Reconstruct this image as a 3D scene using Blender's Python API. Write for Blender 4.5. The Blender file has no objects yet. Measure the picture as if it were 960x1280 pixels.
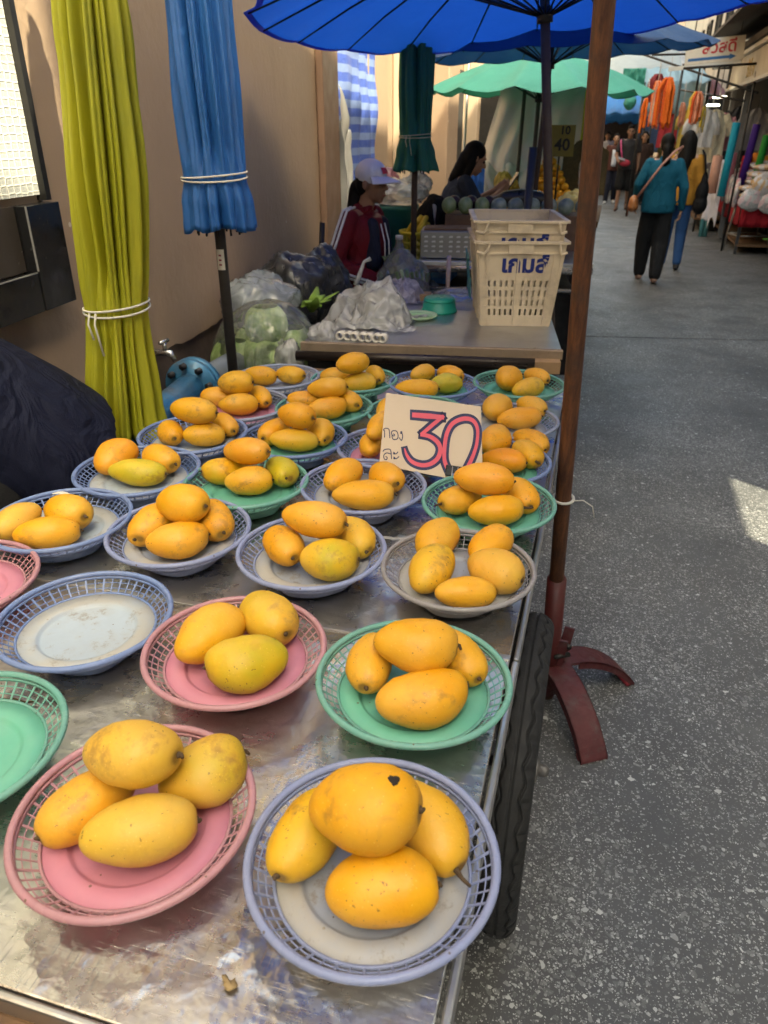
import bpy, bmesh, math, random
import mathutils.bvhtree, mathutils
from math import sin, cos, pi, radians, sqrt, atan2
from mathutils import Vector, Matrix, Euler, noise
random.seed(7)
S = bpy.context.scene
COL = S.collection

# ------------------------------------------------------------------ camera, sky, sun, exposure
EYE = 1.58
YAW, PITCH = radians(15.75), radians(27.2)
cd = bpy.data.cameras.new('camera')
cam = bpy.data.objects.new('camera', cd)
COL.objects.link(cam)
cam.location = (0, 0, EYE)
cam.rotation_euler = Euler((pi/2 - PITCH, 0, YAW), 'XYZ')
cd.sensor_fit = 'VERTICAL'
cd.sensor_height = 36.0
cd.sensor_width = 27.0
cd.lens = 924/1280*36
cd.clip_start = 0.02
cd.clip_end = 500
cd.dof.use_dof = True
cd.dof.focus_distance = 1.35
cd.dof.aperture_fstop = 8.0
S.camera = cam

SUN = Vector((0.50, -0.35, 0.79)).normalized()      # towards the sun
w = bpy.data.worlds.new('World')
S.world = w
w.use_nodes = True
nt = w.node_tree
bg = nt.nodes['Background']
sky = nt.nodes.new('ShaderNodeTexSky')
sky.sky_type = 'NISHITA'
sky.sun_disc = False
sky.sun_elevation = math.asin(SUN.z)
sky.sun_rotation = atan2(SUN.x, SUN.y)
sky.air_density = 1.2
sky.dust_density = 5.0
sky.ozone_density = 0.4
nt.links.new(sky.outputs[0], bg.inputs[0])
bg.inputs[1].default_value = 0.15
sl = bpy.data.lights.new('sun', 'SUN')
sl.energy = 2.9
sl.angle = radians(0.55)
sl.color = (1.0, 0.93, 0.82)
so = bpy.data.objects.new('sun', sl)
COL.objects.link(so)
so.rotation_euler = SUN.to_track_quat('Z', 'Y').to_euler()
so.location = SUN*40
S.view_settings.view_transform = 'Standard'
S.view_settings.look = 'None'
S.view_settings.gamma = 1
S.view_settings.exposure = 2.42
S.view_settings.use_white_balance = True
S.view_settings.white_balance_temperature = 7700
S.view_settings.white_balance_tint = -2
S.view_settings.use_curve_mapping = False
S.render.engine = 'CYCLES'
S.cycles.max_bounces = 8
S.cycles.diffuse_bounces = 2
S.cycles.glossy_bounces = 4
S.cycles.transmission_bounces = 6
S.cycles.transparent_max_bounces = 12
S.cycles.sample_clamp_indirect = 6
S.cycles.use_denoising = True

# ------------------------------------------------------------------ mesh helpers
def rotm(rx=0, ry=0, rz=0):
    return Euler((rx, ry, rz), 'XYZ').to_matrix()

class MB:
    def __init__(s):
        s.v = []; s.f = []; s.m = []; s.sm = []
    def add(s, vs, fs, mi=0, smooth=True):
        o = len(s.v)
        s.v.extend([tuple(p) for p in vs])
        s.f.extend([tuple(i+o for i in f) for f in fs])
        s.m.extend([mi]*len(fs)); s.sm.extend([smooth]*len(fs))
        return s
    def box(s, c, d, R=None, mi=0):
        c = Vector(c); vs = []
        for x in (-1, 1):
            for y in (-1, 1):
                for z in (-1, 1):
                    p = Vector((x*d[0]/2, y*d[1]/2, z*d[2]/2))
                    if R is not None: p = R @ p
                    vs.append(c+p)
        return s.add(vs, [(0,1,3,2),(4,6,7,5),(0,4,5,1),(2,3,7,6),(0,2,6,4),(1,5,7,3)], mi, False)
    def hexa(s, a, mi=0):      # 8 corners: bottom loop 0-3 then top loop 4-7
        return s.add(a, [(3,2,1,0),(4,5,6,7),(0,1,5,4),(1,2,6,5),(2,3,7,6),(3,0,4,7)], mi, False)
    def beam(s, a, b, wx, wy, mi=0, up=(0,0,1)):
        a, b = Vector(a), Vector(b); d = (b-a); L = d.length; d.normalize()
        u = Vector(up)
        if abs(d.dot(u)) > .98: u = Vector((0,1,0))
        x = d.cross(u).normalized(); y = x.cross(d).normalized()
        R = Matrix((x, d, y)).transposed()
        return s.box((a+b)/2, (wx, L, wy), R, mi)
    def tube(s, pts, r, seg=10, caps=True, closed=False, mi=0, flat=1.0, fdir=None, smooth=True):
        pts = [Vector(p) for p in pts]; n = len(pts)
        rs = list(r) if isinstance(r, (list, tuple)) else [r]*n
        vs = []; prev = None
        for i, p in enumerate(pts):
            a = pts[(i-1) % n] if (closed or i > 0) else p
            b = pts[(i+1) % n] if (closed or i < n-1) else p
            t = (b-a)
            t = t.normalized() if t.length > 1e-9 else Vector((0,0,1))
            if prev is None:
                ref = Vector(fdir) if fdir is not None else (Vector((0,0,1)) if abs(t.z) < .9 else Vector((1,0,0)))
                x = (ref - t*ref.dot(t)).normalized()
            else:
                x = (prev - t*prev.dot(t))
                x = x.normalized() if x.length > 1e-6 else t.orthogonal().normalized()
            prev = x; y = t.cross(x)
            for k in range(seg):
                an = 2*pi*k/seg
                vs.append(p + (x*cos(an)*flat + y*sin(an))*rs[i])
        fs = []
        for i in range(n if closed else n-1):
            for k in range(seg):
                a = i*seg+k; b = i*seg+(k+1) % seg; j = ((i+1) % n)*seg
                fs.append((a, b, j+(k+1) % seg, j+k))
        if caps and not closed:
            fs.append(tuple(range(seg))[::-1]); fs.append(tuple((n-1)*seg+k for k in range(seg)))
        return s.add(vs, fs, mi, smooth)
    def lathe(s, prof, seg=32, c=(0,0,0), R=None, mi=0, smooth=True, closed=False, fr=None):
        c = Vector(c); vs = []; n = len(prof)
        for i, (r, z) in enumerate(prof):
            for k in range(seg):
                a = 2*pi*k/seg
                rr = r*(fr(a, i) if fr else 1)
                p = Vector((rr*cos(a), rr*sin(a), z))
                vs.append(c + (R @ p if R is not None else p))
        fs = []
        for i in range(n if closed else n-1):
            j = (i+1) % n
            for k in range(seg):
                fs.append((i*seg+k, i*seg+(k+1) % seg, j*seg+(k+1) % seg, j*seg+k))
        if not closed:
            if prof[0][0] > 1e-6: fs.append(tuple(range(seg))[::-1])
            if prof[-1][0] > 1e-6: fs.append(tuple((n-1)*seg+k for k in range(seg)))
        return s.add(vs, fs, mi, smooth)
    def ell(s, c, r, R=None, seg=14, rings=9, mi=0):
        c = Vector(c)
        if isinstance(r, (int, float)): r = (r, r, r)
        vs = [c + (R @ Vector((0,0,-r[2])) if R is not None else Vector((0,0,-r[2])))]
        for i in range(1, rings):
            t = -pi/2 + pi*i/rings
            for k in range(seg):
                a = 2*pi*k/seg
                p = Vector((r[0]*cos(t)*cos(a), r[1]*cos(t)*sin(a), r[2]*sin(t)))
                vs.append(c + (R @ p if R is not None else p))
        vs.append(c + (R @ Vector((0,0,r[2])) if R is not None else Vector((0,0,r[2]))))
        fs = [(0, 1+(k+1) % seg, 1+k) for k in range(seg)]
        for i in range(rings-2):
            for k in range(seg):
                a = 1+i*seg+k; b = 1+i*seg+(k+1) % seg
                fs.append((a, b, b+seg, a+seg))
        l = len(vs)-1; o = 1+(rings-2)*seg
        fs += [(o+k, o+(k+1) % seg, l) for k in range(seg)]
        return s.add(vs, fs, mi, True)
    def cap(s, a, b, ra, rb, seg=12, mi=0):      # capsule with two radii
        a, b = Vector(a), Vector(b); d = b-a; L = d.length
        if L < 1e-6: return s.ell(a, max(ra, rb), mi=mi)
        R = d.to_track_quat('Z', 'Y').to_matrix()
        prof = [(ra*cos(t), ra*sin(t)) for t in (-1.57, -1.05, -.52, 0)] + [(rb*cos(t), L+rb*sin(t)) for t in (0, .52, 1.05, 1.57)]
        return s.lathe(prof, seg, a, R, mi)
    def grid(s, fn, nu, nv, cu=False, mi=0, smooth=True):
        vs = [fn(i/(nu if cu else nu-1), j/(nv-1)) for j in range(nv) for i in range(nu)]
        fs = []
        for j in range(nv-1):
            for i in range(nu if cu else nu-1):
                k = (i+1) % nu
                fs.append((j*nu+i, j*nu+k, (j+1)*nu+k, (j+1)*nu+i))
        return s.add(vs, fs, mi, smooth)
    def mesh(s, name, mats):
        me = bpy.data.meshes.new(name)
        me.from_pydata(s.v, [], s.f)
        if not isinstance(mats, (list, tuple)): mats = [mats]
        for m in mats: me.materials.append(m)
        me.polygons.foreach_set('material_index', s.m)
        me.polygons.foreach_set('use_smooth', s.sm)
        me.update()
        return me
    def build(s, name, mats, parent=None, loc=None, bevel=0, solid=0, sub=0, rz=0):
        o = bpy.data.objects.new(name, s.mesh(name, mats))
        COL.objects.link(o)
        if parent is not None: o.parent = parent
        if loc is not None: o.location = loc
        if rz: o.rotation_euler.z = rz
        if solid:
            md = o.modifiers.new('solid', 'SOLIDIFY'); md.thickness = solid; md.offset = 0
        if sub:
            md = o.modifiers.new('sub', 'SUBSURF'); md.levels = sub; md.render_levels = sub
        if bevel:
            md = o.modifiers.new('bevel', 'BEVEL'); md.width = bevel; md.segments = 2; md.limit_method = 'ANGLE'
            md.angle_limit = radians(40)
        return o

def tag(o, label=None, cat=None, group=None, kind=None):
    if label: o['label'] = label
    if cat: o['category'] = cat
    if group: o['group'] = group
    if kind: o['kind'] = kind
    return o

def thing(name, label, cat, loc=(0,0,0), rz=0, group=None):
    o = bpy.data.objects.new(name, None)
    o.empty_display_size = .1
    COL.objects.link(o)
    o.location = loc
    o.rotation_euler = (0, 0, rz)
    return tag(o, label, cat, group)

def kids(o): return [c for c in COL.objects if c.parent == o]

def obj_of(me, name, parent=None, loc=None):
    o = bpy.data.objects.new(name, me); COL.objects.link(o)
    if parent is not None: o.parent = parent
    if loc is not None: o.location = loc
    return o

def nz(x, y=0., z=0.): return noise.noise(Vector((x, y, z)))

# ------------------------------------------------------------------ material helpers
class G:
    def __init__(s, name):
        s.mat = bpy.data.materials.new(name); s.mat.use_nodes = True
        s.t = s.mat.node_tree
        s.b = s.t.nodes['Principled BSDF']; s.out = s.t.nodes['Material Output']
    def n(s, ty, **kw):
        nd = s.t.nodes.new(ty)
        for k, v in kw.items(): setattr(nd, k, v)
        return nd
    def put(s, sock, val):
        if isinstance(val, bpy.types.NodeSocket): s.t.links.new(val, sock)
        else: sock.default_value = val
    def coord(s, kind='Object', scale=None):
        c = s.n('ShaderNodeTexCoord').outputs[kind]
        if scale is None: return c
        m = s.n('ShaderNodeMapping'); s.put(m.inputs[0], c); m.inputs[3].default_value = scale
        return m.outputs[0]
    def noise(s, vec, scale, detail=4, rough=.55, dist=0):
        nd = s.n('ShaderNodeTexNoise'); s.put(nd.inputs['Vector'], vec)
        nd.inputs['Scale'].default_value = scale; nd.inputs['Detail'].default_value = detail
        nd.inputs['Roughness'].default_value = rough; nd.inputs['Distortion'].default_value = dist
        return nd.outputs[0]
    def voro(s, vec, scale, feature='F1', rnd=1.0):
        nd = s.n('ShaderNodeTexVoronoi', feature=feature); s.put(nd.inputs['Vector'], vec)
        nd.inputs['Scale'].default_value = scale; nd.inputs['Randomness'].default_value = rnd
        return nd
    def ramp(s, fac, *stops, interp='LINEAR'):
        nd = s.n('ShaderNodeValToRGB'); s.put(nd.inputs[0], fac); e = nd.color_ramp.elements
        nd.color_ramp.interpolation = interp
        while len(e) < len(stops): e.new(.5)
        for i, (p, c) in enumerate(stops):
            e[i].position = p
            e[i].color = (c, c, c, 1) if isinstance(c, (int, float)) else (*c, 1)
        return nd.outputs[0]
    def mix(s, fac, a, b, mode='MIX'):
        nd = s.n('ShaderNodeMix', data_type='RGBA', blend_type=mode)
        s.put(nd.inputs[0], fac)
        for i, v in ((6, a), (7, b)):
            s.put(nd.inputs[i], (*v, 1) if isinstance(v, tuple) and len(v) == 3 else v)
        return nd.outputs[2]
    def math(s, op, a, b=0., c=None):
        nd = s.n('ShaderNodeMath', operation=op); s.put(nd.inputs[0], a); s.put(nd.inputs[1], b)
        if c is not None: s.put(nd.inputs[2], c)
        return nd.outputs[0]
    def sep(s, vec):
        nd = s.n('ShaderNodeSeparateXYZ'); s.put(nd.inputs[0], vec); return nd.outputs
    def bump(s, h, strength=.3, dist=.01, normal=None):
        nd = s.n('ShaderNodeBump'); s.put(nd.inputs['Height'], h)
        nd.inputs['Strength'].default_value = strength; nd.inputs['Distance'].default_value = dist
        if normal is not None: s.put(nd.inputs['Normal'], normal)
        return nd.outputs[0]
    def set(s, **kw):
        for k, v in kw.items():
            k = k.replace('_', ' ')
            if isinstance(v, tuple) and len(v) == 3: v = (*v, 1)
            s.put(s.b.inputs[k], v)
        return s
    def translucent(s, col, fac):
        tr = s.n('ShaderNodeBsdfTranslucent')
        s.put(tr.inputs[0], (*col, 1) if isinstance(col, tuple) else col)
        mx = s.n('ShaderNodeMixShader'); s.put(mx.inputs[0], fac)
        s.t.links.new(s.b.outputs[0], mx.inputs[1]); s.t.links.new(tr.outputs[0], mx.inputs[2])
        s.t.links.new(mx.outputs[0], s.out.inputs[0])
        return mx.outputs[0]

_mc = {}
def plain(name, col, rough=.6, metal=0., var=.2, vs=9., bump=.12, bs=70., dirt=None, trans=0., coat=0.):
    """a painted / plastic / cloth surface with grain, uneven tone and fine relief"""
    if name in _mc: return _mc[name]
    g = G(name); co = g.coord()
    nn = g.noise(co, vs, 5, .6)
    lo = tuple(max(0, c*(1-var)) for c in col); hi = tuple(min(1, c*(1+var)) for c in col)
    c = g.mix(nn, lo, hi)
    if dirt is not None:
        d = g.ramp(g.noise(co, vs*.6, 6, .7), (.5, 0.), (.72, .8))
        c = g.mix(d, c, dirt)
    g.set(Base_Color=c, Metallic=metal)
    g.put(g.b.inputs['Roughness'], g.ramp(g.noise(co, vs*2.3, 4), (.3, max(0, rough-.12)), (.7, min(1, rough+.12))))
    if bump: g.put(g.b.inputs['Normal'], g.bump(g.noise(co, bs, 4), bump, .004))
    if coat: g.b.inputs['Coat Weight'].default_value = coat
    if trans: g.translucent(c, trans)
    _mc[name] = g.mat
    return g.mat
# ------------------------------------------------------------------ ground, road
def road_material():
    g = G('terrazzo_road'); co = g.coord()
    big = g.noise(co, .55, 5, .6); mid = g.noise(co, 3.2, 5, .65); fine = g.noise(co, 160, 3, .6)
    base = g.mix(g.ramp(big, (.34, 0.), (.66, 1.)), (.046, .047, .049), (.125, .124, .120))
    base = g.mix(g.math('MULTIPLY', mid, .55), base, (.060, .059, .058))
    base = g.mix(g.math('MULTIPLY', fine, .5), base, (.10, .10, .10))
    warp = g.n('ShaderNodeVectorMath', operation='ADD')
    g.put(warp.inputs[0], co)
    nw = g.n('ShaderNodeTexNoise'); g.put(nw.inputs['Vector'], co); nw.inputs['Scale'].default_value = 60
    sc = g.n('ShaderNodeVectorMath', operation='SCALE'); g.put(sc.inputs[0], nw.outputs[1]); sc.inputs[3].default_value = .006
    g.put(warp.inputs[1], sc.outputs[0])
    wv = warp.outputs[0]
    dens = g.ramp(g.noise(co, 1.3, 4, .6), (.36, .16), (.64, 1.0))
    chips = None
    for scale, lo, keep in ((95, .08, .46), (160, .07, .46), (58, .12, .66), (290, .08, .40)):
        v = g.voro(wv, scale); e = g.voro(wv, scale, 'DISTANCE_TO_EDGE')
        rnd = g.sep(v.outputs['Color'])
        inside = g.ramp(g.math('SUBTRACT', e.outputs['Distance'], g.math('ADD', g.math('MULTIPLY', rnd[1], .16), lo)), (0., 0.), (.03, 1.))
        lim = g.math('SUBTRACT', 1.0, g.math('MULTIPLY', dens, keep))
        pick = g.math('GREATER_THAN', rnd[0], lim)
        m = g.math('MULTIPLY', g.math('MULTIPLY', inside, pick), g.math('ADD', g.math('MULTIPLY', g.math('MULTIPLY', rnd[2], rnd[2]), .9), .10))
        chips = m if chips is None else g.math('MAXIMUM', chips, m)
    col = g.mix(chips, base, (.52, .52, .50))
    pale = g.ramp(g.noise(co, 1.7, 7, .72, .8), (.55, 0.), (.72, .38))
    col = g.mix(pale, col, (.17, .17, .165))      # scuffed pale patches
    # wet-looking worn stains
    st = g.ramp(g.noise(co, .9, 6, .7, .6), (.52, 0.), (.66, .55))
    col = g.mix(st, col, (.045, .044, .045))
    g.set(Base_Color=col)
    g.put(g.b.inputs['Roughness'], g.ramp(mid, (.3, .42), (.7, .62)))
    g.put(g.b.inputs['Normal'], g.bump(g.math('ADD', fine, g.math('MULTIPLY', chips, .6)), .35, .003))
    return g.mat
M_ROAD = road_material()

gm = MB().grid(lambda u, v: (-160+320*u, -120+360*v, -.06), 3, 3, smooth=False)
tag(gm.build('ground', plain('dust', (.10, .095, .09), .9)), kind='structure')
road = tag(thing('road', None, None), kind='structure')
joints = [-14, -3.4, 6.66, 12.4, 19, 27, 40, 70]
for a, b in zip(joints, joints[1:]):
    def yy(x, j): return j + .19*x
    g_ = .009
    m = MB().hexa([(-4.2, yy(-4.2, a)+g_, -.05), (4.6, yy(4.6, a)+g_, -.05), (4.6, yy(4.6, b)-g_, -.05), (-4.2, yy(-4.2, b)-g_, -.05),
                   (-4.2, yy(-4.2, a)+g_, 0), (4.6, yy(4.6, a)+g_, 0), (4.6, yy(4.6, b)-g_, 0), (-4.2, yy(-4.2, b)-g_, 0)])
    m.build('slab', M_ROAD, road)

# ------------------------------------------------------------------ left wall (runs 7 degrees off the alley)
WA = radians(7)
WT = Vector((-sin(WA), cos(WA), 0)); WN = Vector((cos(WA), sin(WA), 0)); W0 = Vector((-1.6, 2, 0))
def WP(u, v, o=0): return W0 + WT*u + WN*o + Vector((0, 0, v))

def wall_paint():
    g = G('tan_paint'); co = g.coord()
    c = g.mix(g.noise(co, 1.1, 6, .6), (.285, .195, .132), (.365, .255, .172))
    streak = g.noise(g.coord('Object', (3, 3, .8)), 1.6, 6, .7)
    c = g.mix(g.ramp(streak, (.52, 0.), (.78, .35)), c, (.22, .15, .105))
    blot = g.ramp(g.noise(co, 3.3, 7, .75), (.54, 0.), (.70, .6))
    c = g.mix(blot, c, (.30, .21, .15))
    v = g.voro(co, 7.); sp = g.math('MULTIPLY', g.math('LESS_THAN', v.outputs['Distance'], .07), g.math('GREATER_THAN', g.sep(v.outputs['Color'])[0], .72))
    c = g.mix(sp, c, (.55, .47, .38))
    gr = g.ramp(g.math('ADD', g.sep(co)[2], g.math('MULTIPLY', g.noise(co, 4, 5), .9)), (.95, .55), (1.75, 0.))     # darker tone low on the wall, broken up by noise
    c = g.mix(gr, c, (.20, .14, .10))
    scr = g.ramp(g.noise(g.coord('Object', (9, 9, 1.2)), 9, 5, .8, 1.2), (.66, 0.), (.72, .5))
    c = g.mix(scr, c, (.50, .38, .27))
    g.set(Base_Color=c, Roughness=.62)
    g.put(g.b.inputs['Normal'], g.bump(g.math('ADD', g.noise(co, 30, 5), g.math('MULTIPLY', g.noise(co, 2.5, 3), 3.)), .35, .008))
    return g.mat
M_WALL = wall_paint()
M_PLINTH = plain('bare_plinth', (.115, .08, .058), .85, var=.45, vs=4, bump=.5, bs=30, dirt=(.05, .04, .032))
M_BLACKSTONE = plain('black_granite', (.012, .012, .013), .16, var=.3, bump=.03)
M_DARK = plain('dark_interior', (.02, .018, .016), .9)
M_DARKMETAL = plain('dark_metal', (.03, .028, .026), .45, .6, var=.4)
M_STRING = plain('white_string', (.62, .58, .5), .8, bs=300, bump=.4)

wall = thing('wall', 'tan painted wall with a bare dark brown base along the left side', 'wall', W0)
wall_l = lambda u, v, o=0: WP(u, v, o) - W0
def wbox(m, u0, u1, v0, v1, o0, o1, mi=0, base=None):
    b = base or wall_l
    return m.hexa([b(u0, v0, o0), b(u1, v0, o0), b(u1, v0, o1), b(u0, v0, o1), b(u0, v1, o0), b(u1, v1, o0), b(u1, v1, o1), b(u0, v1, o1)][0:4] +
                  [b(u0, v1, o0), b(u1, v1, o0), b(u1, v1, o1), b(u0, v1, o1)], mi)
m = MB(); wbox(m, -11, 3.93, -.05, 4.66, -.30, -.014); m.build('plinth', M_PLINTH, wall)
# render coat, proud of the base, with a broken lower edge; the window keeps its own opening
m = MB()
us = [-11 + i*.5 for i in range(19)] + [-2 + i*.06 for i in range(100)]
us = [u for u in us if u < 3.95] + [3.95]
def low(u): return .775 + .028*nz(u*1.3) + .016*nz(u*6, 3) + .010*nz(u*19, 7)
vs = []; 
for u in us:
    vs += [wall_l(u, low(u), -.014), wall_l(u, low(u), 0), wall_l(u, 4.68, 0), wall_l(u, 4.68, -.014)]
fs = []
for i in range(len(us)-1):
    a = i*4; b = a+4
    fs += [(a, b, b+1, a+1), (a+1, b+1, b+2, a+2), (a+2, b+2, b+3, a+3)]
fs += [(0, 1, 2, 3), (len(vs)-1, len(vs)-2, len(vs)-3, len(vs)-4)]
m.add(vs, fs, 0, False); m.build('render_coat', M_WALL, wall)
m = MB(); wbox(m, 3.48, 3.99, .0, 4.1, .002, .055); m.build('pilaster', plain('brown_pilaster', (.21, .125, .08), .5, var=.25, vs=3, dirt=(.1, .065, .045)), wall, bevel=.012)

# window: lace pattern film above a black granite box ledge
win = thing('window', None, None); win.parent = wall
def lace_material():
    g = G('lace_film'); co = g.coord('Object')
    # hexagon net from a regular voronoi, stretched
    mp = g.n('ShaderNodeMapping'); g.put(mp.inputs[0], co); mp.inputs[3].default_value = (0, 34, 48)
    v = g.voro(mp.outputs[0], 1.0, 'DISTANCE_TO_EDGE', .25)
    net = g.ramp(v.outputs['Distance'], (.05, 1.), (.13, 0.))
    fine = g.voro(mp.outputs[0], 2.0, 'DISTANCE_TO_EDGE', .4)
    net2 = g.ramp(fine.outputs['Distance'], (.03, .5), (.1, 0.))
    c = g.mix(g.math('MAXIMUM', net, net2), (.40, .41, .40), (.74, .72, .64))
    g.set(Base_Color=c, Roughness=.35)
    g.put(g.b.inputs['Normal'], g.bump(net, .5, .003))
    g.put(g.b.inputs['Emission Color'], c); g.b.inputs['Emission Strength'].default_value = .0
    return g.mat
m = MB(); wbox(m, -1.6, -.045, 1.42, 3.1, -.005, .012); m.build('pane', lace_material(), win)
m = MB(); wbox(m, -.043, -.018, 1.405, 3.14, -.005, .03); wbox(m, -1.6, -.045, 3.102, 3.14, -.005, .03)
m.build('frame', M_DARKMETAL, win)
led = thing('granite_surround', None, None); led.parent = wall
m = MB(); wbox(m, -1.7, -.19, 1.12, 1.225, .002, .05); m.build('bottom_rail', M_BLACKSTONE, led, bevel=.002)
m = MB(); wbox(m, -.186, -.02, 1.12, 1.40, .002, .052); m.build('stile', M_BLACKSTONE, led, bevel=.002)
m = MB(); wbox(m, -1.7, -.192, 1.229, 1.40, .002, .018); m.build('panel', plain('smoky_panel', (.05, .042, .038), .18, var=.3), led)
m = MB(); wbox(m, -.190, -.1863, 1.230, 1.40, .0495, .0535); wbox(m, -1.7, -.192, 1.2253, 1.2283, .0475, .0515); m.build('trim', plain('grey_trim', (.32, .31, .29), .4, .3), led)

# doorway with the blue tarp and wall beyond, parallel with the alley
wall2 = thing('wall', 'tan pilastered wall beyond the blue tarp, running along the back stalls', 'wall', (-2.36, 8.1, 0))
m = MB(); m.box((-.2, 11, 2.6), (.3, 25, 5.4)); m.build('render_coat', M_WALL, wall2)
for y, wd, dp, c in ((-.1, .7, .10, 0), (1.05, .55, .12, 1), (2.75, .7, .30, 0), (5.4, 1.0, .26, 1), (8.3, .9, .26, 0), (12, 1, .26, 1)):
    m = MB(); m.box((dp/2-.05, y, 2.6), (dp+.0, wd, 5.38)); m.build('pilaster', [M_WALL, plain('lit_pilaster', (.50, .38, .27), .6, var=.2, vs=2)][c], wall2, bevel=.02)  # light on the pilasters is put into the colour: every second one paler
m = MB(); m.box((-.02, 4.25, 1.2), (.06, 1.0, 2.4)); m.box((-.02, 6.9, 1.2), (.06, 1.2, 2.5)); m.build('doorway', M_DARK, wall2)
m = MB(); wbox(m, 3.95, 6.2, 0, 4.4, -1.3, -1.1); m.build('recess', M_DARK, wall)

def stripe_tarp():
    g = G('striped_tarp'); co = g.coord()
    s = g.sep(co)
    z = g.math('ADD', s[2], g.math('MULTIPLY', g.noise(co, 3, 2), .02))
    st = g.math('GREATER_THAN', g.math('FRACT', g.math('MULTIPLY', z, 8.2)), .52)
    c = g.mix(st, (.02, .075, .50), (.25, .34, .62))
    wv = g.noise(g.coord('Object', (40, 40, 3)), 3, 3)
    c = g.mix(g.math('MULTIPLY', wv, .5), c, (.35, .45, .75))
    g.set(Base_Color=c, Roughness=.35)
    g.put(g.b.inputs['Normal'], g.bump(g.noise(co, 16, 5, .7), .6, .02))
    g.translucent(c, .35)
    return g.mat
def hang(name, a, b, zt, zb, folds, amp, mat, label, cat, nu=60, nv=40, seed=0, ragged=.0, group=None, belly=0.):
    """a hanging sheet between two plan points"""
    a, b = Vector((a[0], a[1], 0)), Vector((b[0], b[1], 0)); d = b-a; n = Vector((d.y, -d.x, 0)).normalized()
    def fn(u, v):
        q = (1-v)
        o = amp*(sin(u*folds*2*pi + 1.5*nz(u*3, v*2, seed)) * (.35+.65*v) + .9*nz(u*7, v*4, seed+5)) + belly*sin(pi*v)
        zz = zt + (zb-zt)*v + ragged*v*nz(u*9, seed)*2
        p = d*(u + .012*nz(v*5, u*4, seed+9)) + n*o
        return (p.x, p.y, zz)
    o = MB().grid(fn, nu, nv).build(name, mat, None, (a.x, a.y, 0), solid=.0012)
    return tag(o, label, cat, group)
p1, p2 = WP(4.12, 0, -.02), WP(6.15, 0, .0)
hang('tarp', p1, p2, 2.5, .62, 5, .05, stripe_tarp(), 'blue and white striped tarp hanging over the gap in the tan wall', 'tarp', ragged=.1, seed=3)
M_WHITESHEET = plain('white_sheet', (.68, .66, .60), .4, var=.15, bump=.5, bs=14, trans=.3)
hs = MB()
def fn(u, v):
    top = 1.90 - .27*u*2.0 if u < .5 else 1.63 - .1*(u-.5)
    zz = top + (.30-top)*v
    p = WP(3.99+.30*u*(1-.3*v) + .03*nz(v*6, 2), zz, .05 + .05*sin(u*9+v*3) + .04*nz(u*4, v*9, 4)) 
    return tuple(p)
o = hs.grid(fn, 22, 46).build('plastic_sheet', M_WHITESHEET, None, solid=.001)
tag(o, 'crumpled white plastic sheet hanging at the corner of the tan wall', 'plastic sheet')

# ------------------------------------------------------------------ right-hand buildings
M_CONC = plain('stained_concrete', (.30, .27, .24), .85, var=.25, vs=1.2, bump=.4, bs=20, dirt=(.15, .13, .115))
M_CREAM = plain('cream_render', (.55, .49, .40), .8, var=.15, vs=1.5, bump=.3, bs=25, dirt=(.3, .26, .2))
M_GLASSDK = plain('dark_glass', (.03, .035, .04), .1, var=.2, bump=0)
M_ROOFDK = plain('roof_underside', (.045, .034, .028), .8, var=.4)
def building(name, label, x0, x1, y0, y1, h, mat, storeys, side, ground=True, gap=2.4):
    t = thing(name, label, 'building', ((x0+x1)/2, (y0+y1)/2, 0))
    hx, hy = (x1-x0)/2, (y1-y0)/2
    m = MB().box((0, 0, h/2), (2*hx, 2*hy, h)); m.build('facade', mat, t)
    m = MB().box((-side*.06*0 + (-hx if side > 0 else hx), 0, h+.08), (.3, 2*hy+.1, .2)); m.build('parapet', mat, t)
    fx = -hx if side > 0 else hx; s = -1 if side > 0 else 1
    n = max(1, int(2*hy/gap))
    for k in range(storeys):
        zc = 4.0 + k*2.6
        if zc+.8 > h: break
        for i in range(n):
            yc = -hy + (i+.5)*2*hy/n
            f = MB()
            for dy in (-.55, .55): f.box((fx+s*.03, yc+dy, zc), (.08, .07, 1.3))
            for dz in (-.62, .62): f.box((fx+s*.03, yc, zc+dz), (.082, 1.17, .07))
            f.box((fx+s*.02, yc, zc), (.06, .05, 1.2))
            fo = f.build('window', M_DARKMETAL, t)
            g = MB().box((fx+s*.012, yc, zc), (.02, 1.06, 1.2)); g.build('pane', M_GLASSDK, fo)
    return t
rb = thing('shop_building', 'unseen concrete shop building with shuttered ground floor, shaped to shade the alley', 'building', (2.7, 0, 0))
def rbox(name, y0, y1, z0, z1, mat, x0=0, x1=.45, bev=0): return MB().box(((x0+x1)/2, (y0+y1)/2, (z0+z1)/2), (x1-x0, y1-y0, z1-z0)).build(name, mat, rb, bevel=bev)
HB0, HB1, OY0, OY1, OZ0, OZ1 = 7.95, 9.3, 1.50, 2.46, 2.15, 3.75  # unseen facade: stepped heights and openings shaped to let sun onto wall and road
rbox('facade', -18, -.86, 0, HB0, M_CONC); rbox('facade', -.857, .42, 0, HB1, M_CONC); rbox('facade', .74, OY0, 0, HB1, M_CONC); rbox('facade', .42, .74, 0, 3.35, M_CONC); rbox('facade', .42, .74, 3.98, HB1, M_CONC); rbox('facade', OY1, 8.6, 0, HB1, M_CONC)
rbox('facade', OY0, OY1, 0, OZ0, M_CONC); rbox('facade', OY0, OY1, OZ1, HB1, M_CONC)
rbox('cornice', -18, -.86, HB0+.003, HB0+.14, M_CONC, -.06, .5); rbox('cornice', -.857, 8.6, HB1+.003, HB1+.14, M_CONC, -.06, .5)
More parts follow.
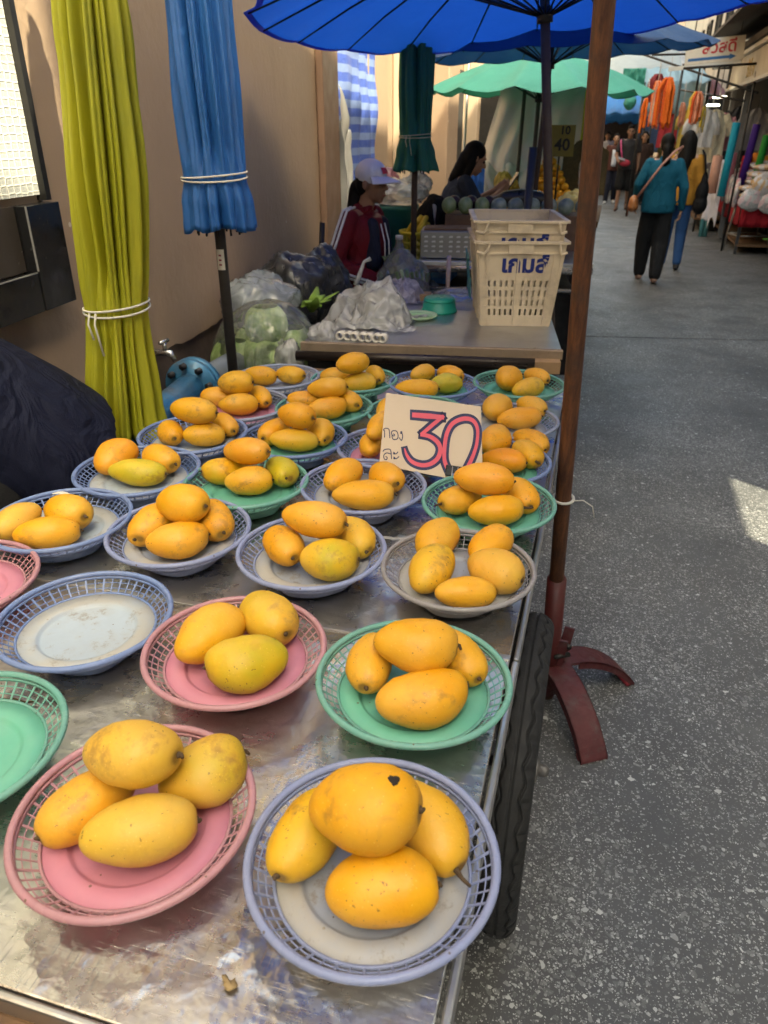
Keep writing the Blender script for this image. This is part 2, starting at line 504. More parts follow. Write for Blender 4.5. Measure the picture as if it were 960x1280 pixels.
for k in range(11):
    for zc in (4.3, 6.6):
        yc = -16.5 + k*2.3
        m = MB()
        for dy in (-.55, .55): m.box((-.015, yc+dy, zc), (.07, .07, 1.3))
        for dz in (-.62, .62): m.box((-.015, yc, zc+dz), (.073, 1.17, .07))
        fo = m.build('window', M_DARKMETAL, rb); MB().box((-.006, yc, zc), (.02, 1.03, 1.18)).build('pane', M_GLASSDK, fo)
M_SHUT = plain('steel_shutter', (.38, .38, .37), .45, .5, vs=3)
for i in range(3):
    m = MB()
    for k in range(19): m.box((-.03, -10.2+i*3.5, .06+k*.115), (.05, 2.9, .105))
    m.build('shutter', M_SHUT, rb)
building('shop_building', 'cream upper storeys above the fabric shops on the right', 2.5, 9, 8.7, 20, 6.2, M_CREAM, 2, 1).location.z = 2.75
building('shop_building', 'pale shop block at the far right end of the alley', 2.4, 9, 20.2, 44, 7.2, M_CREAM, 2, 1)
building('shop_building', 'long tan block behind the left wall', -9, -2.75, 4.7, 46, 7.2, M_CREAM, 2, -1)
building('shop_building', 'pale block closing the far end of the alley', -7, 9, 47, 52, 8.5, plain('brown_render', (.20, .15, .11), .8, var=.3, vs=1), 2, 1)

# open fabric shop: floor slab, back wall, ceiling, posts, fascia with gold letters
shop = thing('fabric_shop', 'open fronted fabric shop under a beige fascia with gold lettering', 'shop', (3.3, 13.2, 0))
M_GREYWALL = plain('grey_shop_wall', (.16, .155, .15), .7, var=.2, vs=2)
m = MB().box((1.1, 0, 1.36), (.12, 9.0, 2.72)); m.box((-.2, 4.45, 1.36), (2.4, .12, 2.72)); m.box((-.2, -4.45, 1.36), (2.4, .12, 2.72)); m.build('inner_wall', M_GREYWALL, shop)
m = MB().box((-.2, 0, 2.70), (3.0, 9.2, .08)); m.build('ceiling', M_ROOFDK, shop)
M_FASCIA = plain('beige_fascia', (.42, .37, .29), .5, var=.12, vs=3, dirt=(.28, .24, .19))
m = MB().box((-1.60, -1.1, 2.40), (.06, 6.2, .36)); m.build('fascia', M_FASCIA, shop, bevel=.01)
m = MB().box((-1.62, -1.1, 2.61), (.12, 6.3, .05)); m.box((-1.62, -1.1, 2.20), (.09, 6.3, .04)); m.build('fascia_trim', plain('fascia_trim', (.5, .46, .4), .4, .2), shop)
for y in (.6, 2.2):
    m = MB().box((-1.5, y, 1.12), (.07, .07, 2.16)); m.build('post', plain('grey_post', (.2, .2, .2), .5, .3), shop)
m = MB(); m.box((1.02, -1.9, 1.9), (.03, .9, .7)); m.build('notice_board', plain('pale_board', (.5, .5, .48), .6), shop)
# sloping roof reaching over the goods, beyond the fascia
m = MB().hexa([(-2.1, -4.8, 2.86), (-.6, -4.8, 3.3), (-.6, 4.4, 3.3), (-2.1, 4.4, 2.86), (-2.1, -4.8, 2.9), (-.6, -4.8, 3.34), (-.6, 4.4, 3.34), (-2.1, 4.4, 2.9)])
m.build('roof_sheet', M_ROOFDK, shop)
# ------------------------------------------------------------------ mango cart
def steel_material(name, tone=(.62, .60, .57), rough=.24, dent=1.0):
    g = G(name); co = g.coord()
    c = g.mix(g.noise(co, 6, 6, .7), tuple(x*.78 for x in tone), tone)
    dirt = g.ramp(g.noise(co, 5, 4, .5), (.45, 0.), (.8, .38))
    c = g.mix(dirt, c, (.30, .24, .19))
    g.set(Base_Color=c, Metallic=.95)
    r = g.noise(co, 9, 6, .7)
    scr = g.noise(g.coord('Object', (3, 90, 3)), 4, 3)
    g.put(g.b.inputs['Roughness'], g.math('ADD', g.ramp(r, (.3, rough-.04), (.75, rough+.18)), g.math('MULTIPLY', scr, .08)))
    big = g.noise(co, 7, 3, .5); med = g.noise(co, 24, 3, .5); sm = g.noise(co, 65, 2, .5)
    pit = g.ramp(g.voro(co, 34).outputs['Distance'], (.0, 0.), (.42, 1.))
    crease = g.ramp(g.voro(co, 5.5, 'DISTANCE_TO_EDGE').outputs['Distance'], (0., 0.), (.07, 1.))
    pmask = g.ramp(g.noise(co, 5, 3), (.45, 0.), (.65, 1.))
    h = g.math('ADD', g.math('MULTIPLY', big, 1.1), g.math('ADD', g.math('MULTIPLY', med, .55), g.math('MULTIPLY', sm, .12)))
    h = g.math('ADD', h, g.math('MULTIPLY', g.math('MULTIPLY', pit, pmask), .30))
    h = g.math('ADD', h, g.math('MULTIPLY', crease, .07))
    fs_ = g.noise(g.coord('Object', (2, 140, 2)), 6, 3, .6); fs2 = g.noise(g.coord('Object', (120, 4, 2)), 5, 3, .6)
    h = g.math('ADD', h, g.math('MULTIPLY', g.math('ADD', g.ramp(fs_, (.62, 0.), (.70, 1.)), g.ramp(fs2, (.64, 0.), (.70, 1.))), .035))
    g.put(g.b.inputs['Normal'], g.bump(h, .5*dent, .011))
    return g.mat
M_STEEL = steel_material('dented_stainless', (.64, .61, .57), .19)
M_STEELTRIM = steel_material('steel_trim', (.60, .59, .57), .3, .5)
M_WOODOLD = plain('old_wood', (.16, .085, .04), .75, var=.45, vs=7, bump=.4, bs=40, dirt=(.07, .045, .03))
M_FRAMEDK = plain('cart_frame', (.05, .05, .052), .5, .5, var=.4)
TZ = .84
cart = thing('mango_cart', 'long stainless steel topped vendor cart loaded with baskets of mangoes', 'cart', (-.58, 1.32, 0))
CX0, CX1, CY0, CYM, CY1 = -.515, .522, -1.008, -.372, 1.05
def sheet(y0, y1, z, fold):
    m = MB()
    m.box((0, (y0+y1)/2, z-.004), (CX1-CX0, y1-y0, .008))
    if fold: m.box((0, y1-.002, z+.0015), (CX1-CX0, .008, .005))
    return m
sheet(CY0, CYM, TZ, False).build('top_sheet', M_STEEL, cart, bevel=.002)
sheet(CYM+.001, CY1, TZ-.002, False).build('top_sheet', M_STEEL, cart, bevel=.002)
m = MB().box((0, CYM+.004, TZ+.0008), (CX1-CX0, .012, .004)); m.build('seam_strip', M_STEELTRIM, cart, bevel=.001)
m = MB().box((CX1+.006, -.69, TZ-.016), (.010, .634, .036)); m.build('edge_trim', M_STEELTRIM, cart, bevel=.003)
m = MB().box((CX1+.006, .34, TZ-.02), (.009, 1.41, .036)); m.build('edge_trim', M_STEELTRIM, cart, bevel=.003)
m = MB().box((.0, CY0-.006, TZ-.014), (CX1-CX0+.02, .009, .030)); m.build('edge_trim', M_STEELTRIM, cart, bevel=.003)
m = MB().box((.0, CY0-.024, TZ-.058), (CX1-CX0, .03, .07)); m.build('front_board', M_WOODOLD, cart, bevel=.004)
m = MB().box((.0, CY1+.012, TZ-.04), (CX1-CX0, .02, .08)); m.build('back_board', M_WOODOLD, cart, bevel=.004)
m = MB()
for x in (CX0+.04, CX1-.04): m.box((x, 0.02, TZ-.075), (.04, 2.0, .05))
for y in (-.96, 0, .98): m.box((0, y, TZ-.076), (CX1-CX0-.12, .04, .045))
for y in (-.5, .5): m.box((0, y, .32), (CX1-CX0-.1, .04, .04))
m.build('frame', M_FRAMEDK, cart)
m = MB().box((0, 0.02, .352), (CX1-CX0-.12, 1.9, .02)); m.build('under_shelf', M_WOODOLD, cart)
for x in (CX0+.04, CX1-.06):
    for y in (-.94, .97):
        m = MB().box((x, y, .37), (.045, .045, .74)); m.build('leg', M_FRAMEDK, cart)
# wheel with scalloped tread
def wheel(parent, x, y, R=.339):
    wt = thing('wheel', None, None); wt.parent = parent; wt.location = (x, y, R)
    M_RUB = plain('tyre_rubber', (.016, .016, .017), .75, var=.35, vs=14, bump=.3, bs=120, dirt=(.020, .019, .017))
    NS, NP = 464, 132; wd, th = .039, .070
    vs, fs = [], []
    for i in range(NS):
        a = 2*pi*i/NS
        for j in range(NP):
            t = 2*pi*j/NP
            xx = wd*sin(t); rr = R-th*.5 + (th*.5)*cos(t)*1
            if cos(t) > .0:
                lobe = abs(((i/NS*36) % 1)-.5)*2
                g1 = .40 + .24*lobe           # scalloped groove position on each side
                s_ = abs(sin(t))
                d = 0
                if abs(s_-g1) < .055: d = .011
                if s_ > g1+.1 and ((i/NS*36+.5) % 1) < .16: d = .006
                if s_ < .07: d = .006
                rr -= d
            vs.append((xx, rr*cos(a), rr*sin(a)))
    for i in range(NS):
        for j in range(NP):
            k = (i+1) % NS; l = (j+1) % NP
            fs.append((i*NP+j, k*NP+j, k*NP+l, i*NP+l))
    MB().add(vs, fs).build('tyre', M_RUB, wt)
    Ry = rotm(0, pi/2, 0)
    MB().lathe([(R-.062, -.018), (R-.052, -.020), (R-.050, 0), (R-.052, .020), (R-.062, .018), (R-.066, 0)], 64, (0,0,0), Ry, closed=True).build('rim', M_STEELTRIM, wt)
    MB().lathe([(.008, -.05), (.028, -.05), (.028, -.035), (.018, -.03), (.018, .03), (.028, .035), (.028, .042), (.014, .044), (.014, .058), (.008, .066)], 20, (0,0,0), Ry).build('hub', plain('greasy_steel', (.22, .21, .2), .4, .8, var=.4), wt)
    for k in range(28):
        a = 2*pi*k/28; s_ = .024 if k % 2 else -.024
        b = a + (.35 if (k//2) % 2 else -.35)
        m = MB().tube([(s_*1.4, .024*cos(b), .024*sin(b)), (s_*.1, (R-.06)*cos(a), (R-.06)*sin(a))], .0016, 5)
        m.build('spoke', M_STEELTRIM, wt)
    return wt
wheel(cart, CX1+.019, -.092)
m = MB().tube([(CX0-.03, -.092, .339), (CX1+.06, -.092, .339)], .012, 10); m.build('axle', M_FRAMEDK, cart)

# ------------------------------------------------------------------ baskets
def plastic(name, col, trans=.3, rough=.36, grime=.35, grimecol=(.42, .37, .30), ring=0):
    if name in _mc: return _mc[name]
    g = G(name); co = g.coord()
    c = g.mix(g.noise(co, 18, 5, .65), tuple(x*.86 for x in col), tuple(min(1, x*1.1) for x in col))
    if grime:
        d = g.ramp(g.noise(co, 13, 6, .7), (.45, 0.), (.75, grime))
        c = g.mix(d, c, grimecol)
        v = g.voro(co, 75); sp = g.math('MULTIPLY', g.math('LESS_THAN', v.outputs['Distance'], .13), g.math('GREATER_THAN', g.sep(v.outputs['Color'])[0], .87))
        c = g.mix(g.math('MULTIPLY', sp, .8), c, (.16, .11, .06))
    if ring:
        xyz = g.sep(co); rad = g.math('SQRT', g.math('ADD', g.math('MULTIPLY', xyz[0], xyz[0]), g.math('MULTIPLY', xyz[1], xyz[1])))
        rm = g.math('MULTIPLY', g.ramp(rad, (.074, 0.), (.080, 1.)), g.ramp(g.noise(co, 9, 6, .7), (.32, .25), (.6, .9)))
        c = g.mix(g.math('MULTIPLY', rm, ring), c, (.52, .47, .39))
        c = g.mix(g.math('MULTIPLY', g.ramp(g.noise(co, 28, 6, .8), (.56, 0.), (.66, .7)), ring), c, (.27, .21, .15))
    g.set(Base_Color=c, Roughness=rough)
    g.b.inputs['Specular IOR Level'].default_value = .45
    g.put(g.b.inputs['Roughness'], g.ramp(g.noise(co, 30, 4), (.3, rough-.08), (.7, rough+.14)))
    g.put(g.b.inputs['Normal'], g.bump(g.noise(co, 120, 3), .08, .002))
    g.translucent(c, trans)
    _mc[name] = g.mat
    return g.mat
PAL = {  # rim+lattice, plate
    'blue': ((.23, .32, .58), (.50, .58, .66)),
    'lav': ((.33, .38, .60), (.42, .46, .56)),
    'pale': ((.42, .46, .60), (.50, .54, .64)),
    'pink': ((.60, .31, .35), (.70, .28, .37)),
    'green': ((.20, .48, .40), (.18, .54, .39)),
    'grey': ((.36, .34, .35), (.46, .48, .53)),
}
BR, BH = .1355, .060
NRIB = 52
def mesh_rim():
    pr = []
    for k in range(10):
        a = 2*pi*k/10
        pr.append((BR-.0035 + .0047*cos(a), BH + .0044*sin(a)))
    m = MB().lathe(pr, 72, closed=True)
    m.lathe([(BR-.0085, BH-.004), (BR-.0065, BH-.004), (BR-.007, BH-.008), (BR-.009, BH-.008)], 72, closed=True)
    return m
def wallpt(t, a, off=0):       # t 0 base .. 1 rim
    r = .1045 + (BR-.0075-.1045)*t**.9; z = .0345 + (BH-.007-.0345)*t
    return Vector(((r+off)*cos(a), (r+off)*sin(a), z))
def mesh_lattice():
    m = MB()
    for k in range(NRIB):
        a = 2*pi*k/NRIB; w_ = .0009 if k % 2 else .0015
        da = w_/.12
        pts = []
        for t in (0, 1):
            for off in (-.001, .001):
                for s_ in (-1, 1): pts.append(wallpt(t, a+s_*da, off))
        # order to hexa: bottom loop, top loop
        b = [pts[0], pts[1], pts[3], pts[2], pts[4], pts[5], pts[7], pts[6]]
        m.hexa(b)
    for t in (.36, .70):
        p = wallpt(t, 0); r = p.x; z = p.z
        m.lathe([(r-.0007, z-.0006), (r+.0007, z-.0006), (r+.0007, z+.0006), (r-.0007, z+.0006)], 72, closed=True, smooth=False)
    p = wallpt(.03, 0)
    m.lathe([(p.x-.002, p.z-.002), (p.x+.0015, p.z-.002), (p.x+.002, p.z+.0025), (p.x-.0015, p.z+.0025)], 72, closed=True)
    return m
def mesh_plate():
    return MB().lathe([(0, .0285), (.070, .0285), (.074, .0295), (.076, .0335), (.079, .0345), (.1035, .0355), (.1038, .0335), (.08, .0315), (.074, .0265), (0, .026)], 64)
def mesh_foot():
    def fr(a, i): return 1 + (.05*abs(cos(2*a))**6 if i in (1, 2) else 0)
    return MB().lathe([(.069, .0250), (.064, .0005), (.070, .0), (.072, .002), (.074, .0250)], 48, closed=True, fr=fr)
_bm = {}
def basket_parts(rc, pc):
    key = (rc, pc)
    if key not in _bm:
        mr = plastic('plastic_'+rc, PAL[rc][0], .28, .27, .2)
        mp = plastic('plate_'+pc, PAL[pc][1], .22, .40, {'pink': .06, 'green': .15}.get(pc, .5), (.46, .43, .37), {'pink': 0, 'green': 0}.get(pc, .85))
        _bm[key] = [('rim', mesh_rim().mesh('rim', mr)), ('lattice_wall', mesh_lattice().mesh('lattice_wall', mr)),
                    ('plate', mesh_plate().mesh('plate', mp)), ('foot', mesh_foot().mesh('foot', mr))]
    return _bm[key]
# id: (x, y, rim, plate, tilt/turn, description used for its mangoes, own label)
BASK = {
    'B1': (-.155, .505, 'lav', 'lav', 'lavender basket at the near right corner', 'largest looking lavender basket, at the near right corner of the steel table'),
    'B2': (-.427, .487, 'pink', 'pink', 'pink basket nearest the front edge', 'pink basket of four mangoes nearest the front edge of the table'),
    'B3': (-.706, .515, 'green', 'green', '', 'empty looking green basket cut off by the left edge at the front'),
    'B4': (-.181, .793, 'green', 'green', 'green basket behind the nearest lavender one', 'green basket of four mangoes right behind the nearest lavender basket'),
    'B5': (-.451, .787, 'pink', 'pink', 'pink basket beside the empty blue one', 'pink basket of three mangoes beside the empty blue basket'),
    'B6': (-.713, .794, 'blue', 'blue', '', 'empty blue basket with a dusty pale plate and no fruit'),
    'B7': (-.992, .83, 'pink', 'pink', '', 'pink basket of which only a sliver shows at the left edge'),
    'B8': (-.176, 1.102, 'grey', 'grey', 'grey basket at the right table edge', 'grey basket of five mangoes at the right table edge'),
    'B9': (-.444, 1.090, 'lav', 'lav', 'lavender basket left of the grey one', 'lavender basket of four mangoes directly left of the grey basket'),
    'B10': (-.715, 1.090, 'lav', 'lav', 'lavender basket behind the empty blue one', 'lavender basket of four mangoes directly behind the empty blue basket'),
    'B11': (-.965, 1.07, 'blue', 'blue', 'blue basket with the torn paper tag', 'blue basket of three mangoes at the left edge with a torn paper tag'),
    'B12': (-.163, 1.374, 'green', 'green', 'green basket in front of the black clip', 'green basket of four mangoes in front of the price sign\'s black clip'),
    'B13': (-.436, 1.381, 'lav', 'lav', 'lavender basket below the price sign', 'lavender basket of three mangoes just below the left of the price sign'),
    'B14': (-.687, 1.328, 'green', 'green', 'green basket with the freckled topmost mango', 'green basket of stacked mangoes, the topmost one heavily freckled'),
    'B15': (-.951, 1.32, 'blue', 'blue', 'blue basket beside the navy clothed person', 'blue basket of three mangoes beside the person in navy clothes'),
    'B16': (-.185, 1.590, 'blue', 'green', 'blue basket with green plate beside the rusty pole', 'blue rimmed basket with green plate between price sign and rusty pole'),
    'B17': (-.43, 1.610, 'lav', 'pink', 'lavender basket behind the sign\'s left edge', 'lavender basket with pink plate half hidden by the sign\'s left edge'),
    'B18': (-.684, 1.599, 'blue', 'green', 'blue basket with green plate left of the sign', 'blue basket with green plate and stacked mangoes left of the sign'),
    'B19': (-.940, 1.556, 'blue', 'blue', 'blue basket nearest the yellow green umbrella', 'blue basket of stacked mangoes nearest the closed yellow green umbrella'),
    'B20': (-.19, 1.87, 'pale', 'pale', 'pale basket at the sign\'s upper right', 'pale lavender basket at the upper right corner of the price sign'),
    'B21': (-.435, 1.87, 'green', 'green', 'green basket hidden behind the price sign', 'green basket almost wholly hidden behind the price sign'),
    'B22': (-.689, 1.835, 'green', 'green', 'green basket at the sign\'s upper left', 'green basket of stacked mangoes at the upper left of the price sign'),
    'B23': (-.925, 1.797, 'pale', 'pink', 'lavender basket with pink plate on the left', 'pale lavender basket with pink plate in front of the blue pipe'),
    'B24': (-.196, 2.203, 'green', 'green', 'green basket in the far right corner', 'green basket in the far right table corner beside the pole'),
    'B25': (-.445, 2.132, 'blue', 'green', 'blue basket above the price sign', 'blue basket with green plate at the table end above the price sign'),
    'B26': (-.690, 2.106, 'green', 'green', 'green basket below the dark rail', 'green basket of stacked mangoes at the far end below the dark rail'),
    'B27': (-.930, 2.068, 'pale', 'pale', 'pale basket holding only two mangoes', 'pale lavender basket holding only two mangoes in the far left corner'),
}
for k, (x, y, rc, pc, d, lab) in BASK.items():
    t = thing('basket', lab, 'basket', (x, y, TZ+.0025), random.uniform(0, 6.28), 'plastic fruit baskets on the mango cart')
    t.rotation_euler.x = random.uniform(-.012, .012); t.rotation_euler.y = random.uniform(-.012, .012); q_ = random.uniform(.985, 1.02); t.scale = (q_*random.uniform(.99, 1.01), q_, 1)
    for n_, me in basket_parts(rc, pc): obj_of(me, n_, t)

# ------------------------------------------------------------------ mangoes
def mango_material():
    g = G('mango_skin'); co = g.coord()
    oi = g.n('ShaderNodeObjectInfo'); rnd = oi.outputs['Random']
    off = g.n('ShaderNodeVectorMath', operation='ADD'); g.put(off.inputs[0], co)
    cmb = g.n('ShaderNodeCombineXYZ')
    for i, k in enumerate((17., 31., 53.)): g.put(cmb.inputs[i], g.math('MULTIPLY', rnd, k))
    g.put(off.inputs[1], cmb.outputs[0]); v = off.outputs[0]
    base = oi.outputs['Color']
    c = g.mix(g.ramp(g.noise(v, 22, 4, .6), (.3, 0.), (.7, .55)), base, g.mix(.5, base, (.90, .52, .03)))
    grn = g.math('MULTIPLY', g.ramp(g.noise(v, 13, 3), (.38, 0.), (.66, 1.)), oi.outputs['Alpha'])
    c = g.mix(grn, c, (.40, .36, .02))
    # bruise-brown smears
    sm = g.ramp(g.noise(v, 30, 7, .75, .8), (.55, 0.), (.75, .5))
    c = g.mix(sm, c, (.47, .22, .035))
    pat = g.ramp(g.math('ADD', g.noise(v, 12, 5, .7), g.math('MULTIPLY', g.noise(v, 120, 3), .25)), (.70, 0.), (.82, .6))
    c = g.mix(pat, c, (.24, .105, .03))      # russet scuffs
    # freckles
    dens = g.ramp(g.noise(v, 17, 3), (.42, .0), (.68, .085))
    f1 = g.ramp(g.math('ADD', g.noise(v, 210, 2, .5), dens), (.735, 0.), (.765, 1.))
    c = g.mix(g.math('MULTIPLY', f1, .8), c, (.13, .055, .015))
    f3 = g.ramp(g.math('ADD', g.noise(v, 75, 3, .6), g.math('MULTIPLY', dens, .6)), (.745, 0.), (.775, 1.))
    c = g.mix(g.math('MULTIPLY', f3, .75), c, (.10, .04, .012))
    v2 = g.voro(v, 330); r2 = g.sep(v2.outputs['Color'])
    f2 = g.math('MULTIPLY', g.math('LESS_THAN', v2.outputs['Distance'], .25), g.math('GREATER_THAN', r2[0], .86))
    c = g.mix(g.math('MULTIPLY', f2, .4), c, (.90, .60, .16))
    bl = g.ramp(g.noise(v, 9, 3), (.4, 0.), (.7, .28))
    c = g.mix(bl, c, (.78, .52, .16))      # waxy bloom
    # dark ring where the stalk sat
    xyz = g.sep(co)
    rad = g.math('SQRT', g.math('ADD', g.math('MULTIPLY', xyz[1], xyz[1]), g.math('MULTIPLY', xyz[2], xyz[2])))
    rr_ = g.math('ADD', rad, g.math('MULTIPLY', g.noise(v, 90, 3), .006))
    ring = g.math('MULTIPLY', g.ramp(rr_, (.0085, .95), (.0125, 0.)), g.math('GREATER_THAN', xyz[0], .03))
    c = g.mix(ring, c, (.10, .055, .018))
    halo = g.math('MULTIPLY', g.ramp(rr_, (.010, .35), (.026, 0.)), g.math('GREATER_THAN', xyz[0], .03))
    c = g.mix(halo, c, (.50, .27, .03))
    # fine scratches
    scv = g.noise(g.coord('Object', (1, 5, 5)), 75, 5, .8, 1.0)
    c = g.mix(g.ramp(scv, (.64, 0.), (.72, .5)), c, (.36, .17, .03))
    g.set(Base_Color=c)
    g.put(g.b.inputs['Roughness'], g.ramp(g.noise(v, 26, 4), (.3, .38), (.7, .56)))
    g.b.inputs['Subsurface Weight'].default_value = .12
    g.b.inputs['Subsurface Radius'].default_value = (.012, .005, .001)
    g.b.inputs['Specular IOR Level'].default_value = .4
    g.put(g.b.inputs['Normal'], g.bump(g.math('ADD', g.noise(v, 190, 3), g.math('MULTIPLY', g.noise(v, 36, 3), .9)), .16, .004))
    return g.mat
M_MANGO = mango_material()
M_STALK = plain('mango_stalk', (.075, .045, .022), .85, var=.5, vs=60, bump=.5, bs=200)
def mango_mesh(seed):
    rr = random.Random(seed)
    bend = rr.uniform(.002, .012); fat = rr.uniform(.92, 1.06); tip = rr.uniform(.6, 1.0); L = .118; asy = rr.uniform(.05, .17)
    m = MB(); NR, NS = 22, 26; vs = []; fs = []
    for i in range(NR+1):
        t = i/NR; x = -cos(t*pi)*.5           # -0.5 blossom end .. 0.5 stalk end
        s_ = 2*x
        r = sqrt(max(0, 1-s_*s_))
        r = r**.93*(1 + asy*s_ - .10*s_*s_*tip*(1 if s_ < 0 else .15))
        for k in range(NS):
            a = 2*pi*k/NS
            ry = .0375*r*fat; rz = .0345*r*fat
            lum = 1 + .035*nz(x*9+seed*3.1, cos(a)*1.2, sin(a)*1.2) + .02*max(0, cos(a))**4*(1-s_*s_)
            y = ry*cos(a)*lum - bend*(s_*s_) + (.004*max(0, -s_-.55)*4)
            # a shallow dimple at the stalk
            xx = x*L - (.0035*max(0, 1-r/.25) if s_ > 0 else 0)
            vs.append((xx, y, rz*sin(a)*lum))
    for i in range(NR):
        for k in range(NS):
            fs.append((i*NS+k, i*NS+(k+1) % NS, (i+1)*NS+(k+1) % NS, (i+1)*NS+k))
    m.add(vs, fs)
    return m.mesh('mango', M_MANGO), -bend
def stalk_mesh(seed, y0, ln):
    rr = random.Random(seed+50)
    p = [(.053, y0, 0), (.0575, y0, 0), (.0575+ln*.5, y0+rr.uniform(-.002, .002), .001), (.0575+ln, y0+rr.uniform(-.005, .005), .002)]
    m = MB().tube(p, [.0042, .0036, .0024, .0019], 7)
    return m.mesh('stalk', M_STALK)
MMESH = [mango_mesh(i) for i in range(11)]
SMESH = [[stalk_mesh(i, MMESH[i][1], ln) for ln in (.0028, .005, .022)] for i in range(11)]
TINT = {'n': (.74, .315, .014, .05), 'g1': (.72, .36, .016, .4), 'g2': (.66, .41, .02, .8), 'g3': (.50, .40, .02, 1.), 'p': (.68, .37, .06, .2), 'o': (.60, .34, .04, .5), 'd': (.76, .28, .010, .05)}
ROLE = {'top': 'topmost mango', 'left': 'left hand mango', 'right': 'right hand mango', 'front': 'front mango', 'back': 'rear mango', 'backleft': 'rear left mango'}
LONGST = {('B1', 'right'), ('B24', 'front'), ('B12', 'left'), ('B16', 'right'), ('B12', 'front')}
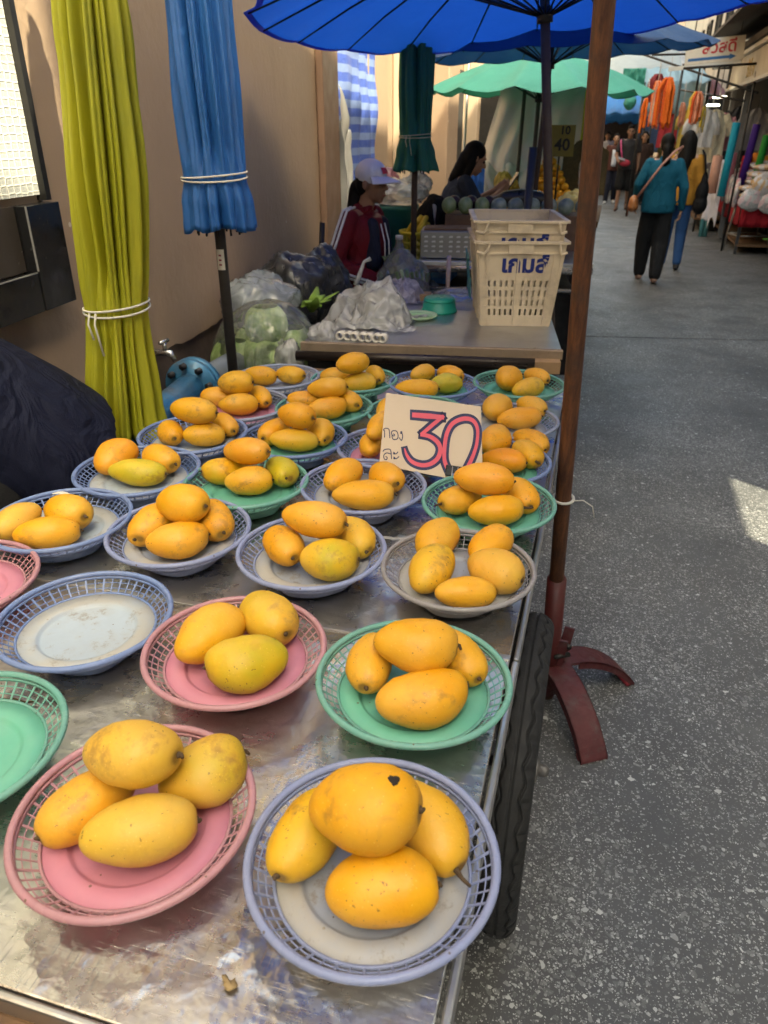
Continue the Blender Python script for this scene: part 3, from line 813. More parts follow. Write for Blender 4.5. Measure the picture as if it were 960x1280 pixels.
MANGO = {
    'B1': [
        ('left', -0.228, 0.509, 0.908, -1.71, 0.119, 0.072, 'g1'),
        ('top', -0.161, 0.501, 0.975, 0.06, 0.115, 0.086, 'n'),
        ('right', -0.105, 0.555, 0.908, -0.72, 0.119, 0.071, 'n'),
        ('front', -0.134, 0.468, 0.910, 0.33, 0.114, 0.077, 'n'),
    ],
    'B2': [
        ('top', -0.434, 0.508, 0.967, 0.06, 0.112, 0.082, 'p'),
        ('left', -0.481, 0.478, 0.907, -2.05, 0.119, 0.069, 'n'),
        ('right', -0.374, 0.549, 0.911, 0.71, 0.106, 0.078, 'o'),
        ('front', -0.401, 0.458, 0.913, 0.54, 0.123, 0.083, 'p'),
    ],
    'B4': [
        ('left', -0.248, 0.805, 0.907, -1.45, 0.119, 0.069, 'n'),
        ('top', -0.181, 0.802, 0.951, 0.16, 0.118, 0.076, 'n'),
        ('right', -0.132, 0.853, 0.905, -0.85, 0.119, 0.065, 'n'),
        ('front', -0.156, 0.745, 0.909, 0.48, 0.128, 0.073, 'n'),
    ],
    'B5': [
        ('left', -0.496, 0.792, 0.914, 1.29, 0.119, 0.085, 'n'),
        ('right', -0.429, 0.860, 0.912, -0.63, 0.119, 0.080, 'g1'),
        ('front', -0.411, 0.747, 0.912, -2.53, 0.118, 0.080, 'g2'),
    ],
    'B8': [
        ('backleft', -0.229, 1.179, 0.910, -1.85, 0.119, 0.077, 'n'),
        ('left', -0.217, 1.067, 0.912, 1.50, 0.119, 0.081, 'g1'),
        ('back', -0.132, 1.187, 0.907, 1.19, 0.119, 0.070, 'n'),
        ('right', -0.110, 1.095, 0.911, -0.32, 0.106, 0.077, 'p'),
        ('front', -0.148, 1.022, 0.904, 0.40, 0.106, 0.063, 'n'),
    ],
    'B9': [
        ('top', -0.441, 1.098, 0.961, -0.01, 0.121, 0.074, 'n'),
        ('left', -0.496, 1.081, 0.909, -0.80, 0.119, 0.073, 'n'),
        ('right', -0.384, 1.151, 0.907, -0.68, 0.119, 0.068, 'g1'),
        ('front', -0.396, 1.048, 0.912, 0.14, 0.106, 0.079, 'g2'),
    ],
    'B10': [
        ('top', -0.705, 1.098, 0.957, -0.21, 0.113, 0.074, 'n'),
        ('left', -0.769, 1.090, 0.909, -1.49, 0.119, 0.074, 'n'),
        ('right', -0.665, 1.134, 0.909, -0.87, 0.119, 0.075, 'n'),
        ('front', -0.690, 1.043, 0.908, 0.57, 0.116, 0.071, 'n'),
    ],
    'B11': [
        ('left', -1.029, 1.027, 0.909, -1.52, 0.119, 0.074, 'p'),
        ('right', -0.961, 1.086, 0.909, -0.36, 0.119, 0.074, 'n'),
        ('front', -0.946, 1.007, 0.905, 0.60, 0.120, 0.066, 'n'),
    ],
    'B12': [
        ('top', -0.174, 1.360, 0.959, 0.11, 0.123, 0.072, 'd'),
        ('left', -0.220, 1.365, 0.904, -2.21, 0.106, 0.063, 'n'),
        ('right', -0.105, 1.416, 0.907, -1.10, 0.119, 0.069, 'n'),
        ('front', -0.141, 1.330, 0.906, 0.35, 0.115, 0.066, 'n'),
    ],
    'B13': [
        ('left', -0.489, 1.399, 0.910, 1.40, 0.119, 0.077, 'n'),
        ('right', -0.399, 1.422, 0.908, -0.90, 0.119, 0.071, 'n'),
        ('front', -0.418, 1.323, 0.907, 0.27, 0.132, 0.069, 'n'),
    ],
    'B14': [
        ('top', -0.699, 1.366, 0.957, -0.19, 0.116, 0.069, 'd'),
        ('left', -0.752, 1.360, 0.905, -2.43, 0.106, 0.065, 'g1'),
        ('right', -0.629, 1.393, 0.906, -0.86, 0.119, 0.067, 'g3'),
        ('front', -0.681, 1.329, 0.904, 0.36, 0.106, 0.063, 'n'),
    ],
    'B15': [
        ('left', -1.028, 1.348, 0.912, 1.55, 0.119, 0.081, 'd'),
        ('right', -0.929, 1.377, 0.907, -0.51, 0.119, 0.069, 'n'),
        ('front', -0.940, 1.303, 0.904, 0.19, 0.132, 0.063, 'g2'),
    ],
    'B16': [
        ('left', -0.196, 1.698, 0.909, 1.38, 0.119, 0.073, 'd'),
        ('back', -0.111, 1.729, 0.904, -0.73, 0.119, 0.063, 'n'),
        ('right', -0.111, 1.649, 0.904, -1.02, 0.119, 0.063, 'n'),
        ('front', -0.161, 1.594, 0.904, -0.09, 0.110, 0.063, 'd'),
    ],
    'B17': [
        ('left', -0.484, 1.601, 0.904, 1.79, 0.119, 0.063, 'n'),
        ('top', -0.459, 1.599, 0.957, 1.45, 0.119, 0.063, 'n'),
        ('back', -0.400, 1.670, 0.904, 0.27, 0.106, 0.063, 'n'),
    ],
    'B18': [
        ('top', -0.676, 1.602, 0.961, -0.32, 0.106, 0.066, 'd'),
        ('left', -0.746, 1.625, 0.904, -1.66, 0.119, 0.063, 'n'),
        ('right', -0.634, 1.657, 0.904, -0.91, 0.119, 0.063, 'n'),
        ('front', -0.676, 1.581, 0.904, 0.37, 0.122, 0.063, 'g1'),
    ],
    'B19': [
        ('top', -0.933, 1.560, 0.963, 0.08, 0.126, 0.069, 'n'),
        ('left', -0.999, 1.545, 0.904, -0.87, 0.119, 0.063, 'n'),
        ('right', -0.893, 1.635, 0.904, -0.74, 0.119, 0.063, 'n'),
        ('front', -0.909, 1.555, 0.904, 0.52, 0.106, 0.063, 'n'),
    ],
    'B20': [
        ('left', -0.227, 1.940, 0.909, 1.44, 0.119, 0.073, 'n'),
        ('back', -0.136, 1.993, 0.904, -0.67, 0.109, 0.063, 'n'),
        ('front', -0.159, 1.887, 0.904, 0.37, 0.122, 0.063, 'n'),
    ],
    'B21': [
        ('left', -0.511, 1.862, 0.904, 1.46, 0.119, 0.063, 'n'),
        ('right', -0.430, 1.890, 0.904, -0.81, 0.119, 0.063, 'n'),
        ('front', -0.449, 1.809, 0.904, 0.27, 0.106, 0.063, 'n'),
    ],
    'B22': [
        ('top', -0.691, 1.869, 0.947, 0.11, 0.115, 0.066, 'n'),
        ('left', -0.757, 1.868, 0.904, -2.87, 0.106, 0.063, 'n'),
        ('right', -0.649, 1.906, 0.904, -0.75, 0.119, 0.063, 'n'),
        ('front', -0.675, 1.827, 0.904, 0.54, 0.111, 0.063, 'n'),
    ],
    'B23': [
        ('top', -0.947, 1.829, 0.951, 0.11, 0.106, 0.072, 'n'),
        ('left', -1.009, 1.834, 0.904, -2.87, 0.106, 0.063, 'n'),
        ('right', -0.898, 1.869, 0.904, -0.86, 0.119, 0.063, 'n'),
        ('front', -0.927, 1.789, 0.904, 0.55, 0.110, 0.063, 'n'),
    ],
    'B24': [
        ('left', -0.231, 2.217, 0.910, 1.44, 0.119, 0.077, 'n'),
        ('back', -0.150, 2.279, 0.904, -0.74, 0.106, 0.063, 'n'),
        ('front', -0.162, 2.158, 0.904, 0.75, 0.112, 0.063, 'g1'),
    ],
    'B25': [
        ('backleft', -0.499, 2.216, 0.904, 1.14, 0.106, 0.063, 'n'),
        ('back', -0.415, 2.231, 0.904, -0.67, 0.106, 0.063, 'n'),
        ('right', -0.409, 2.138, 0.904, 0.78, 0.106, 0.063, 'g3'),
        ('front', -0.480, 2.060, 0.904, 0.05, 0.132, 0.063, 'n'),
    ],
    'B26': [
        ('top', -0.679, 2.064, 0.965, 0.64, 0.106, 0.073, 'n'),
        ('left', -0.750, 2.118, 0.904, -2.87, 0.106, 0.063, 'n'),
        ('right', -0.640, 2.164, 0.904, -1.10, 0.119, 0.063, 'n'),
        ('front', -0.665, 2.077, 0.904, 0.39, 0.106, 0.063, 'g1'),
    ],
    'B27': [
        ('left', -0.980, 2.055, 0.905, 0.27, 0.106, 0.065, 'n'),
        ('right', -0.895, 2.091, 0.904, -0.24, 0.106, 0.063, 'n'),
    ],
}
rng = random.Random(11)
for b, ms in MANGO.items():
    for q, (role, x, y, z, yaw, L, W, tint) in enumerate(ms):
        i = rng.randrange(11)
        me, y0 = MMESH[i]
        o = obj_of(me, 'mango', None, (x, y, z))
        col = TINT[tint]; j = [1+rng.uniform(-.07, .07) for _ in range(2)]
        o.color = (min(.86, col[0]*j[0]), col[1]*j[1], col[2], col[3])
        o.scale = (L/.118, W/.0745, W/.0745)
        pitch = rng.uniform(-.10, .10) if role != 'top' else rng.uniform(-.14, .06)
        o.rotation_euler = Euler((rng.uniform(-.5, .5) + (pi if rng.random() < .5 else 0), pitch, yaw), 'XYZ')
        extra = {'g2': 'greenish ', 'g3': 'green ', 'd': 'deep orange ', 'p': 'pale '}.get(tint, '')
        tag(o, '%s%s in the %s' % (extra, ROLE[role], BASK[b][4]), 'mango', 'ripe mangoes piled in baskets on the cart')
        ln = 2 if (b, role) in LONGST else (1 if rng.random() < .35 else 0)
        obj_of(SMESH[i][ln], 'stalk', o)
# black scar on the nearest topmost mango
first = [c for c in COL.objects if c.name == 'mango.001'][0]
m = MB()
m.lathe([(0, .0010), (.0028, .0011), (.0052, .0006), (.0062, -.0012)], 26, fr=lambda a, i: 1+.42*sin(a*3+.7)*.5+.3*nz(cos(a)*2.2, sin(a)*2.2, 4.4))
sc_ = m.build('scar', plain('black_scar', (.02, .012, .008), .8, bump=.3), first)
Minv = first.matrix_basis.inverted()
pw = first.matrix_basis.translation + Vector((.028, .006, .0)); hit = Minv @ (pw + Vector((0, 0, .2))); dr_ = (Minv.to_3x3() @ Vector((0, 0, -1))).normalized()
bv = mathutils.bvhtree.BVHTree.FromPolygons([v_.co for v_ in first.data.vertices], [tuple(p_.vertices) for p_ in first.data.polygons])
lo_, no_, _, _ = bv.ray_cast(hit, dr_)
if lo_ is not None:
    sc_.location = lo_; sc_.rotation_euler = no_.to_track_quat('Z', 'Y').to_euler()
# ------------------------------------------------------------------ hand written price board
TL, TR, BL = [Vector((p[0]*.945, p[1]*.945, EYE+(p[2]-EYE)*.945)) for p in ((-.452, 1.622, 1.032), (-.232, 1.668, 1.003), (-.447, 1.542, .880))]
SU = TR-TL; SV = BL-TL
SNn = SU.cross(SV).normalized()
if SNn.y > 0: SNn = -SNn
board = thing('price_sign', 'cardboard price sign reading 30 in pink with navy outline among the baskets', 'sign', TL)
def suv(px, py):                              # board units measured in its own drawing grid
    dx, dy = px-160, py-72
    det = 708*528+93*82
    a = (dx*528+dy*82)/det; b = (708*dy-93*dx)/det
    return a, b
def sp(px, py, o=0):
    a, b = suv(px, py)
    return SU*a + SV*b + SNn*o
M_BOARD = plain('plywood_board', (.66, .53, .40), .7, var=.12, vs=5, bump=.25, bs=60)
c4 = [(160, 72), (868, 165), (852, 738), (78, 600)]
MB().hexa([sp(*p, -.005) for p in c4] + [sp(*p, 0) for p in c4]).build('board', M_BOARD, board, bevel=.0008)
M_PINK = plain('pink_marker', (.72, .10, .15), .6, var=.12, vs=40, bump=.05)
M_NAVY = plain('navy_marker', (.018, .02, .085), .55, var=.5, vs=60, bump=.05)
def smooth(pts, n=6):
    out = []
    for i in range(len(pts)-1):
        p0 = pts[max(0, i-1)]; p1 = pts[i]; p2 = pts[i+1]; p3 = pts[min(len(pts)-1, i+2)]
        for k in range(n):
            t = k/n
            out.append(tuple(.5*((2*b)+(-a+c)*t+(2*a-5*b+4*c-d)*t*t+(-a+3*b-3*c+d)*t**3) for a, b, c, d in zip(p0, p1, p2, p3)))
    return out+[tuple(pts[-1])]
def ribbon(m, pts, ws, o, close=False, ext=0):
    n = len(pts); L = []; Rr = []
    for i in range(n):
        a = pts[(i-1) % n] if (close or i) else pts[i]; b = pts[(i+1) % n] if (close or i < n-1) else pts[i]
        dx, dy = b[0]-a[0], b[1]-a[1]; l = max(1e-6, sqrt(dx*dx+dy*dy)); nx, ny = -dy/l, dx/l
        w_ = ws[i] if isinstance(ws, list) else ws
        x, y = pts[i][:2]
        if not close and ext and i == 0: x -= dx/l*ext; y -= dy/l*ext
        if not close and ext and i == n-1: x += dx/l*ext; y += dy/l*ext
        L.append((x+nx*w_/2, y+ny*w_/2)); Rr.append((x-nx*w_/2, y-ny*w_/2))
    vs = []
    for l, r in zip(L, Rr):
        vs += [sp(*l, o), sp(*r, o), sp(*r, o-.0003), sp(*l, o-.0003)]
    fs = []
    for i in range(n if close else n-1):
        a = i*4; b = ((i+1) % n)*4
        fs += [(a, b, b+1, a+1), (a+1, b+1, b+2, a+2), (a+3, a, b, b+3)] if False else [(a, a+1, b+1, b), (a+1, a+2, b+2, b+1), (a, b, b+3, a+3)]
    m.add(vs, fs, 0, False)
def stroke3(pts, wp):
    return pts, wp
bar = [(346, 232, 50), (470, 240, 56), (585, 248, 46)]
diag = [(585, 236, 34), (500, 300, 40), (405, 376, 36)]
bowl = smooth([(400, 374, 40), (470, 388, 44), (528, 430, 48), (545, 485, 46), (520, 548, 46), (460, 590, 44), (390, 597, 44), (325, 572, 40), (290, 525, 30), (276, 476, 14)], 5)
zero = smooth([(600, 640, 46), (572, 560, 42), (578, 460, 42), (602, 360, 42), (650, 290, 44), (730, 256, 46), (800, 268, 44), (832, 330, 36), (822, 430, 34), (790, 520, 38), (742, 612, 44)], 6)
mn, mp = MB(), MB()
for st, e in ((bar, 4), (diag, 0), (bowl, 2), (zero, 4)):
    ribbon(mn, st, [p[2]*.74+40 for p in st], .0006, ext=e+12)
for k, (st, e) in enumerate(((bar, 0), (diag, 0), (bowl, 0), (zero, 0))):
    ribbon(mp, st, [max(5, p[2]*.74-2) for p in st], .0010+.0001*k, ext=e)
mn.build('digit_outline', M_NAVY, board); mp.build('digit_fill', M_PINK, board)
for sts in ([[(130, 400), (132, 352), (124, 345), (140, 332), (162, 336), (168, 352), (170, 404)]],
           [[(196, 372), (206, 378), (200, 388), (188, 380), (184, 362), (196, 350), (222, 352), (232, 375), (228, 405), (205, 414), (190, 406), (186, 384)]],
           [[(250, 358), (262, 356), (260, 368), (250, 366), (262, 366), (266, 390), (256, 420), (240, 398)]],
           [[(112, 502), (126, 488), (160, 484), (172, 498), (174, 556)], [(172, 520), (140, 512), (118, 528), (120, 556), (136, 560), (142, 545), (130, 538)]],
           [[(190, 505), (200, 512), (196, 520), (190, 514), (210, 518), (226, 502)], [(190, 540), (200, 547), (196, 555), (190, 549), (210, 553), (232, 536)]]):
    mt = MB()
    for st in sts: ribbon(mt, smooth(st, 4), 7, .0007)
    mt.build('letter', M_NAVY, board)
clip = thing('binder_clip', 'black binder clip gripping the bottom edge of the price sign', 'clip', TL+sp(640, 650, .004))
Rb = Matrix((SU.normalized(), SV.normalized(), SNn)).transposed()
m = MB().box((0, 0, .003), (.040, .024, .014), Rb); m.build('body', plain('black_enamel', (.012, .012, .013), .3, bump=.05), clip, bevel=.002)
e1 = Rb @ Vector((-.006, -.012, .012)); e2 = Rb @ Vector((-.007, .03, .014)); e3 = Rb @ Vector((.007, .03, .014)); e4 = Rb @ Vector((.006, -.012, .012))
m = MB().tube([e1, e2, e3, e4], .0011, 6); m.build('wire_arm', M_STEELTRIM, clip)

# small litter on the steel
o = MB().grid(lambda u, v: (-.007+.014*u+.003*sin(v*5), -.005+.011*v+.002*sin(u*7), .002+.003*sin(u*3)*sin(v*4)), 6, 6).build('dry_leaf', plain('dry_leaf', (.33, .23, .11), .8, vs=60), None, (-.262, .372, TZ+.0025), solid=.0006)
tag(o, 'small dry leaf scrap lying on the bare steel in front', 'leaf scrap')
o = MB().tube([(-.03, -.004, .003), (-.01, .001, .004), (.012, 0, .003), (.028, .006, .005)], [.0012, .0018, .0016, .001], 6).build('twig', M_STALK, None, (-.735, .655, TZ+.0015))
tag(o, 'thin brown twig on the steel beside the green basket', 'twig')
def strip(name, pts, w_, mat, label, cat, loc):
    m = MB(); n = len(pts); vs = []; fs = []
    for i, p in enumerate(pts):
        a = Vector(pts[max(0, i-1)]); b = Vector(pts[min(n-1, i+1)]); d = (b-a).normalized()
        s_ = d.cross(Vector((.2, .1, 1))).normalized()*w_/2
        vs += [Vector(p)+s_, Vector(p)-s_]
    for i in range(n-1): fs.append((2*i, 2*i+1, 2*i+3, 2*i+2))
    m.add(vs, fs); o = m.build(name, mat, None, loc, solid=.0008, sub=1)
    return tag(o, label, cat)
M_PAPER = plain('off_white_paper', (.66, .60, .50), .7, bump=.2, bs=50)
M_TAPE = plain('clear_tape', (.55, .54, .52), .25, trans=.4)
strip('paper_tag', [(-.03, 0, .05), (-.008, .004, .056), (.010, .006, .052), (.014, .006, .03), (.012, .01, .01)], .016, M_PAPER, 'torn white paper tag curling over the blue basket at left', 'paper tag', (-.99, 1.12, .875))
strip('plastic_ribbon', [(-.07, -.02, .004), (-.05, .02, .02), (-.02, .012, .014), (.0, .02, .022), (.05, .03, .02)], .014, M_TAPE, 'twisted strip of clear plastic between the grey and lavender baskets', 'plastic strip', (-.31, 1.23, TZ+.002))
strip('plastic_ribbon', [(-.02, -.005, .004), (0, .0, .022), (.012, .012, .028), (.02, .03, .012)], .010, M_TAPE, 'small white plastic scrap standing by the blue basket left of the sign', 'plastic strip', (-.60, 1.72, TZ+.002))
# ------------------------------------------------------------------ open market umbrellas
def fabric(name, col, trans=.45, rough=.5, tcol=None):
    if name in _mc: return _mc[name]
    g = G(name); co = g.coord()
    n1 = g.noise(g.coord('Object', (1, 1, 1)), 4.5, 6, .65)
    c = g.mix(n1, tuple(x*.8 for x in col), tuple(min(1, x*1.2) for x in col))
    fade = g.ramp(g.noise(co, 2.2, 6, .75, .5), (.55, 0.), (.8, .35))
    c = g.mix(fade, c, tuple(min(1, x*1.3+.06) for x in col))
    g.set(Base_Color=c, Roughness=rough)
    h = g.math('ADD', g.noise(co, 600, 2), g.math('MULTIPLY', g.noise(co, 9, 5, .6), 2.5))
    h = g.math('ADD', h, g.math('MULTIPLY', g.ramp(g.voro(co, 4.5, 'DISTANCE_TO_EDGE').outputs['Distance'], (0., 1.), (.05, 0.)), .5))
    g.put(g.b.inputs['Normal'], g.bump(h, .4, .010))
    tc = tcol or tuple(min(1, x*1.25) for x in col)
    tw = g.mix(n1, tuple(x*.75 for x in tc), tc)
    g.translucent(tw, trans)
    _mc[name] = g.mat
    return g.mat
def open_umbrella(label, base, top, R, rise, tilt, nr, mat, polemat, pr=.022, sleeve=None, rim_h=None, group=None, seed=0, sag=.05, edge=.04):
    """base/top: pole ends; canopy hangs from the top, its axis turned by tilt (Euler x, y)"""
    base, top = Vector(base), Vector(top)
    t = thing('market_umbrella', label, 'umbrella', base, 0, group)
    Rm = rotm(tilt[0], tilt[1], seed*.37)
    T = top-base
    def cp(a, q, dz=0):
        k = (a/(2*pi)*nr) % 1; b = sin(pi*k)                # 0 on a rib, 1 mid panel
        r = R*q*(1-edge*b*q)
        z = -rise*(q**1.45) - sag*b*(q**1.2)*(1-.35*q) + dz + .010*nz(cos(a)*3.5, sin(a)*3.5+seed, q*4) + .006*q*nz(cos(a)*11, sin(a)*11+seed, q*7)
        return T + Rm @ Vector((r*cos(a), r*sin(a), z))
    per = 8
    m = MB(); NA = nr*per; NQ = 12
    m.grid(lambda u, v: tuple(cp(u*2*pi, .03+.97*v)), NA, NQ, cu=True)
    # hem folded under
    m.grid(lambda u, v: tuple(cp(u*2*pi, 1-.022*v, -.002-.006*v)), NA, 3, cu=True)
    m.build('canopy', mat, t)
    for k in range(nr):
        a = 2*pi*k/nr
        p = [cp(a, q, -.012) for q in (.03, .25, .5, .75, .985)]
        MB().tube(p, [.007, .007, .006, .005, .004], 6).build('rib', M_DARKMETAL, t)
    axis = (T.normalized())
    hubp = T - axis*(rise*.9+.10)
    MB().tube([hubp-axis*.03, hubp+axis*.03], .035, 12).build('runner', M_DARKMETAL, t)
    MB().tube([T-axis*.06, T+axis*.05], [.04, .02], 12).build('crown_hub', M_DARKMETAL, t)
    sm = MB()
    for k in range(nr):
        a = 2*pi*k/nr
        MB().tube([hubp + Rm @ Vector((.035*cos(a), .035*sin(a), 0)), cp(a, .52, -.02)], .0045, 5).build('strut', M_DARKMETAL, t)
    MB().tube([Vector((0,0,0)), T*.33, T*.66, T], pr, 16).build('pole', polemat, t)
    return t
def rust_material():
    g = G('rusty_pole'); co = g.coord()
    st = g.noise(g.coord('Object', (1, 1, .12)), 60, 5, .7)
    c = g.mix(g.ramp(st, (.35, 0.), (.7, 1.)), (.060, .022, .012), (.21, .080, .032))
    c = g.mix(g.ramp(g.noise(co, 14, 6, .7), (.5, 0.), (.7, .7)), c, (.055, .034, .026))
    g.set(Base_Color=c, Metallic=.25, Roughness=.62)
    g.put(g.b.inputs['Normal'], g.bump(g.noise(co, 130, 5, .7), .4, .003))
    return g.mat
M_RUST = rust_material()
M_BLUEFAB = fabric('blue_canvas', (.008, .060, .36), .5, .45, (.006, .095, .66))
M_BLUEFAB2 = fabric('dull_blue_canvas', (.010, .065, .20), .22, .5, (.010, .09, .27))
M_TEALFAB = fabric('mint_canvas', (.07, .40, .29), .22, .5, (.02, .25, .14))
M_BROWNPOLE = plain('brown_pole', (.055, .034, .024), .6, .0, var=.4, vs=20)
PB = Vector((.003, 1.88, 0))
big = open_umbrella('market umbrella on a rusty brown pole with worn red feet beside the mango cart', PB, (-.082, 1.52, 2.72), .80, .24, (.03, 0), 16, M_BLUEFAB, M_RUST, .020, seed=1)  # canopy is out of view, sized and leaned to set where its shade falls
MB().tube([Vector((0, 0, .02)), Vector((-.0138, -.061, .47))], .027, 16).build('sleeve', plain('dark_red_paint', (.085, .014, .013), .5, var=.35, vs=20, dirt=(.06, .03, .025)), big)
M_REDLEG = plain('scuffed_red_steel', (.085, .017, .019), .6, .15, var=.45, vs=24, bump=.4, bs=50, dirt=(.085, .068, .064))
for ang in (-1.02, .58, 2.2, 3.75):
    m = MB(); d = Vector((cos(ang), sin(ang), 0)); n = Vector((-d.y, d.x, 0)); L = .26
    prof = []
    for i in range(13):
        q = i/12
        prof.append((.03+L*q, 0.135*(1-q**2.2)**.9 + .012 if q < 1 else .012))
    vs, fs = [], []
    for i, (r, z) in enumerate(prof):
        wd = .042
        for s_ in (-1, 1):
            vs += [d*r + n*wd*s_ + Vector((0, 0, z)), d*r + n*wd*s_ + Vector((0, 0, max(0.002, z-.008)))]
        if i:
            a = (i-1)*4; b = i*4
            fs += [(a, b, b+2, a+2), (a+1, a+3, b+3, b+1), (a, a+1, b+1, b), (a+2, b+2, b+3, a+3)]
    m.add(vs, fs, 0, False)
    # side flanges of the channel and the turned-under toe
    for s_ in (-1, 1):
        for i in range(2, 12):
            (r0, z0), (r1, z1) = prof[i], prof[i+1]
            h0, h1 = max(.001, z0-.026), max(.001, z1-.026)
            p = [d*r0+n*.042*s_+Vector((0,0,h0)), d*r1+n*.042*s_+Vector((0,0,h1)), d*r1+n*.038*s_+Vector((0,0,h1)), d*r0+n*.038*s_+Vector((0,0,h0)),
                 d*r0+n*.042*s_+Vector((0,0,z0)), d*r1+n*.042*s_+Vector((0,0,z1)), d*r1+n*.038*s_+Vector((0,0,z1)), d*r0+n*.038*s_+Vector((0,0,z0))]
            m.hexa(p)
    lg = m.build('base_leg', M_REDLEG, big)
    e = d*(.03+L-.02)
    MB().tube([e - n*.041 + Vector((0,0,.013)), e + n*.041 + Vector((0,0,.013))], .0125, 10).build('toe', plain('worn_red_paint', (.26, .02, .03), .5, var=.3, vs=30, dirt=(.10, .07, .065)), lg)
    # clamp bolt beside the tube
    q = d*.045 + Vector((0, 0, .19))
    MB().tube([q-n*.02, q+n*.03], .008, 8).build('bolt', M_DARKMETAL, lg)
    m2 = MB().beam(d*.03+Vector((0,0,.12)), d*.05+Vector((0,0,.25)), .03, .008); m2.build('bracket', M_REDLEG, lg)
# cable tie and string round the pole
pz = lambda z: PB + Vector((-.085*z/2.78, -.36*z/2.78, z))
c0 = pz(.735)
m = MB().tube([c0 + Vector((.026*cos(a), .026*sin(a), .004*sin(a))) for a in [2*pi*i/16 for i in range(16)]], .004, 6, closed=True)
m.tube([c0+Vector((.024, -.01, 0)), c0+Vector((.05, -.01, .005)), c0+Vector((.075, -.005, -.012)), c0+Vector((.083, 0, -.045))], .0016, 5)
tag(m.build('string', M_STRING, None), 'pale string knotted round the rusty pole beside the cart', 'string')

open_umbrella('big bright blue market umbrella reaching across the top of the view over the back table', (-.14, 4.05, 0), (-.43, 4.04, 2.435), 1.325, .32, (-.083, -.038), 20, M_BLUEFAB, M_BROWNPOLE, .022, seed=2, edge=.025, sag=.03)
open_umbrella('duller blue market umbrella showing just below the big bright blue one', (-.58, 6.05, 0), (-.50, 6.01, 2.385), 1.05, .32, (-.011, -.05), 16, M_BLUEFAB2, M_BROWNPOLE, .019, seed=3, edge=.025, sag=.03)
teal = open_umbrella('mint green market umbrella over the stall in front of the grey tarp', (-.77, 8.2, 0), (-.775, 8.2, 2.27), 1.06, .34, (.02, -.006), 12, M_TEALFAB, M_BROWNPOLE, .02, seed=4, edge=.06, sag=.07)
MB().tube([(0, 0, 0), (.02, 0, 1.50)], .025, 10).build('pole', plain('blue_grey_pole', (.05, .052, .055), .5, .4), tag(thing('pole_stub', 'short cut off grey pole standing among the fruit', 'pole', (-.50, 5.0, 0))))
# ------------------------------------------------------------------ closed umbrellas
def closed_umbrella(label, base, zb, zt, prof, nf, depth, mat, tie_z, tie_col, pole=None, pr=.02, poletop=None, lean=(0, 0), seed=0, twist=.25, group='closed umbrellas standing along the wall', tail=True, panelcols=None):
    """prof: (z, radius) from the hem up"""
    t = thing('closed_umbrella', label, 'umbrella', base, 0, group)
    def rad(z):
        for (z0, r0), (z1, r1) in zip(prof, prof[1:]):
            if z <= z1:
                q = (z-z0)/(z1-z0); q = q*q*(3-2*q); return r0+(r1-r0)*q
        return prof[-1][1]
    NS, NZ = nf*20, 80
    def fn(u, v):
        z = zb+(zt-zb)*v
        a = u*2*pi
        ph = a*nf + 1.2*nz(z*1.3, seed) + twist*(z-zb)*3 + 2.2*nz(cos(a)*1.1, sin(a)*1.1, seed+z*.35)
        loc = 1+.8*nz(cos(a)*1.7, sin(a)*1.7, seed+z*.5)
        near = min(1, abs(z-tie_z)/.10)                     # pleats squeezed at the tie
        dp = depth*loc*(.22+.78*near)
        c1 = .5+.5*sin(ph); c2 = .5+.5*sin(ph*2.37+1.7*nz(z*1.1, seed+4)+seed); c3 = .5+.5*sin(ph*.53+2+.6*z)
        fold = .62*c1**1.6+.24*c2**1.3+.14*c3                # unequal drapery folds
        hemflare = 1+(.10*fold if z < tie_z-.02 else 0)*min(1, (tie_z-z)/.08)
        r = rad(z)*hemflare*(1-dp*fold*1.25) + .018*nz(cos(a)*1.6, sin(a)*1.6, z*2.2+seed)*near
        zz = z + (0.03*nz(cos(a)*2, sin(a)*2, seed+9)*(1 if v < .02 else 0))
        return (r*cos(a)+lean[0]*(z-zb), r*sin(a)+lean[1]*(z-zb), zz)
    MB().grid(fn, NS, NZ, cu=True).build('canopy', mat, t, solid=.003)
    rt = rad(tie_z)*1.012
    m = MB()
    for k, dz in enumerate((-.005, .006)):
        m.tube([(rt*1.03*cos(a)+lean[0]*(tie_z-zb), rt*1.03*sin(a)+lean[1]*(tie_z-zb), tie_z+dz+.008*sin(a+k)) for a in [2*pi*i/40 for i in range(40)]], .003, 6, closed=True)
    if tail:
        cx, cy = lean[0]*(tie_z-zb), lean[1]*(tie_z-zb)
        for s_ in (0, 1):
            a0 = -1.9+.25*s_
            m.tube([(cx+rt*1.02*cos(a0), cy+rt*1.02*sin(a0), tie_z), (cx+rt*1.15*cos(a0), cy+rt*1.15*sin(a0), tie_z-.03), (cx+rt*1.14*cos(a0+.12), cy+rt*1.14*sin(a0+.1), tie_z-.07-.04*s_)], .0028, 6)
    m.build('tie_cord', tie_col, t)
    if pole is not None:
        MB().tube([(0, 0, 0), (lean[0]*(zt-zb), lean[1]*(zt-zb), zt+.05)], pr, 14).build('pole', pole, t)
    for k in range(nf):
        a = 2*pi*k/nf
        MB().tube([(.6*prof[0][1]*cos(a), .6*prof[0][1]*sin(a), zb-.015), (.55*rad(zb+.3)*cos(a)+lean[0]*.3, .55*rad(zb+.3)*sin(a)+lean[1]*.3, zb+.3)], .004, 5).build('rib', M_DARKMETAL, t)
    return t
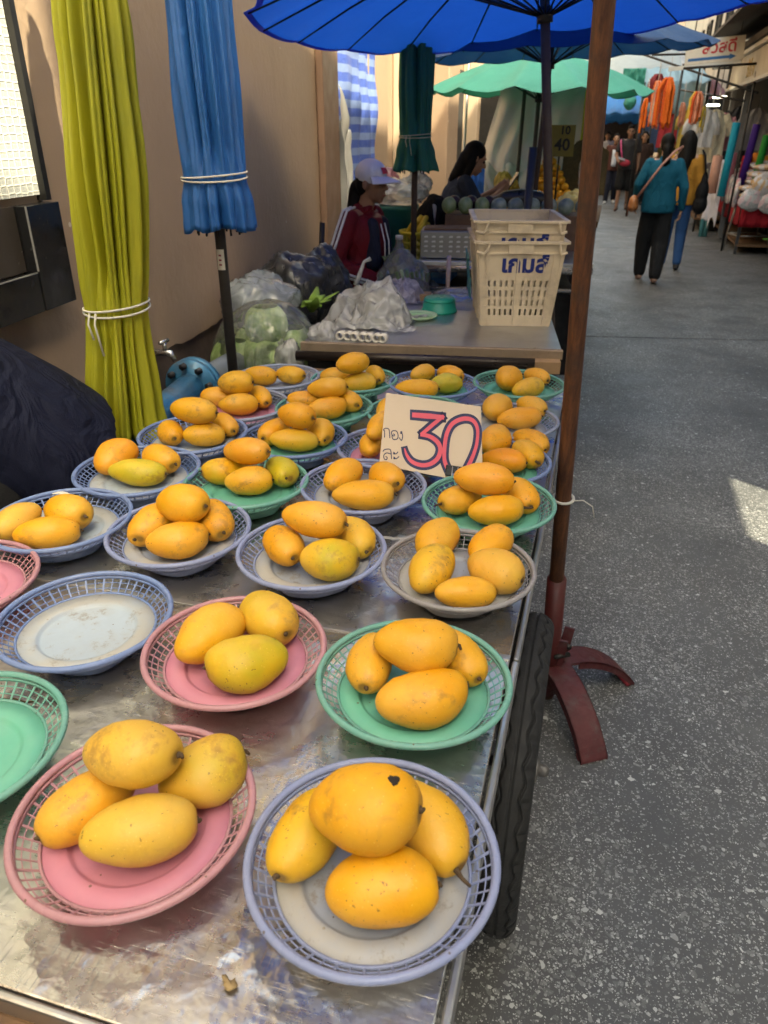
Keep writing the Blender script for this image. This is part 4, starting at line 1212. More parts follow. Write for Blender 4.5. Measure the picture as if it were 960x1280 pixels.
def yel_mat():
    g = G('yellow_green_canvas'); co = g.coord()
    n1 = g.noise(g.coord('Object', (6, 6, .7)), 3, 6, .7)
    c = g.mix(g.ramp(n1, (.3, 0.), (.7, 1.)), (.38, .38, .022), (.52, .48, .035))
    fade = g.ramp(g.noise(co, 5, 6, .7), (.5, 0.), (.75, .5))
    c = g.mix(fade, c, (.30, .30, .05))
    g.set(Base_Color=c, Roughness=.55)
    g.put(g.b.inputs['Normal'], g.bump(g.math('ADD', g.noise(co, 500, 2), g.math('MULTIPLY', g.noise(co, 25, 4), 2)), .2, .004))
    g.translucent(g.mix(.3, c, (.5, .5, .02)), .28)
    return g.mat
closed_umbrella('closed yellow green umbrella tied with white string against the tan wall', (-1.262, 1.735, 0), .80, 2.55,
    [(.78, .125), (.90, .105), (1.16, .082), (1.24, .088), (1.50, .102), (1.75, .092), (2.0, .070), (2.56, .03)], 14, .42, yel_mat(), 1.165, M_STRING, M_DARKMETAL, lean=(.075, .02), seed=1, twist=.35)
M_BLUECAN = fabric('bright_blue_vinyl', (.018, .13, .42), .15, .38)
bu = closed_umbrella('closed blue umbrella on a dark pole in front of the tan wall', (-1.31, 2.51, 0), 1.275, 2.75,
    [(1.26, .128), (1.36, .122), (1.44, .106), (1.50, .108), (1.72, .116), (2.0, .108), (2.3, .095), (2.76, .06)], 11, .36, M_BLUECAN, 1.445, M_STRING, plain('weathered_pole', (.055, .048, .042), .6, .4, var=.35), .019, seed=4, twist=.5, tail=False)
m = MB().grid(lambda u, v: (.0196*cos(-2.2+1.5*u), .0196*sin(-2.2+1.5*u), 1.14+.07*v), 8, 3); m.build('label_sticker', M_PAPER, bu)
m = MB()
for k in range(3): m.grid(lambda u, v: (.0200*cos(-1.75+.5*u), .0200*sin(-1.75+.5*u), 1.155+.016*k+.006*v), 5, 2)
m.build('sticker_print', plain('maroon_print', (.25, .03, .06), .6), bu)
closed_umbrella('closed dark green umbrella tied with pale cloth behind the cap wearing seller', (-1.22, 5.05, 0), 1.36, 2.55,
    [(1.34, .155), (1.46, .125), (1.555, .098), (1.62, .104), (1.85, .116), (2.2, .108), (2.56, .08)], 9, .30, fabric('bottle_green_canvas', (.015, .15, .09), .2, .55), 1.56, plain('pale_cloth_tie', (.40, .42, .27), .8), M_BROWNPOLE, seed=6)
# ------------------------------------------------------------------ people
M_SKIN = plain('skin', (.36, .19, .115), .5, var=.12, vs=14, bump=.05)
M_SKIN2 = plain('skin_tanned', (.25, .125, .075), .5, var=.12, vs=14, bump=.05)
M_HAIR = plain('black_hair', (.007, .006, .0055), .6, var=.4, vs=60, bump=.3, bs=120)
for m_ in (M_HAIR,): m_.node_tree.nodes['Principled BSDF'].inputs['Specular IOR Level'].default_value = .12
def cloth(name, col, rough=.8, bump=.7): 
    if name in _mc: return _mc[name]
    g = G(name); co = g.coord()
    c = g.mix(g.noise(co, 6, 4), tuple(x*.85 for x in col), tuple(min(1, x*1.12) for x in col))
    g.set(Base_Color=c, Roughness=rough); g.b.inputs['Specular IOR Level'].default_value = .18
    h = g.math('ADD', g.math('MULTIPLY', g.noise(g.coord('Object', (1, 1, .45)), 11, 3, .5, 1.2), 4), g.math('MULTIPLY', g.noise(co, 400, 2), .2))
    g.put(g.b.inputs['Normal'], g.bump(h, bump, .012))
    _mc[name] = g.mat
    return g.mat
def blob(name, prims, mat, parent, voxel=.012, smooth=3):
    m = MB()
    for p in prims:
        if p[0] == 'c': m.cap(*p[1:])
        elif p[0] == 't':                       # lofted trunk: sections (centre, half width, half depth) in the frame p[2]
            secs, Rq = p[1], p[2]; N = 20
            vs = [c_ + Rq @ V((w_*cos(2*pi*i/N), d_*sin(2*pi*i/N), 0)) for c_, w_, d_ in secs for i in range(N)]
            fs = [(a*N+i, a*N+(i+1) % N, (a+1)*N+(i+1) % N, (a+1)*N+i) for a in range(len(secs)-1) for i in range(N)]
            fs += [tuple(range(N))[::-1], tuple((len(secs)-1)*N+i for i in range(N))]
            m.add(vs, fs)
        else: m.ell(*p[1:])
    o = m.build(name, mat, parent)
    r = o.modifiers.new('remesh', 'REMESH'); r.mode = 'VOXEL'; r.voxel_size = voxel; r.use_smooth_shade = True
    if smooth:
        s_ = o.modifiers.new('smooth', 'SMOOTH'); s_.iterations = smooth; s_.factor = .5
    return o
V = Vector
def hand(wrist, d, palm_n, side, s=1., curl=.5):
    """palm, four bent fingers of different lengths and a thumb; d points along the hand, palm_n out of the palm"""
    d = V(d).normalized(); n = (V(palm_n) - d*V(palm_n).dot(d)).normalized(); x = d.cross(n)*side
    w_ = V(wrist); P = []
    for k in range(4):
        o = (k-1.5)*.019*s
        P.append(('c', w_+d*.012*s+x*o*.6, w_+d*.082*s+x*o, .013*s, .0115*s))
        ln = (.060, .072, .077, .066)[::-1][k]*s if side > 0 else (.066, .077, .072, .060)[k]*s
        a = w_+d*.084*s+x*o
        b = a + (d*cos(curl*.6)+n*sin(curl*.6))*ln*.48
        c = b + (d*cos(curl*1.6)+n*sin(curl*1.6))*ln*.52
        P += [('c', a, b, .0092*s, .0085*s), ('c', b, c, .0085*s, .0068*s)]
    a = w_+d*.022*s-x*.022*s; b = a + (d*.7-x*.6+n*.35).normalized()*.040*s; c = b + (d*.95-x*.1+n*.4).normalized()*.032*s
    P += [('c', a, b, .0115*s, .010*s), ('c', b, c, .010*s, .0075*s)]
    return P
def person(label, loc, face, H, J, spec, group=None, voxel=.012):
    """J: joint positions for a 1.7 m body facing +Y; spec: garments"""
    k = H/1.7
    t = thing('person', label, 'person', loc, face, group)
    D = dict(hipL=(-.09, 0, .90), hipR=(.09, 0, .90), kneeL=(-.10, .02, .48), kneeR=(.10, .02, .48), ankL=(-.10, -.02, .085), ankR=(.10, -.02, .085),
             toeL=(-.12, .14, .03), toeR=(.12, .14, .03), pel=(0, 0, .95), chest=(0, .0, 1.26), shL=(-.168, -.01, 1.372), shR=(.168, -.01, 1.372),
             elL=(-.225, -.03, 1.11), elR=(.225, -.03, 1.11), wrL=(-.235, .04, .88), wrR=(.235, .04, .88), neck=(0, -.005, 1.44), head=(0, .02, 1.575),
             look=(0, 1, 0), hdL=(0, .15, -1), hdR=(0, .15, -1), pnL=(1, 0, 0), pnR=(-1, 0, 0))
    D.update(J)
    j = {a: V(b)*(1 if a in ('look', 'hdL', 'hdR', 'pnL', 'pnR') else k) for a, b in D.items()}
    look = j['look'].normalized(); rx = look.cross(V((0,0,1))).normalized(); ru = rx.cross(look)
    Rh = Matrix((rx, look, ru)).transposed()
    hp = lambda x, y, z: j['head'] + Rh @ V((x, y, z))*k
    sk = spec.get('skin', M_SKIN); fat = spec.get('fat', 1.)
    tors = (j['chest']-j['pel']).normalized(); shx = (j['shR']-j['shL']).normalized()
    Rt = Matrix((shx, tors.cross(shx), tors)).transposed()
    B = [('e', hp(0, -.012, .022), (.074*k, .094*k, .094*k), Rh), ('e', hp(0, .028, -.045), (.056*k, .062*k, .070*k), Rh), ('c', hp(0, .055, -.092), hp(0, .050, -.08), .026*k, .036*k),
         ('c', hp(0, .086, .012), hp(0, .106, -.026), .008*k, .0125*k), ('c', hp(-.013, .094, -.031), hp(.013, .094, -.031), .0075*k, .0075*k),
         ('c', hp(-.02, .084, -.061), hp(.02, .084, -.061), .007*k, .007*k), ('c', hp(-.017, .082, -.072), hp(.017, .082, -.072), .008*k, .008*k),
         ('c', hp(-.045, .066, .026), hp(.045, .066, .026), .014*k, .014*k), ('e', hp(-.036, .060, -.028), .022*k), ('e', hp(.036, .060, -.028), .022*k),
         ('e', hp(-.076, -.008, -.008), (.010*k, .02*k, .032*k), Rh), ('e', hp(.076, -.008, -.008), (.010*k, .02*k, .032*k), Rh),
         ('c', j['neck']-tors*.03*k, hp(0, -.015, -.055), .054*k, .050*k)]
    ch = j['chest']; pe = j['pel']; mid = (ch+pe)/2
    B += [('e', ch, (.155*k*fat, .105*k*fat, .17*k), Rt), ('e', mid, (.135*k*fat, .095*k*fat, .16*k), Rt), ('e', pe, (.16*k*fat, .11*k*fat, .12*k), Rt),
          ('c', j['shL'], j['shR'], .055*k, .055*k)]
    for s_ in 'LR':
        B += [('c', j['sh'+s_], j['el'+s_], .048*k*fat, .038*k*fat), ('c', j['el'+s_], j['wr'+s_], .037*k*fat, .026*k)]
        B += hand(j['wr'+s_], j['hd'+s_], j['pn'+s_], 1 if s_ == 'R' else -1, k*.95, spec.get('curl', .5))
        B += [('c', j['hip'+s_], j['knee'+s_], .082*k*fat, .054*k*fat), ('c', j['knee'+s_], j['ank'+s_], .053*k*fat, .034*k),
              ('c', j['ank'+s_]+V((0,0,-.03*k)), j['toe'+s_], .034*k, .024*k)]
    blob('body', B, sk, t, voxel*.62, 2)
    # clothes
    g = 1.10*fat
    if 'shirt' in spec:
        col, sleeve, hem, loose = spec['shirt']
        low = pe + (j['hipL']+j['hipR']-2*pe)/2*hem
        lw = k*g*loose; bot = low - tors*.10*k
        Tq = [('t', [(bot, .160*lw, .118*lw), (low, .163*lw, .122*lw), (mid-tors*.02*k, .146*lw, .108*lw), (mid+(ch-mid)*.6, .152*lw, .112*lw), (ch+tors*.03*k, .160*lw, .112*lw), (ch+tors*.10*k, .145*lw, .092*lw), (ch+tors*.15*k, .10*lw, .07*lw)], Rt),
              ('c', j['shL']*.94+ch*.06, j['shR']*.94+ch*.06, .056*k*fat, .056*k*fat), ('c', j['neck']-tors*.07*k, j['neck']-tors*.008*k, .085*k, .060*k)]
        for s_ in 'LR':
            a, b, c = j['sh'+s_], j['el'+s_], j['wr'+s_]
            if sleeve == 'long':
                Tq += [('c', a, b, .060*k*fat*loose, .052*k*fat*loose), ('c', b, b+(c-b)*.93, .053*k*fat*loose, .040*k*loose)]
            else:
                Tq += [('c', a, a+(b-a)*.62, .066*k*fat*loose, .062*k*fat*loose)]
        blob('shirt', Tq, col, t, voxel, 7)
    if 'pants' in spec:
        col, ln, wd = spec['pants']
        Tq = [('e', pe-tors*.02*k, (.162*k*g, .120*k*g, .115*k), Rt)]
        for s_ in 'LR':
            a, b, c = j['hip'+s_], j['knee'+s_], j['ank'+s_]
            if ln == 'long': Tq += [('c', a, b, .092*k*fat, .066*k*fat*wd), ('c', b, b+(c-b)*.97, .066*k*fat*wd, .050*k*wd)]
            else: Tq += [('c', a, a+(b-a)*.95, .096*k*fat, .088*k*fat*wd)]
        blob('trousers', Tq, col, t, voxel, 6)
    if 'shoe' in spec:
        for s_ in 'LR':
            a, b = j['ank'+s_], j['toe'+s_]
            d = (b-(a+V((0,0,-.05*k)))); 
            blob('shoe', [('c', a+V((0,0,-.045*k))-d*.15, b, .042*k, .036*k), ('c', a+V((0,0,-.02*k)), a+V((0,0,-.04*k)), .042*k, .042*k)], spec['shoe'], t, voxel*.8)
    if 'hair' in spec:
        st = spec['hair']
        Q = [('e', hp(0, -.022, .036), (.083*k, .096*k, .096*k), Rh)]
        if st == 'short': Q += [('e', hp(0, -.06, -.01), (.07*k, .05*k, .07*k), Rh), ('e', hp(0, .045, .095), (.06*k, .045*k, .035*k), Rh)]
        if st == 'pony': Q += [('e', hp(0, -.05, -.01), (.075*k, .06*k, .075*k), Rh), ('e', hp(0, -.11, -.035), (.05*k, .045*k, .05*k), Rh), ('c', hp(0, -.12, -.05), hp(.01, -.12, -.17), .045*k, .052*k), ('c', hp(.01, -.12, -.17), hp(-.01, -.11, -.25), .05*k, .02*k)]
        if st == 'long': Q += [('c', hp(-.05, -.045, .02), hp(-.065, -.06, -.20), .055*k, .05*k), ('c', hp(.05, -.045, .02), hp(.065, -.06, -.20), .055*k, .05*k), ('c', hp(0, -.06, .0), hp(0, -.105, -.24), .075*k, .075*k), ('c', hp(0, -.105, -.24), hp(.01, -.12, -.42), .075*k, .035*k)]
        if st == 'bob': Q += [('e', hp(0, -.05, -.02), (.08*k, .065*k, .09*k), Rh), ('c', hp(-.055, -.02, .0), hp(-.062, -.02, -.15), .035*k, .03*k), ('c', hp(.055, -.02, .0), hp(.062, -.02, -.15), .035*k, .03*k), ('c', hp(0, -.07, -.02), hp(0, -.09, -.20), .06*k, .05*k)]
        if st == 'bun': Q += [('e', hp(0, -.06, -.01), (.07*k, .05*k, .07*k), Rh), ('e', hp(0, -.09, .06), .04*k)]
        blob('hair', Q, spec.get('haircol', M_HAIR), t, voxel*.8, 2)
    for s_ in (-1, 1):
        MB().ell(hp(s_*.031, .0745, .004), .0115*k, seg=8, rings=6).build('eye', plain('dark_eyes', (.03, .02, .016), .2), t)
        MB().tube([hp(s_*.016, .083, .026), hp(s_*.034, .081, .031), hp(s_*.052, .070, .025)], .0038*k, 6).build('eyebrow', M_HAIR, t)
    m = MB().tube([hp(-.021, .0895, -.0665), hp(0, .0935, -.0665), hp(.021, .0895, -.0665)], .0042*k, 6)
    m.build('lips', plain('lips', (.25, .075, .06), .5), t)
    return t, j, hp, k, Rh
def strap(parent, pts, w_, th, mat, name='strap'):
    m = MB().tube(pts, w_, 8, flat=th/w_ if th < w_ else 1, fdir=(0, 1, 0))
    return m.build(name, mat, parent)

# the woman in teal, walking away
tw, j, hp, k, Rh = person('woman in a teal long sleeved top and black trousers walking away', (.54, 9.62, 0), 0, 1.57,
    dict(kneeL=(-.10, .10, .49), ankL=(-.10, .12, .085), toeL=(-.11, .28, .03), kneeR=(.09, -.02, .47), ankR=(.075, -.22, .10), toeR=(.075, -.10, .03),
         elL=(-.265, -.06, 1.14), wrL=(-.27, .10, .93), elR=(.265, -.05, 1.12), wrR=(.28, .03, .86)),
    dict(shirt=(cloth('teal_knit', (.006, .085, .135)), 'long', .55, 1.08), pants=(cloth('black_trousers', (.012, .012, .013)), 'long', 1.5), hair='pony', skin=M_SKIN, fat=1.06, shoe=plain('tan_sandal', (.30, .17, .12), .6)))
M_TANLEATHER = plain('tan_leather', (.36, .13, .04), .45, var=.3, vs=20, dirt=(.12, .05, .02))
bag = thing('shoulder_bag', 'small tan leather shoulder bag at the teal woman\'s left hip', 'bag', (.54-.275, 9.56, .86))
blob('pouch', [('e', (0, 0, 0), (.055, .125, .085)), ('e', (0, 0, -.04), (.06, .135, .06))], M_TANLEATHER, bag, .01)
m = MB()
for q in range(14): m.tube([(-.05+.008*q*0, -.10+.016*q, -.03), (-.052, -.10+.016*q, -.12-.015*sin(q*2.3))], .006, 5)
m.build('fringe', plain('brown_fringe', (.16, .05, .018), .7), bag)
strap(bag, [(.03, -.05, .06), (.10, -.115, .18), (.24, -.125, .40), (.36, -.09, .54), (.44, .03, .58), (.40, .12, .50), (.20, .16, .25), (.02, .08, .07)], .0125, .005, plain('pinkish_strap', (.42, .20, .15), .5))
# the woman in mustard beside her
mw, j, hp, k, Rh = person('long haired woman in a mustard top and jeans walking away beside teal', (.83, 10.55, 0), -.06, 1.60,
    dict(kneeR=(.09, .06, .48), ankR=(.10, -.05, .10), toeR=(.10, .03, .03), kneeL=(-.09, .10, .48), ankL=(-.10, .05, .085), toeL=(-.10, .2, .03)),
    dict(shirt=(cloth('mustard_cotton', (.42, .19, .03)), 'long', .5, 1.05), pants=(cloth('blue_jeans', (.025, .075, .20)), 'long', 1.15), hair='long', haircol=M_HAIR, shoe=plain('dark_sneaker', (.03, .03, .03), .7)))
tb = thing('tote_bag', 'big slouchy black tote bag on the mustard woman\'s right shoulder', 'bag', (1.075, 10.50, .92))
blob('pouch', [('e', (0, 0, 0), (.075, .14, .16)), ('e', (0, 0, -.13), (.085, .16, .12)), ('e', (0, 0, .12), (.045, .10, .12))], cloth('black_canvas', (.010, .010, .011)), tb, .012)
strap(tb, [(0, -.08, .2), (-.045, -.06, .42), (-.075, 0, .47), (-.045, .06, .42), (0, .08, .2)], .011, .005, cloth('black_canvas', (.010, .010, .011)))
# coming the other way
pm, j, hp, k, Rh = person('man in a charcoal T-shirt and black shorts walking towards the camera', (.27, 18.9, 0), pi, 1.72,
    dict(kneeR=(.10, .10, .48), ankR=(.11, .16, .09), toeR=(.13, .30, .03), kneeL=(-.09, .02, .47), ankL=(-.10, -.22, .14), toeL=(-.10, -.10, .03), elR=(.25, .02, 1.12), wrR=(.18, .20, .98), hdR=(-.5, .8, .1), pnR=(0, 0, 1), head=(0, .03, 1.575)),
    dict(shirt=(cloth('charcoal_cotton', (.035, .033, .035)), 'short', .5, 1.08), pants=(cloth('black_shorts', (.012, .012, .012)), 'short', 1.2), hair='short', skin=M_SKIN2, shoe=plain('brown_sandal', (.09, .045, .03), .6)))
rb_ = thing('waist_bag', 'red pouch with a pink strap carried by the charcoal T-shirt man', 'bag', (.22, 18.66, .98))
blob('pouch', [('e', (0, 0, 0), (.12, .05, .07))], plain('red_nylon', (.42, .025, .05), .5), rb_, .012)
strap(rb_, [(-.06, .02, .05), (-.11, .10, .25), (-.14, .14, .42), (-.13, .25, .47)], .016, .006, plain('pink_strap', (.50, .05, .16), .6))
o = MB().box((0, 0, 0), (.15, .09, .012), rotm(.5, .3, .2)).build('wallet', plain('grey_case', (.25, .25, .27), .4), None, (.14, 18.62, 1.06), bevel=.004)
tag(o, 'grey wallet in the hand of the charcoal T-shirt man', 'wallet')
person('woman in an open maroon jacket over a white top behind the pole', (-.02, 20.7, 0), pi, 1.55,
    dict(kneeR=(.09, .10, .48), ankR=(.10, .12, .085), toeR=(.11, .26, .03), ankL=(-.10, -.12, .10)),
    dict(shirt=(cloth('maroon_jacket', (.075, .028, .022)), 'long', .7, 1.12), pants=(cloth('navy_trousers', (.016, .017, .028)), 'long', 1.3), hair='bun', shoe=plain('white_shoe', (.5, .5, .5), .6)))
f = [c for c in COL.objects if c.name.startswith('person')][-1]
MB().grid(lambda u, v: (-.055+.11*u, .155+.02*sin(pi*u), 1.20-.36*v), 6, 6).build('white_top', cloth('white_cotton', (.6, .62, .68)), f, solid=.006)
person('woman in dark brown half hidden behind the charcoal T-shirt man', (.62, 20.4, 0), pi, 1.60, dict(), dict(shirt=(cloth('brown_cotton', (.05, .03, .026)), 'short', .5, 1.08), pants=(cloth('grey_trousers', (.03, .03, .032)), 'long', 1.2), hair='long', shoe=plain('dark_sneaker', (.03, .03, .03), .7)))
person('dark clothed shopkeeper standing back inside the fabric shop', (3.05, 13.9, 0), 1.9, 1.62, dict(), dict(shirt=(cloth('black_cotton', (.012, .011, .011)), 'long', .5, 1.08), pants=(cloth('black_trousers', (.012, .012, .013)), 'long', 1.2), hair='long', skin=M_SKIN2, shoe=plain('dark_sneaker', (.03, .03, .03), .7)))
person('distant shopper in a white shirt far down the alley', (-.28, 25.5, 0), pi, 1.6, dict(), dict(shirt=(cloth('white_cotton', (.6, .62, .68)), 'short', .5, 1.1), pants=(cloth('grey_trousers', (.03, .03, .032)), 'long', 1.2), hair='short', shoe=plain('dark_sneaker', (.03, .03, .03), .7)))
person('distant shopper in an olive shirt beside the stalls', (1.25, 22.5, 0), 2.6, 1.62, dict(), dict(shirt=(cloth('olive_cotton', (.07, .075, .035)), 'short', .5, 1.1), pants=(cloth('navy_trousers', (.016, .017, .028)), 'long', 1.2), hair='pony', shoe=plain('dark_sneaker', (.03, .03, .03), .7)))

# seller in the red jacket and white cap, seated behind the back table
M_RED = cloth('dark_red_jersey', (.13, .006, .012), .55)
M_NAVYJ = cloth('navy_jersey', (.012, .014, .03), .6)
se, j, hp, k, Rh = person('seated seller in a dark red track jacket and white cap', (-1.42, 4.55, .14), -1.75, 1.58,
    dict(pel=(0, -.02, .60), chest=(0, .02, .93), shL=(-.175, .0, 1.06), shR=(.175, .0, 1.06), neck=(0, .02, 1.12), head=(0, .075, 1.265), look=(.06, 1, -.04),
         hipL=(-.10, .02, .58), hipR=(.10, .02, .58), kneeL=(-.16, .42, .60), kneeR=(.16, .42, .60), ankL=(-.15, .40, .13), ankR=(.15, .40, .13), toeL=(-.17, .55, .05), toeR=(.17, .55, .05),
         elL=(-.26, .03, .80), elR=(.28, -.06, .80), wrL=(-.06, .27, .72), wrR=(.10, .22, .68), hdL=(.7, .6, -.1), hdR=(-.7, .6, -.1), pnL=(0, .3, -1), pnR=(0, .3, -1)),
    dict(shirt=(M_RED, 'long', .9, 1.10), pants=(cloth('light_jeans', (.12, .16, .23)), 'long', 1.15), hair='pony', skin=M_SKIN2, shoe=plain('dark_sneaker', (.03, .03, .03), .7)), voxel=.010)
# white double stripe down each sleeve and navy front panels
M_WHITE = plain('white_tape', (.66, .64, .62), .7)
for s_ in 'LR':
    a, b, c = j['sh'+s_], j['el'+s_], j['wr'+s_]; sx = -1 if s_ == 'L' else 1
    for dq in (-.014, .014):
        off = V((sx*.058*k, dq - .012*k, .02))
        pts = [a+V((-sx*.05, dq, .068))*k, a+V((sx*.045, dq-.005, .056))*k]
        for q in (.25, .5, .75, .98): pts.append(a+(b-a)*q + V((sx*(.074-.012*q), dq-.01, .012))*k)
        for q in (.2, .45, .7, .9):
            ax = (c-b).normalized(); ou = V((sx*.75, -.62, .1)); ou = (ou-ax*ou.dot(ax)).normalized(); up = ax.cross(ou)
            pts.append(b+(c-b)*q + (ou*(.061-.014*q) + up*dq)*k)
        MB().tube(pts, .0075, 6).build('sleeve_stripe', M_WHITE, se)
blob('front_panel', [('c', V((-.075, .105, 1.02))*k, V((-.085, .12, .80))*k, .05*k, .06*k), ('c', V((.075, .105, 1.02))*k, V((.085, .12, .80))*k, .05*k, .06*k)], M_NAVYJ, se, .010)
m = MB()
for sx in (-1, 1): m.tube([V((sx*.028, .148, 1.03))*k, V((sx*.03, .178, .92))*k, V((sx*.032, .182, .78))*k], .004, 6)
m.build('piping', M_WHITE, se)
blob('collar', [('c', j['neck']+V((-.055, .0, -.02)), j['neck']+V((-.03, .05, .0)), .025*k, .02*k), ('c', j['neck']+V((.055, .0, -.02)), j['neck']+V((.03, .05, .0)), .025*k, .02*k), ('c', j['neck']+V((-.05, -.03, .0)), j['neck']+V((.05, -.03, .0)), .026*k, .026*k)], M_RED, se, .009)
cp = thing('cap_shape', None, None); cp.name = 'cap'; cp.parent = se
M_CAP = cloth('white_cap_cotton', (.66, .64, .68), .8, .2)
blob('crown', [('e', hp(0, -.012, .052), (.092*k, .108*k, .088*k), Rh)], M_CAP, cp, .008)
m = MB()
def brim(u, v):
    a = -1.15+2.3*u; r = .088+.085*v*cos(a*.62)
    return tuple(hp(r*sin(a)*(.95), -.005+r*cos(a)+.02*v, .040-.016*v-.02*(1-cos(a))*v-.01*v*v))
m.grid(brim, 20, 8).build('brim', M_CAP, cp, solid=.004)
m = MB().grid(lambda u, v: tuple(hp(.005+(-.032+.064*u), .0965-.012*abs(u-.5)-.016*v*v+.004, .058+.034*v)), 8, 5); m.build('badge', plain('red_badge', (.55, .03, .05), .6), cp)
m = MB()
for q in range(6): m.grid(lambda u, v: tuple(hp(-.017+.008*q+.005*u, .1025-.012*abs((q/6)-.4)-.008, .069+.010*v)), 2, 2)
m.build('badge_print', M_WHITE, cp)
ap = MB().grid(lambda u, v: (-.14+.28*u, .20+.04*sin(pi*u)+.12*v*(1-v)+.05*v, .80-.26*v+.015*sin(u*12+v*4)), 16, 14).build('apron', plain('green_print_apron', (.10, .13, .05), .8, var=.7, vs=16, dirt=(.04, .03, .03)), se, solid=.006)
st = thing('stool', 'plastic stool under the seller in the red jacket', 'stool', (-1.47, 4.55, 0)); 
def stool(t, h, r, mat):
    MB().lathe([(0, h), (r, h), (r+.008, h-.02), (r, h-.03), (0, h-.03)], 20).build('seat', mat, t)
    for a in (.8, 2.36, 3.93, 5.5): MB().tube([(r*.75*cos(a), r*.75*sin(a), h-.02), (r*1.05*cos(a), r*1.05*sin(a), 0)], [.025, .02], 8).build('leg', mat, t)
stool(st, .58, .15, plain('blue_plastic_stool', (.03, .10, .3), .4))

# woman looking at her phone further back
ph, j, hp, k, Rh = person('seated dark haired woman in a navy T-shirt looking at her phone', (-1.17, 6.15, .22), -1.15, 1.58,
    dict(pel=(0, -.08, .66), chest=(0, .03, .97), shL=(-.165, .05, 1.09), shR=(.165, .05, 1.09), neck=(0, .085, 1.14), head=(0, .165, 1.27), look=(0, 1, -.45),
         hipL=(-.10, -.05, .64), hipR=(.10, -.05, .64), kneeL=(-.13, .36, .78), kneeR=(.13, .36, .78), ankL=(-.12, .34, .32), ankR=(.12, .34, .32), toeL=(-.13, .48, .25), toeR=(.13, .48, .25),
         elL=(-.20, .14, .88), elR=(.21, .17, .90), wrL=(-.06, .36, 1.02), wrR=(.08, .38, 1.02), hdL=(.4, .7, .5), hdR=(-.35, .75, .5), pnL=(.6, -.5, .3), pnR=(-.6, -.5, .3)),
    dict(shirt=(cloth('navy_cotton', (.028, .036, .058)), 'short', .7, 1.08), pants=(cloth('beige_shorts', (.3, .2, .14)), 'short', 1.1), hair='bob', skin=M_SKIN), voxel=.010)
pp = MB().box((0, 0, 0), (.075, .010, .15), rotm(-.6, 0, -1.15)).build('phone', plain('phone_black', (.015, .015, .018), .2), None, (-.752, 6.38, 1.24), bevel=.004)
tag(pp, 'dark smartphone held up by the woman in the navy T-shirt', 'phone')
st = thing('stool', 'low stool under the woman looking at her phone', 'stool', (-1.22, 6.10, 0)); stool(st, .74, .15, plain('red_plastic_stool', (.35, .04, .04), .4))

# person in navy at the left edge, seated by the cart and leaning out of view
nv, j, hp, k, Rh = person('person in a navy shirt and black trousers seated at the left edge', (-1.33, 1.45, .06), pi*.80, 1.78,
    dict(pel=(0, 0, .80), chest=(.03, .27, 1.03), shL=(-.15, .38, 1.12), shR=(.19, .36, 1.16), neck=(.03, .42, 1.2), head=(.04, .52, 1.30), look=(0, 1, -.3),
         hipL=(-.10, .03, .76), hipR=(.10, .03, .76), kneeL=(-.15, .42, .66), kneeR=(.15, .42, .66), ankL=(-.15, .38, .2), ankR=(.15, .38, .2), toeL=(-.16, .52, .12), toeR=(.16, .52, .12),
         elL=(-.22, .48, .90), elR=(.25, .5, .92), wrL=(-.1, .66, .82), wrR=(.12, .66, .82), hdL=(.3, .8, -.2), hdR=(-.3, .8, -.2), pnL=(0, 0, -1), pnR=(0, 0, -1)),
    dict(shirt=(cloth('navy_blue_shirt', (.005, .007, .022), .7, 1.0), 'long', .35, 1.22), pants=(cloth('black_trousers', (.012, .012, .013)), 'long', 1.2), hair='short', fat=1.15, shoe=plain('dark_sneaker', (.03, .03, .03), .7)))
st = thing('stool', 'tall dark stool under the navy clothed person', 'stool', (-1.30, 1.47, 0)); stool(st, .70, .15, plain('dark_stool', (.03, .03, .035), .5))
# ------------------------------------------------------------------ second cart with crates
t2 = thing('back_table', 'second steel topped cart with wooden edge and dark front rail behind the mangoes', 'table', (-1.15, 2.81, 0), radians(8.5))
T2Z = .80
MB().box((.53, .60, T2Z-.006), (1.06, 1.14, .012)).build('top_sheet', steel_material('worn_steel', (.60, .61, .62), .26, .6), t2, bevel=.002)
MB().box((.53, .014, T2Z-.006), (1.06, .028, .036)).build('wood_edge', plain('weathered_wood', (.26, .185, .12), .75, var=.35, vs=9, bump=.4, dirt=(.12, .08, .05)), t2, bevel=.003)
MB().tube([(-.01, -.035, T2Z-.033), (.95, -.035, T2Z-.033)], .021, 12).build('rail', plain('dark_brown_pipe', (.032, .022, .018), .35, .4, var=.3), t2)
MB().box((.985, -.025, T2Z-.045), (.13, .05, .05)).build('wood_block', plain('raw_wood', (.33, .20, .10), .75, var=.3, vs=12, bump=.3), t2, bevel=.003)
MB().box((.53, .05, T2Z-.09), (1.02, .03, .05)).build('apron', M_DARKMETAL, t2)
for x in (.05, 1.0):
    for y in (.06, 1.1): MB().box((x, y, .37), (.045, .045, .75)).build('leg', M_FRAMEDK, t2)
MB().box((.53, .6, .30), (1.0, 1.1, .02)).build('under_shelf', M_WOODOLD, t2)
T2 = Matrix.Translation((-1.15, 2.81, 0)) @ Matrix.Rotation(radians(8.5), 4, 'Z')

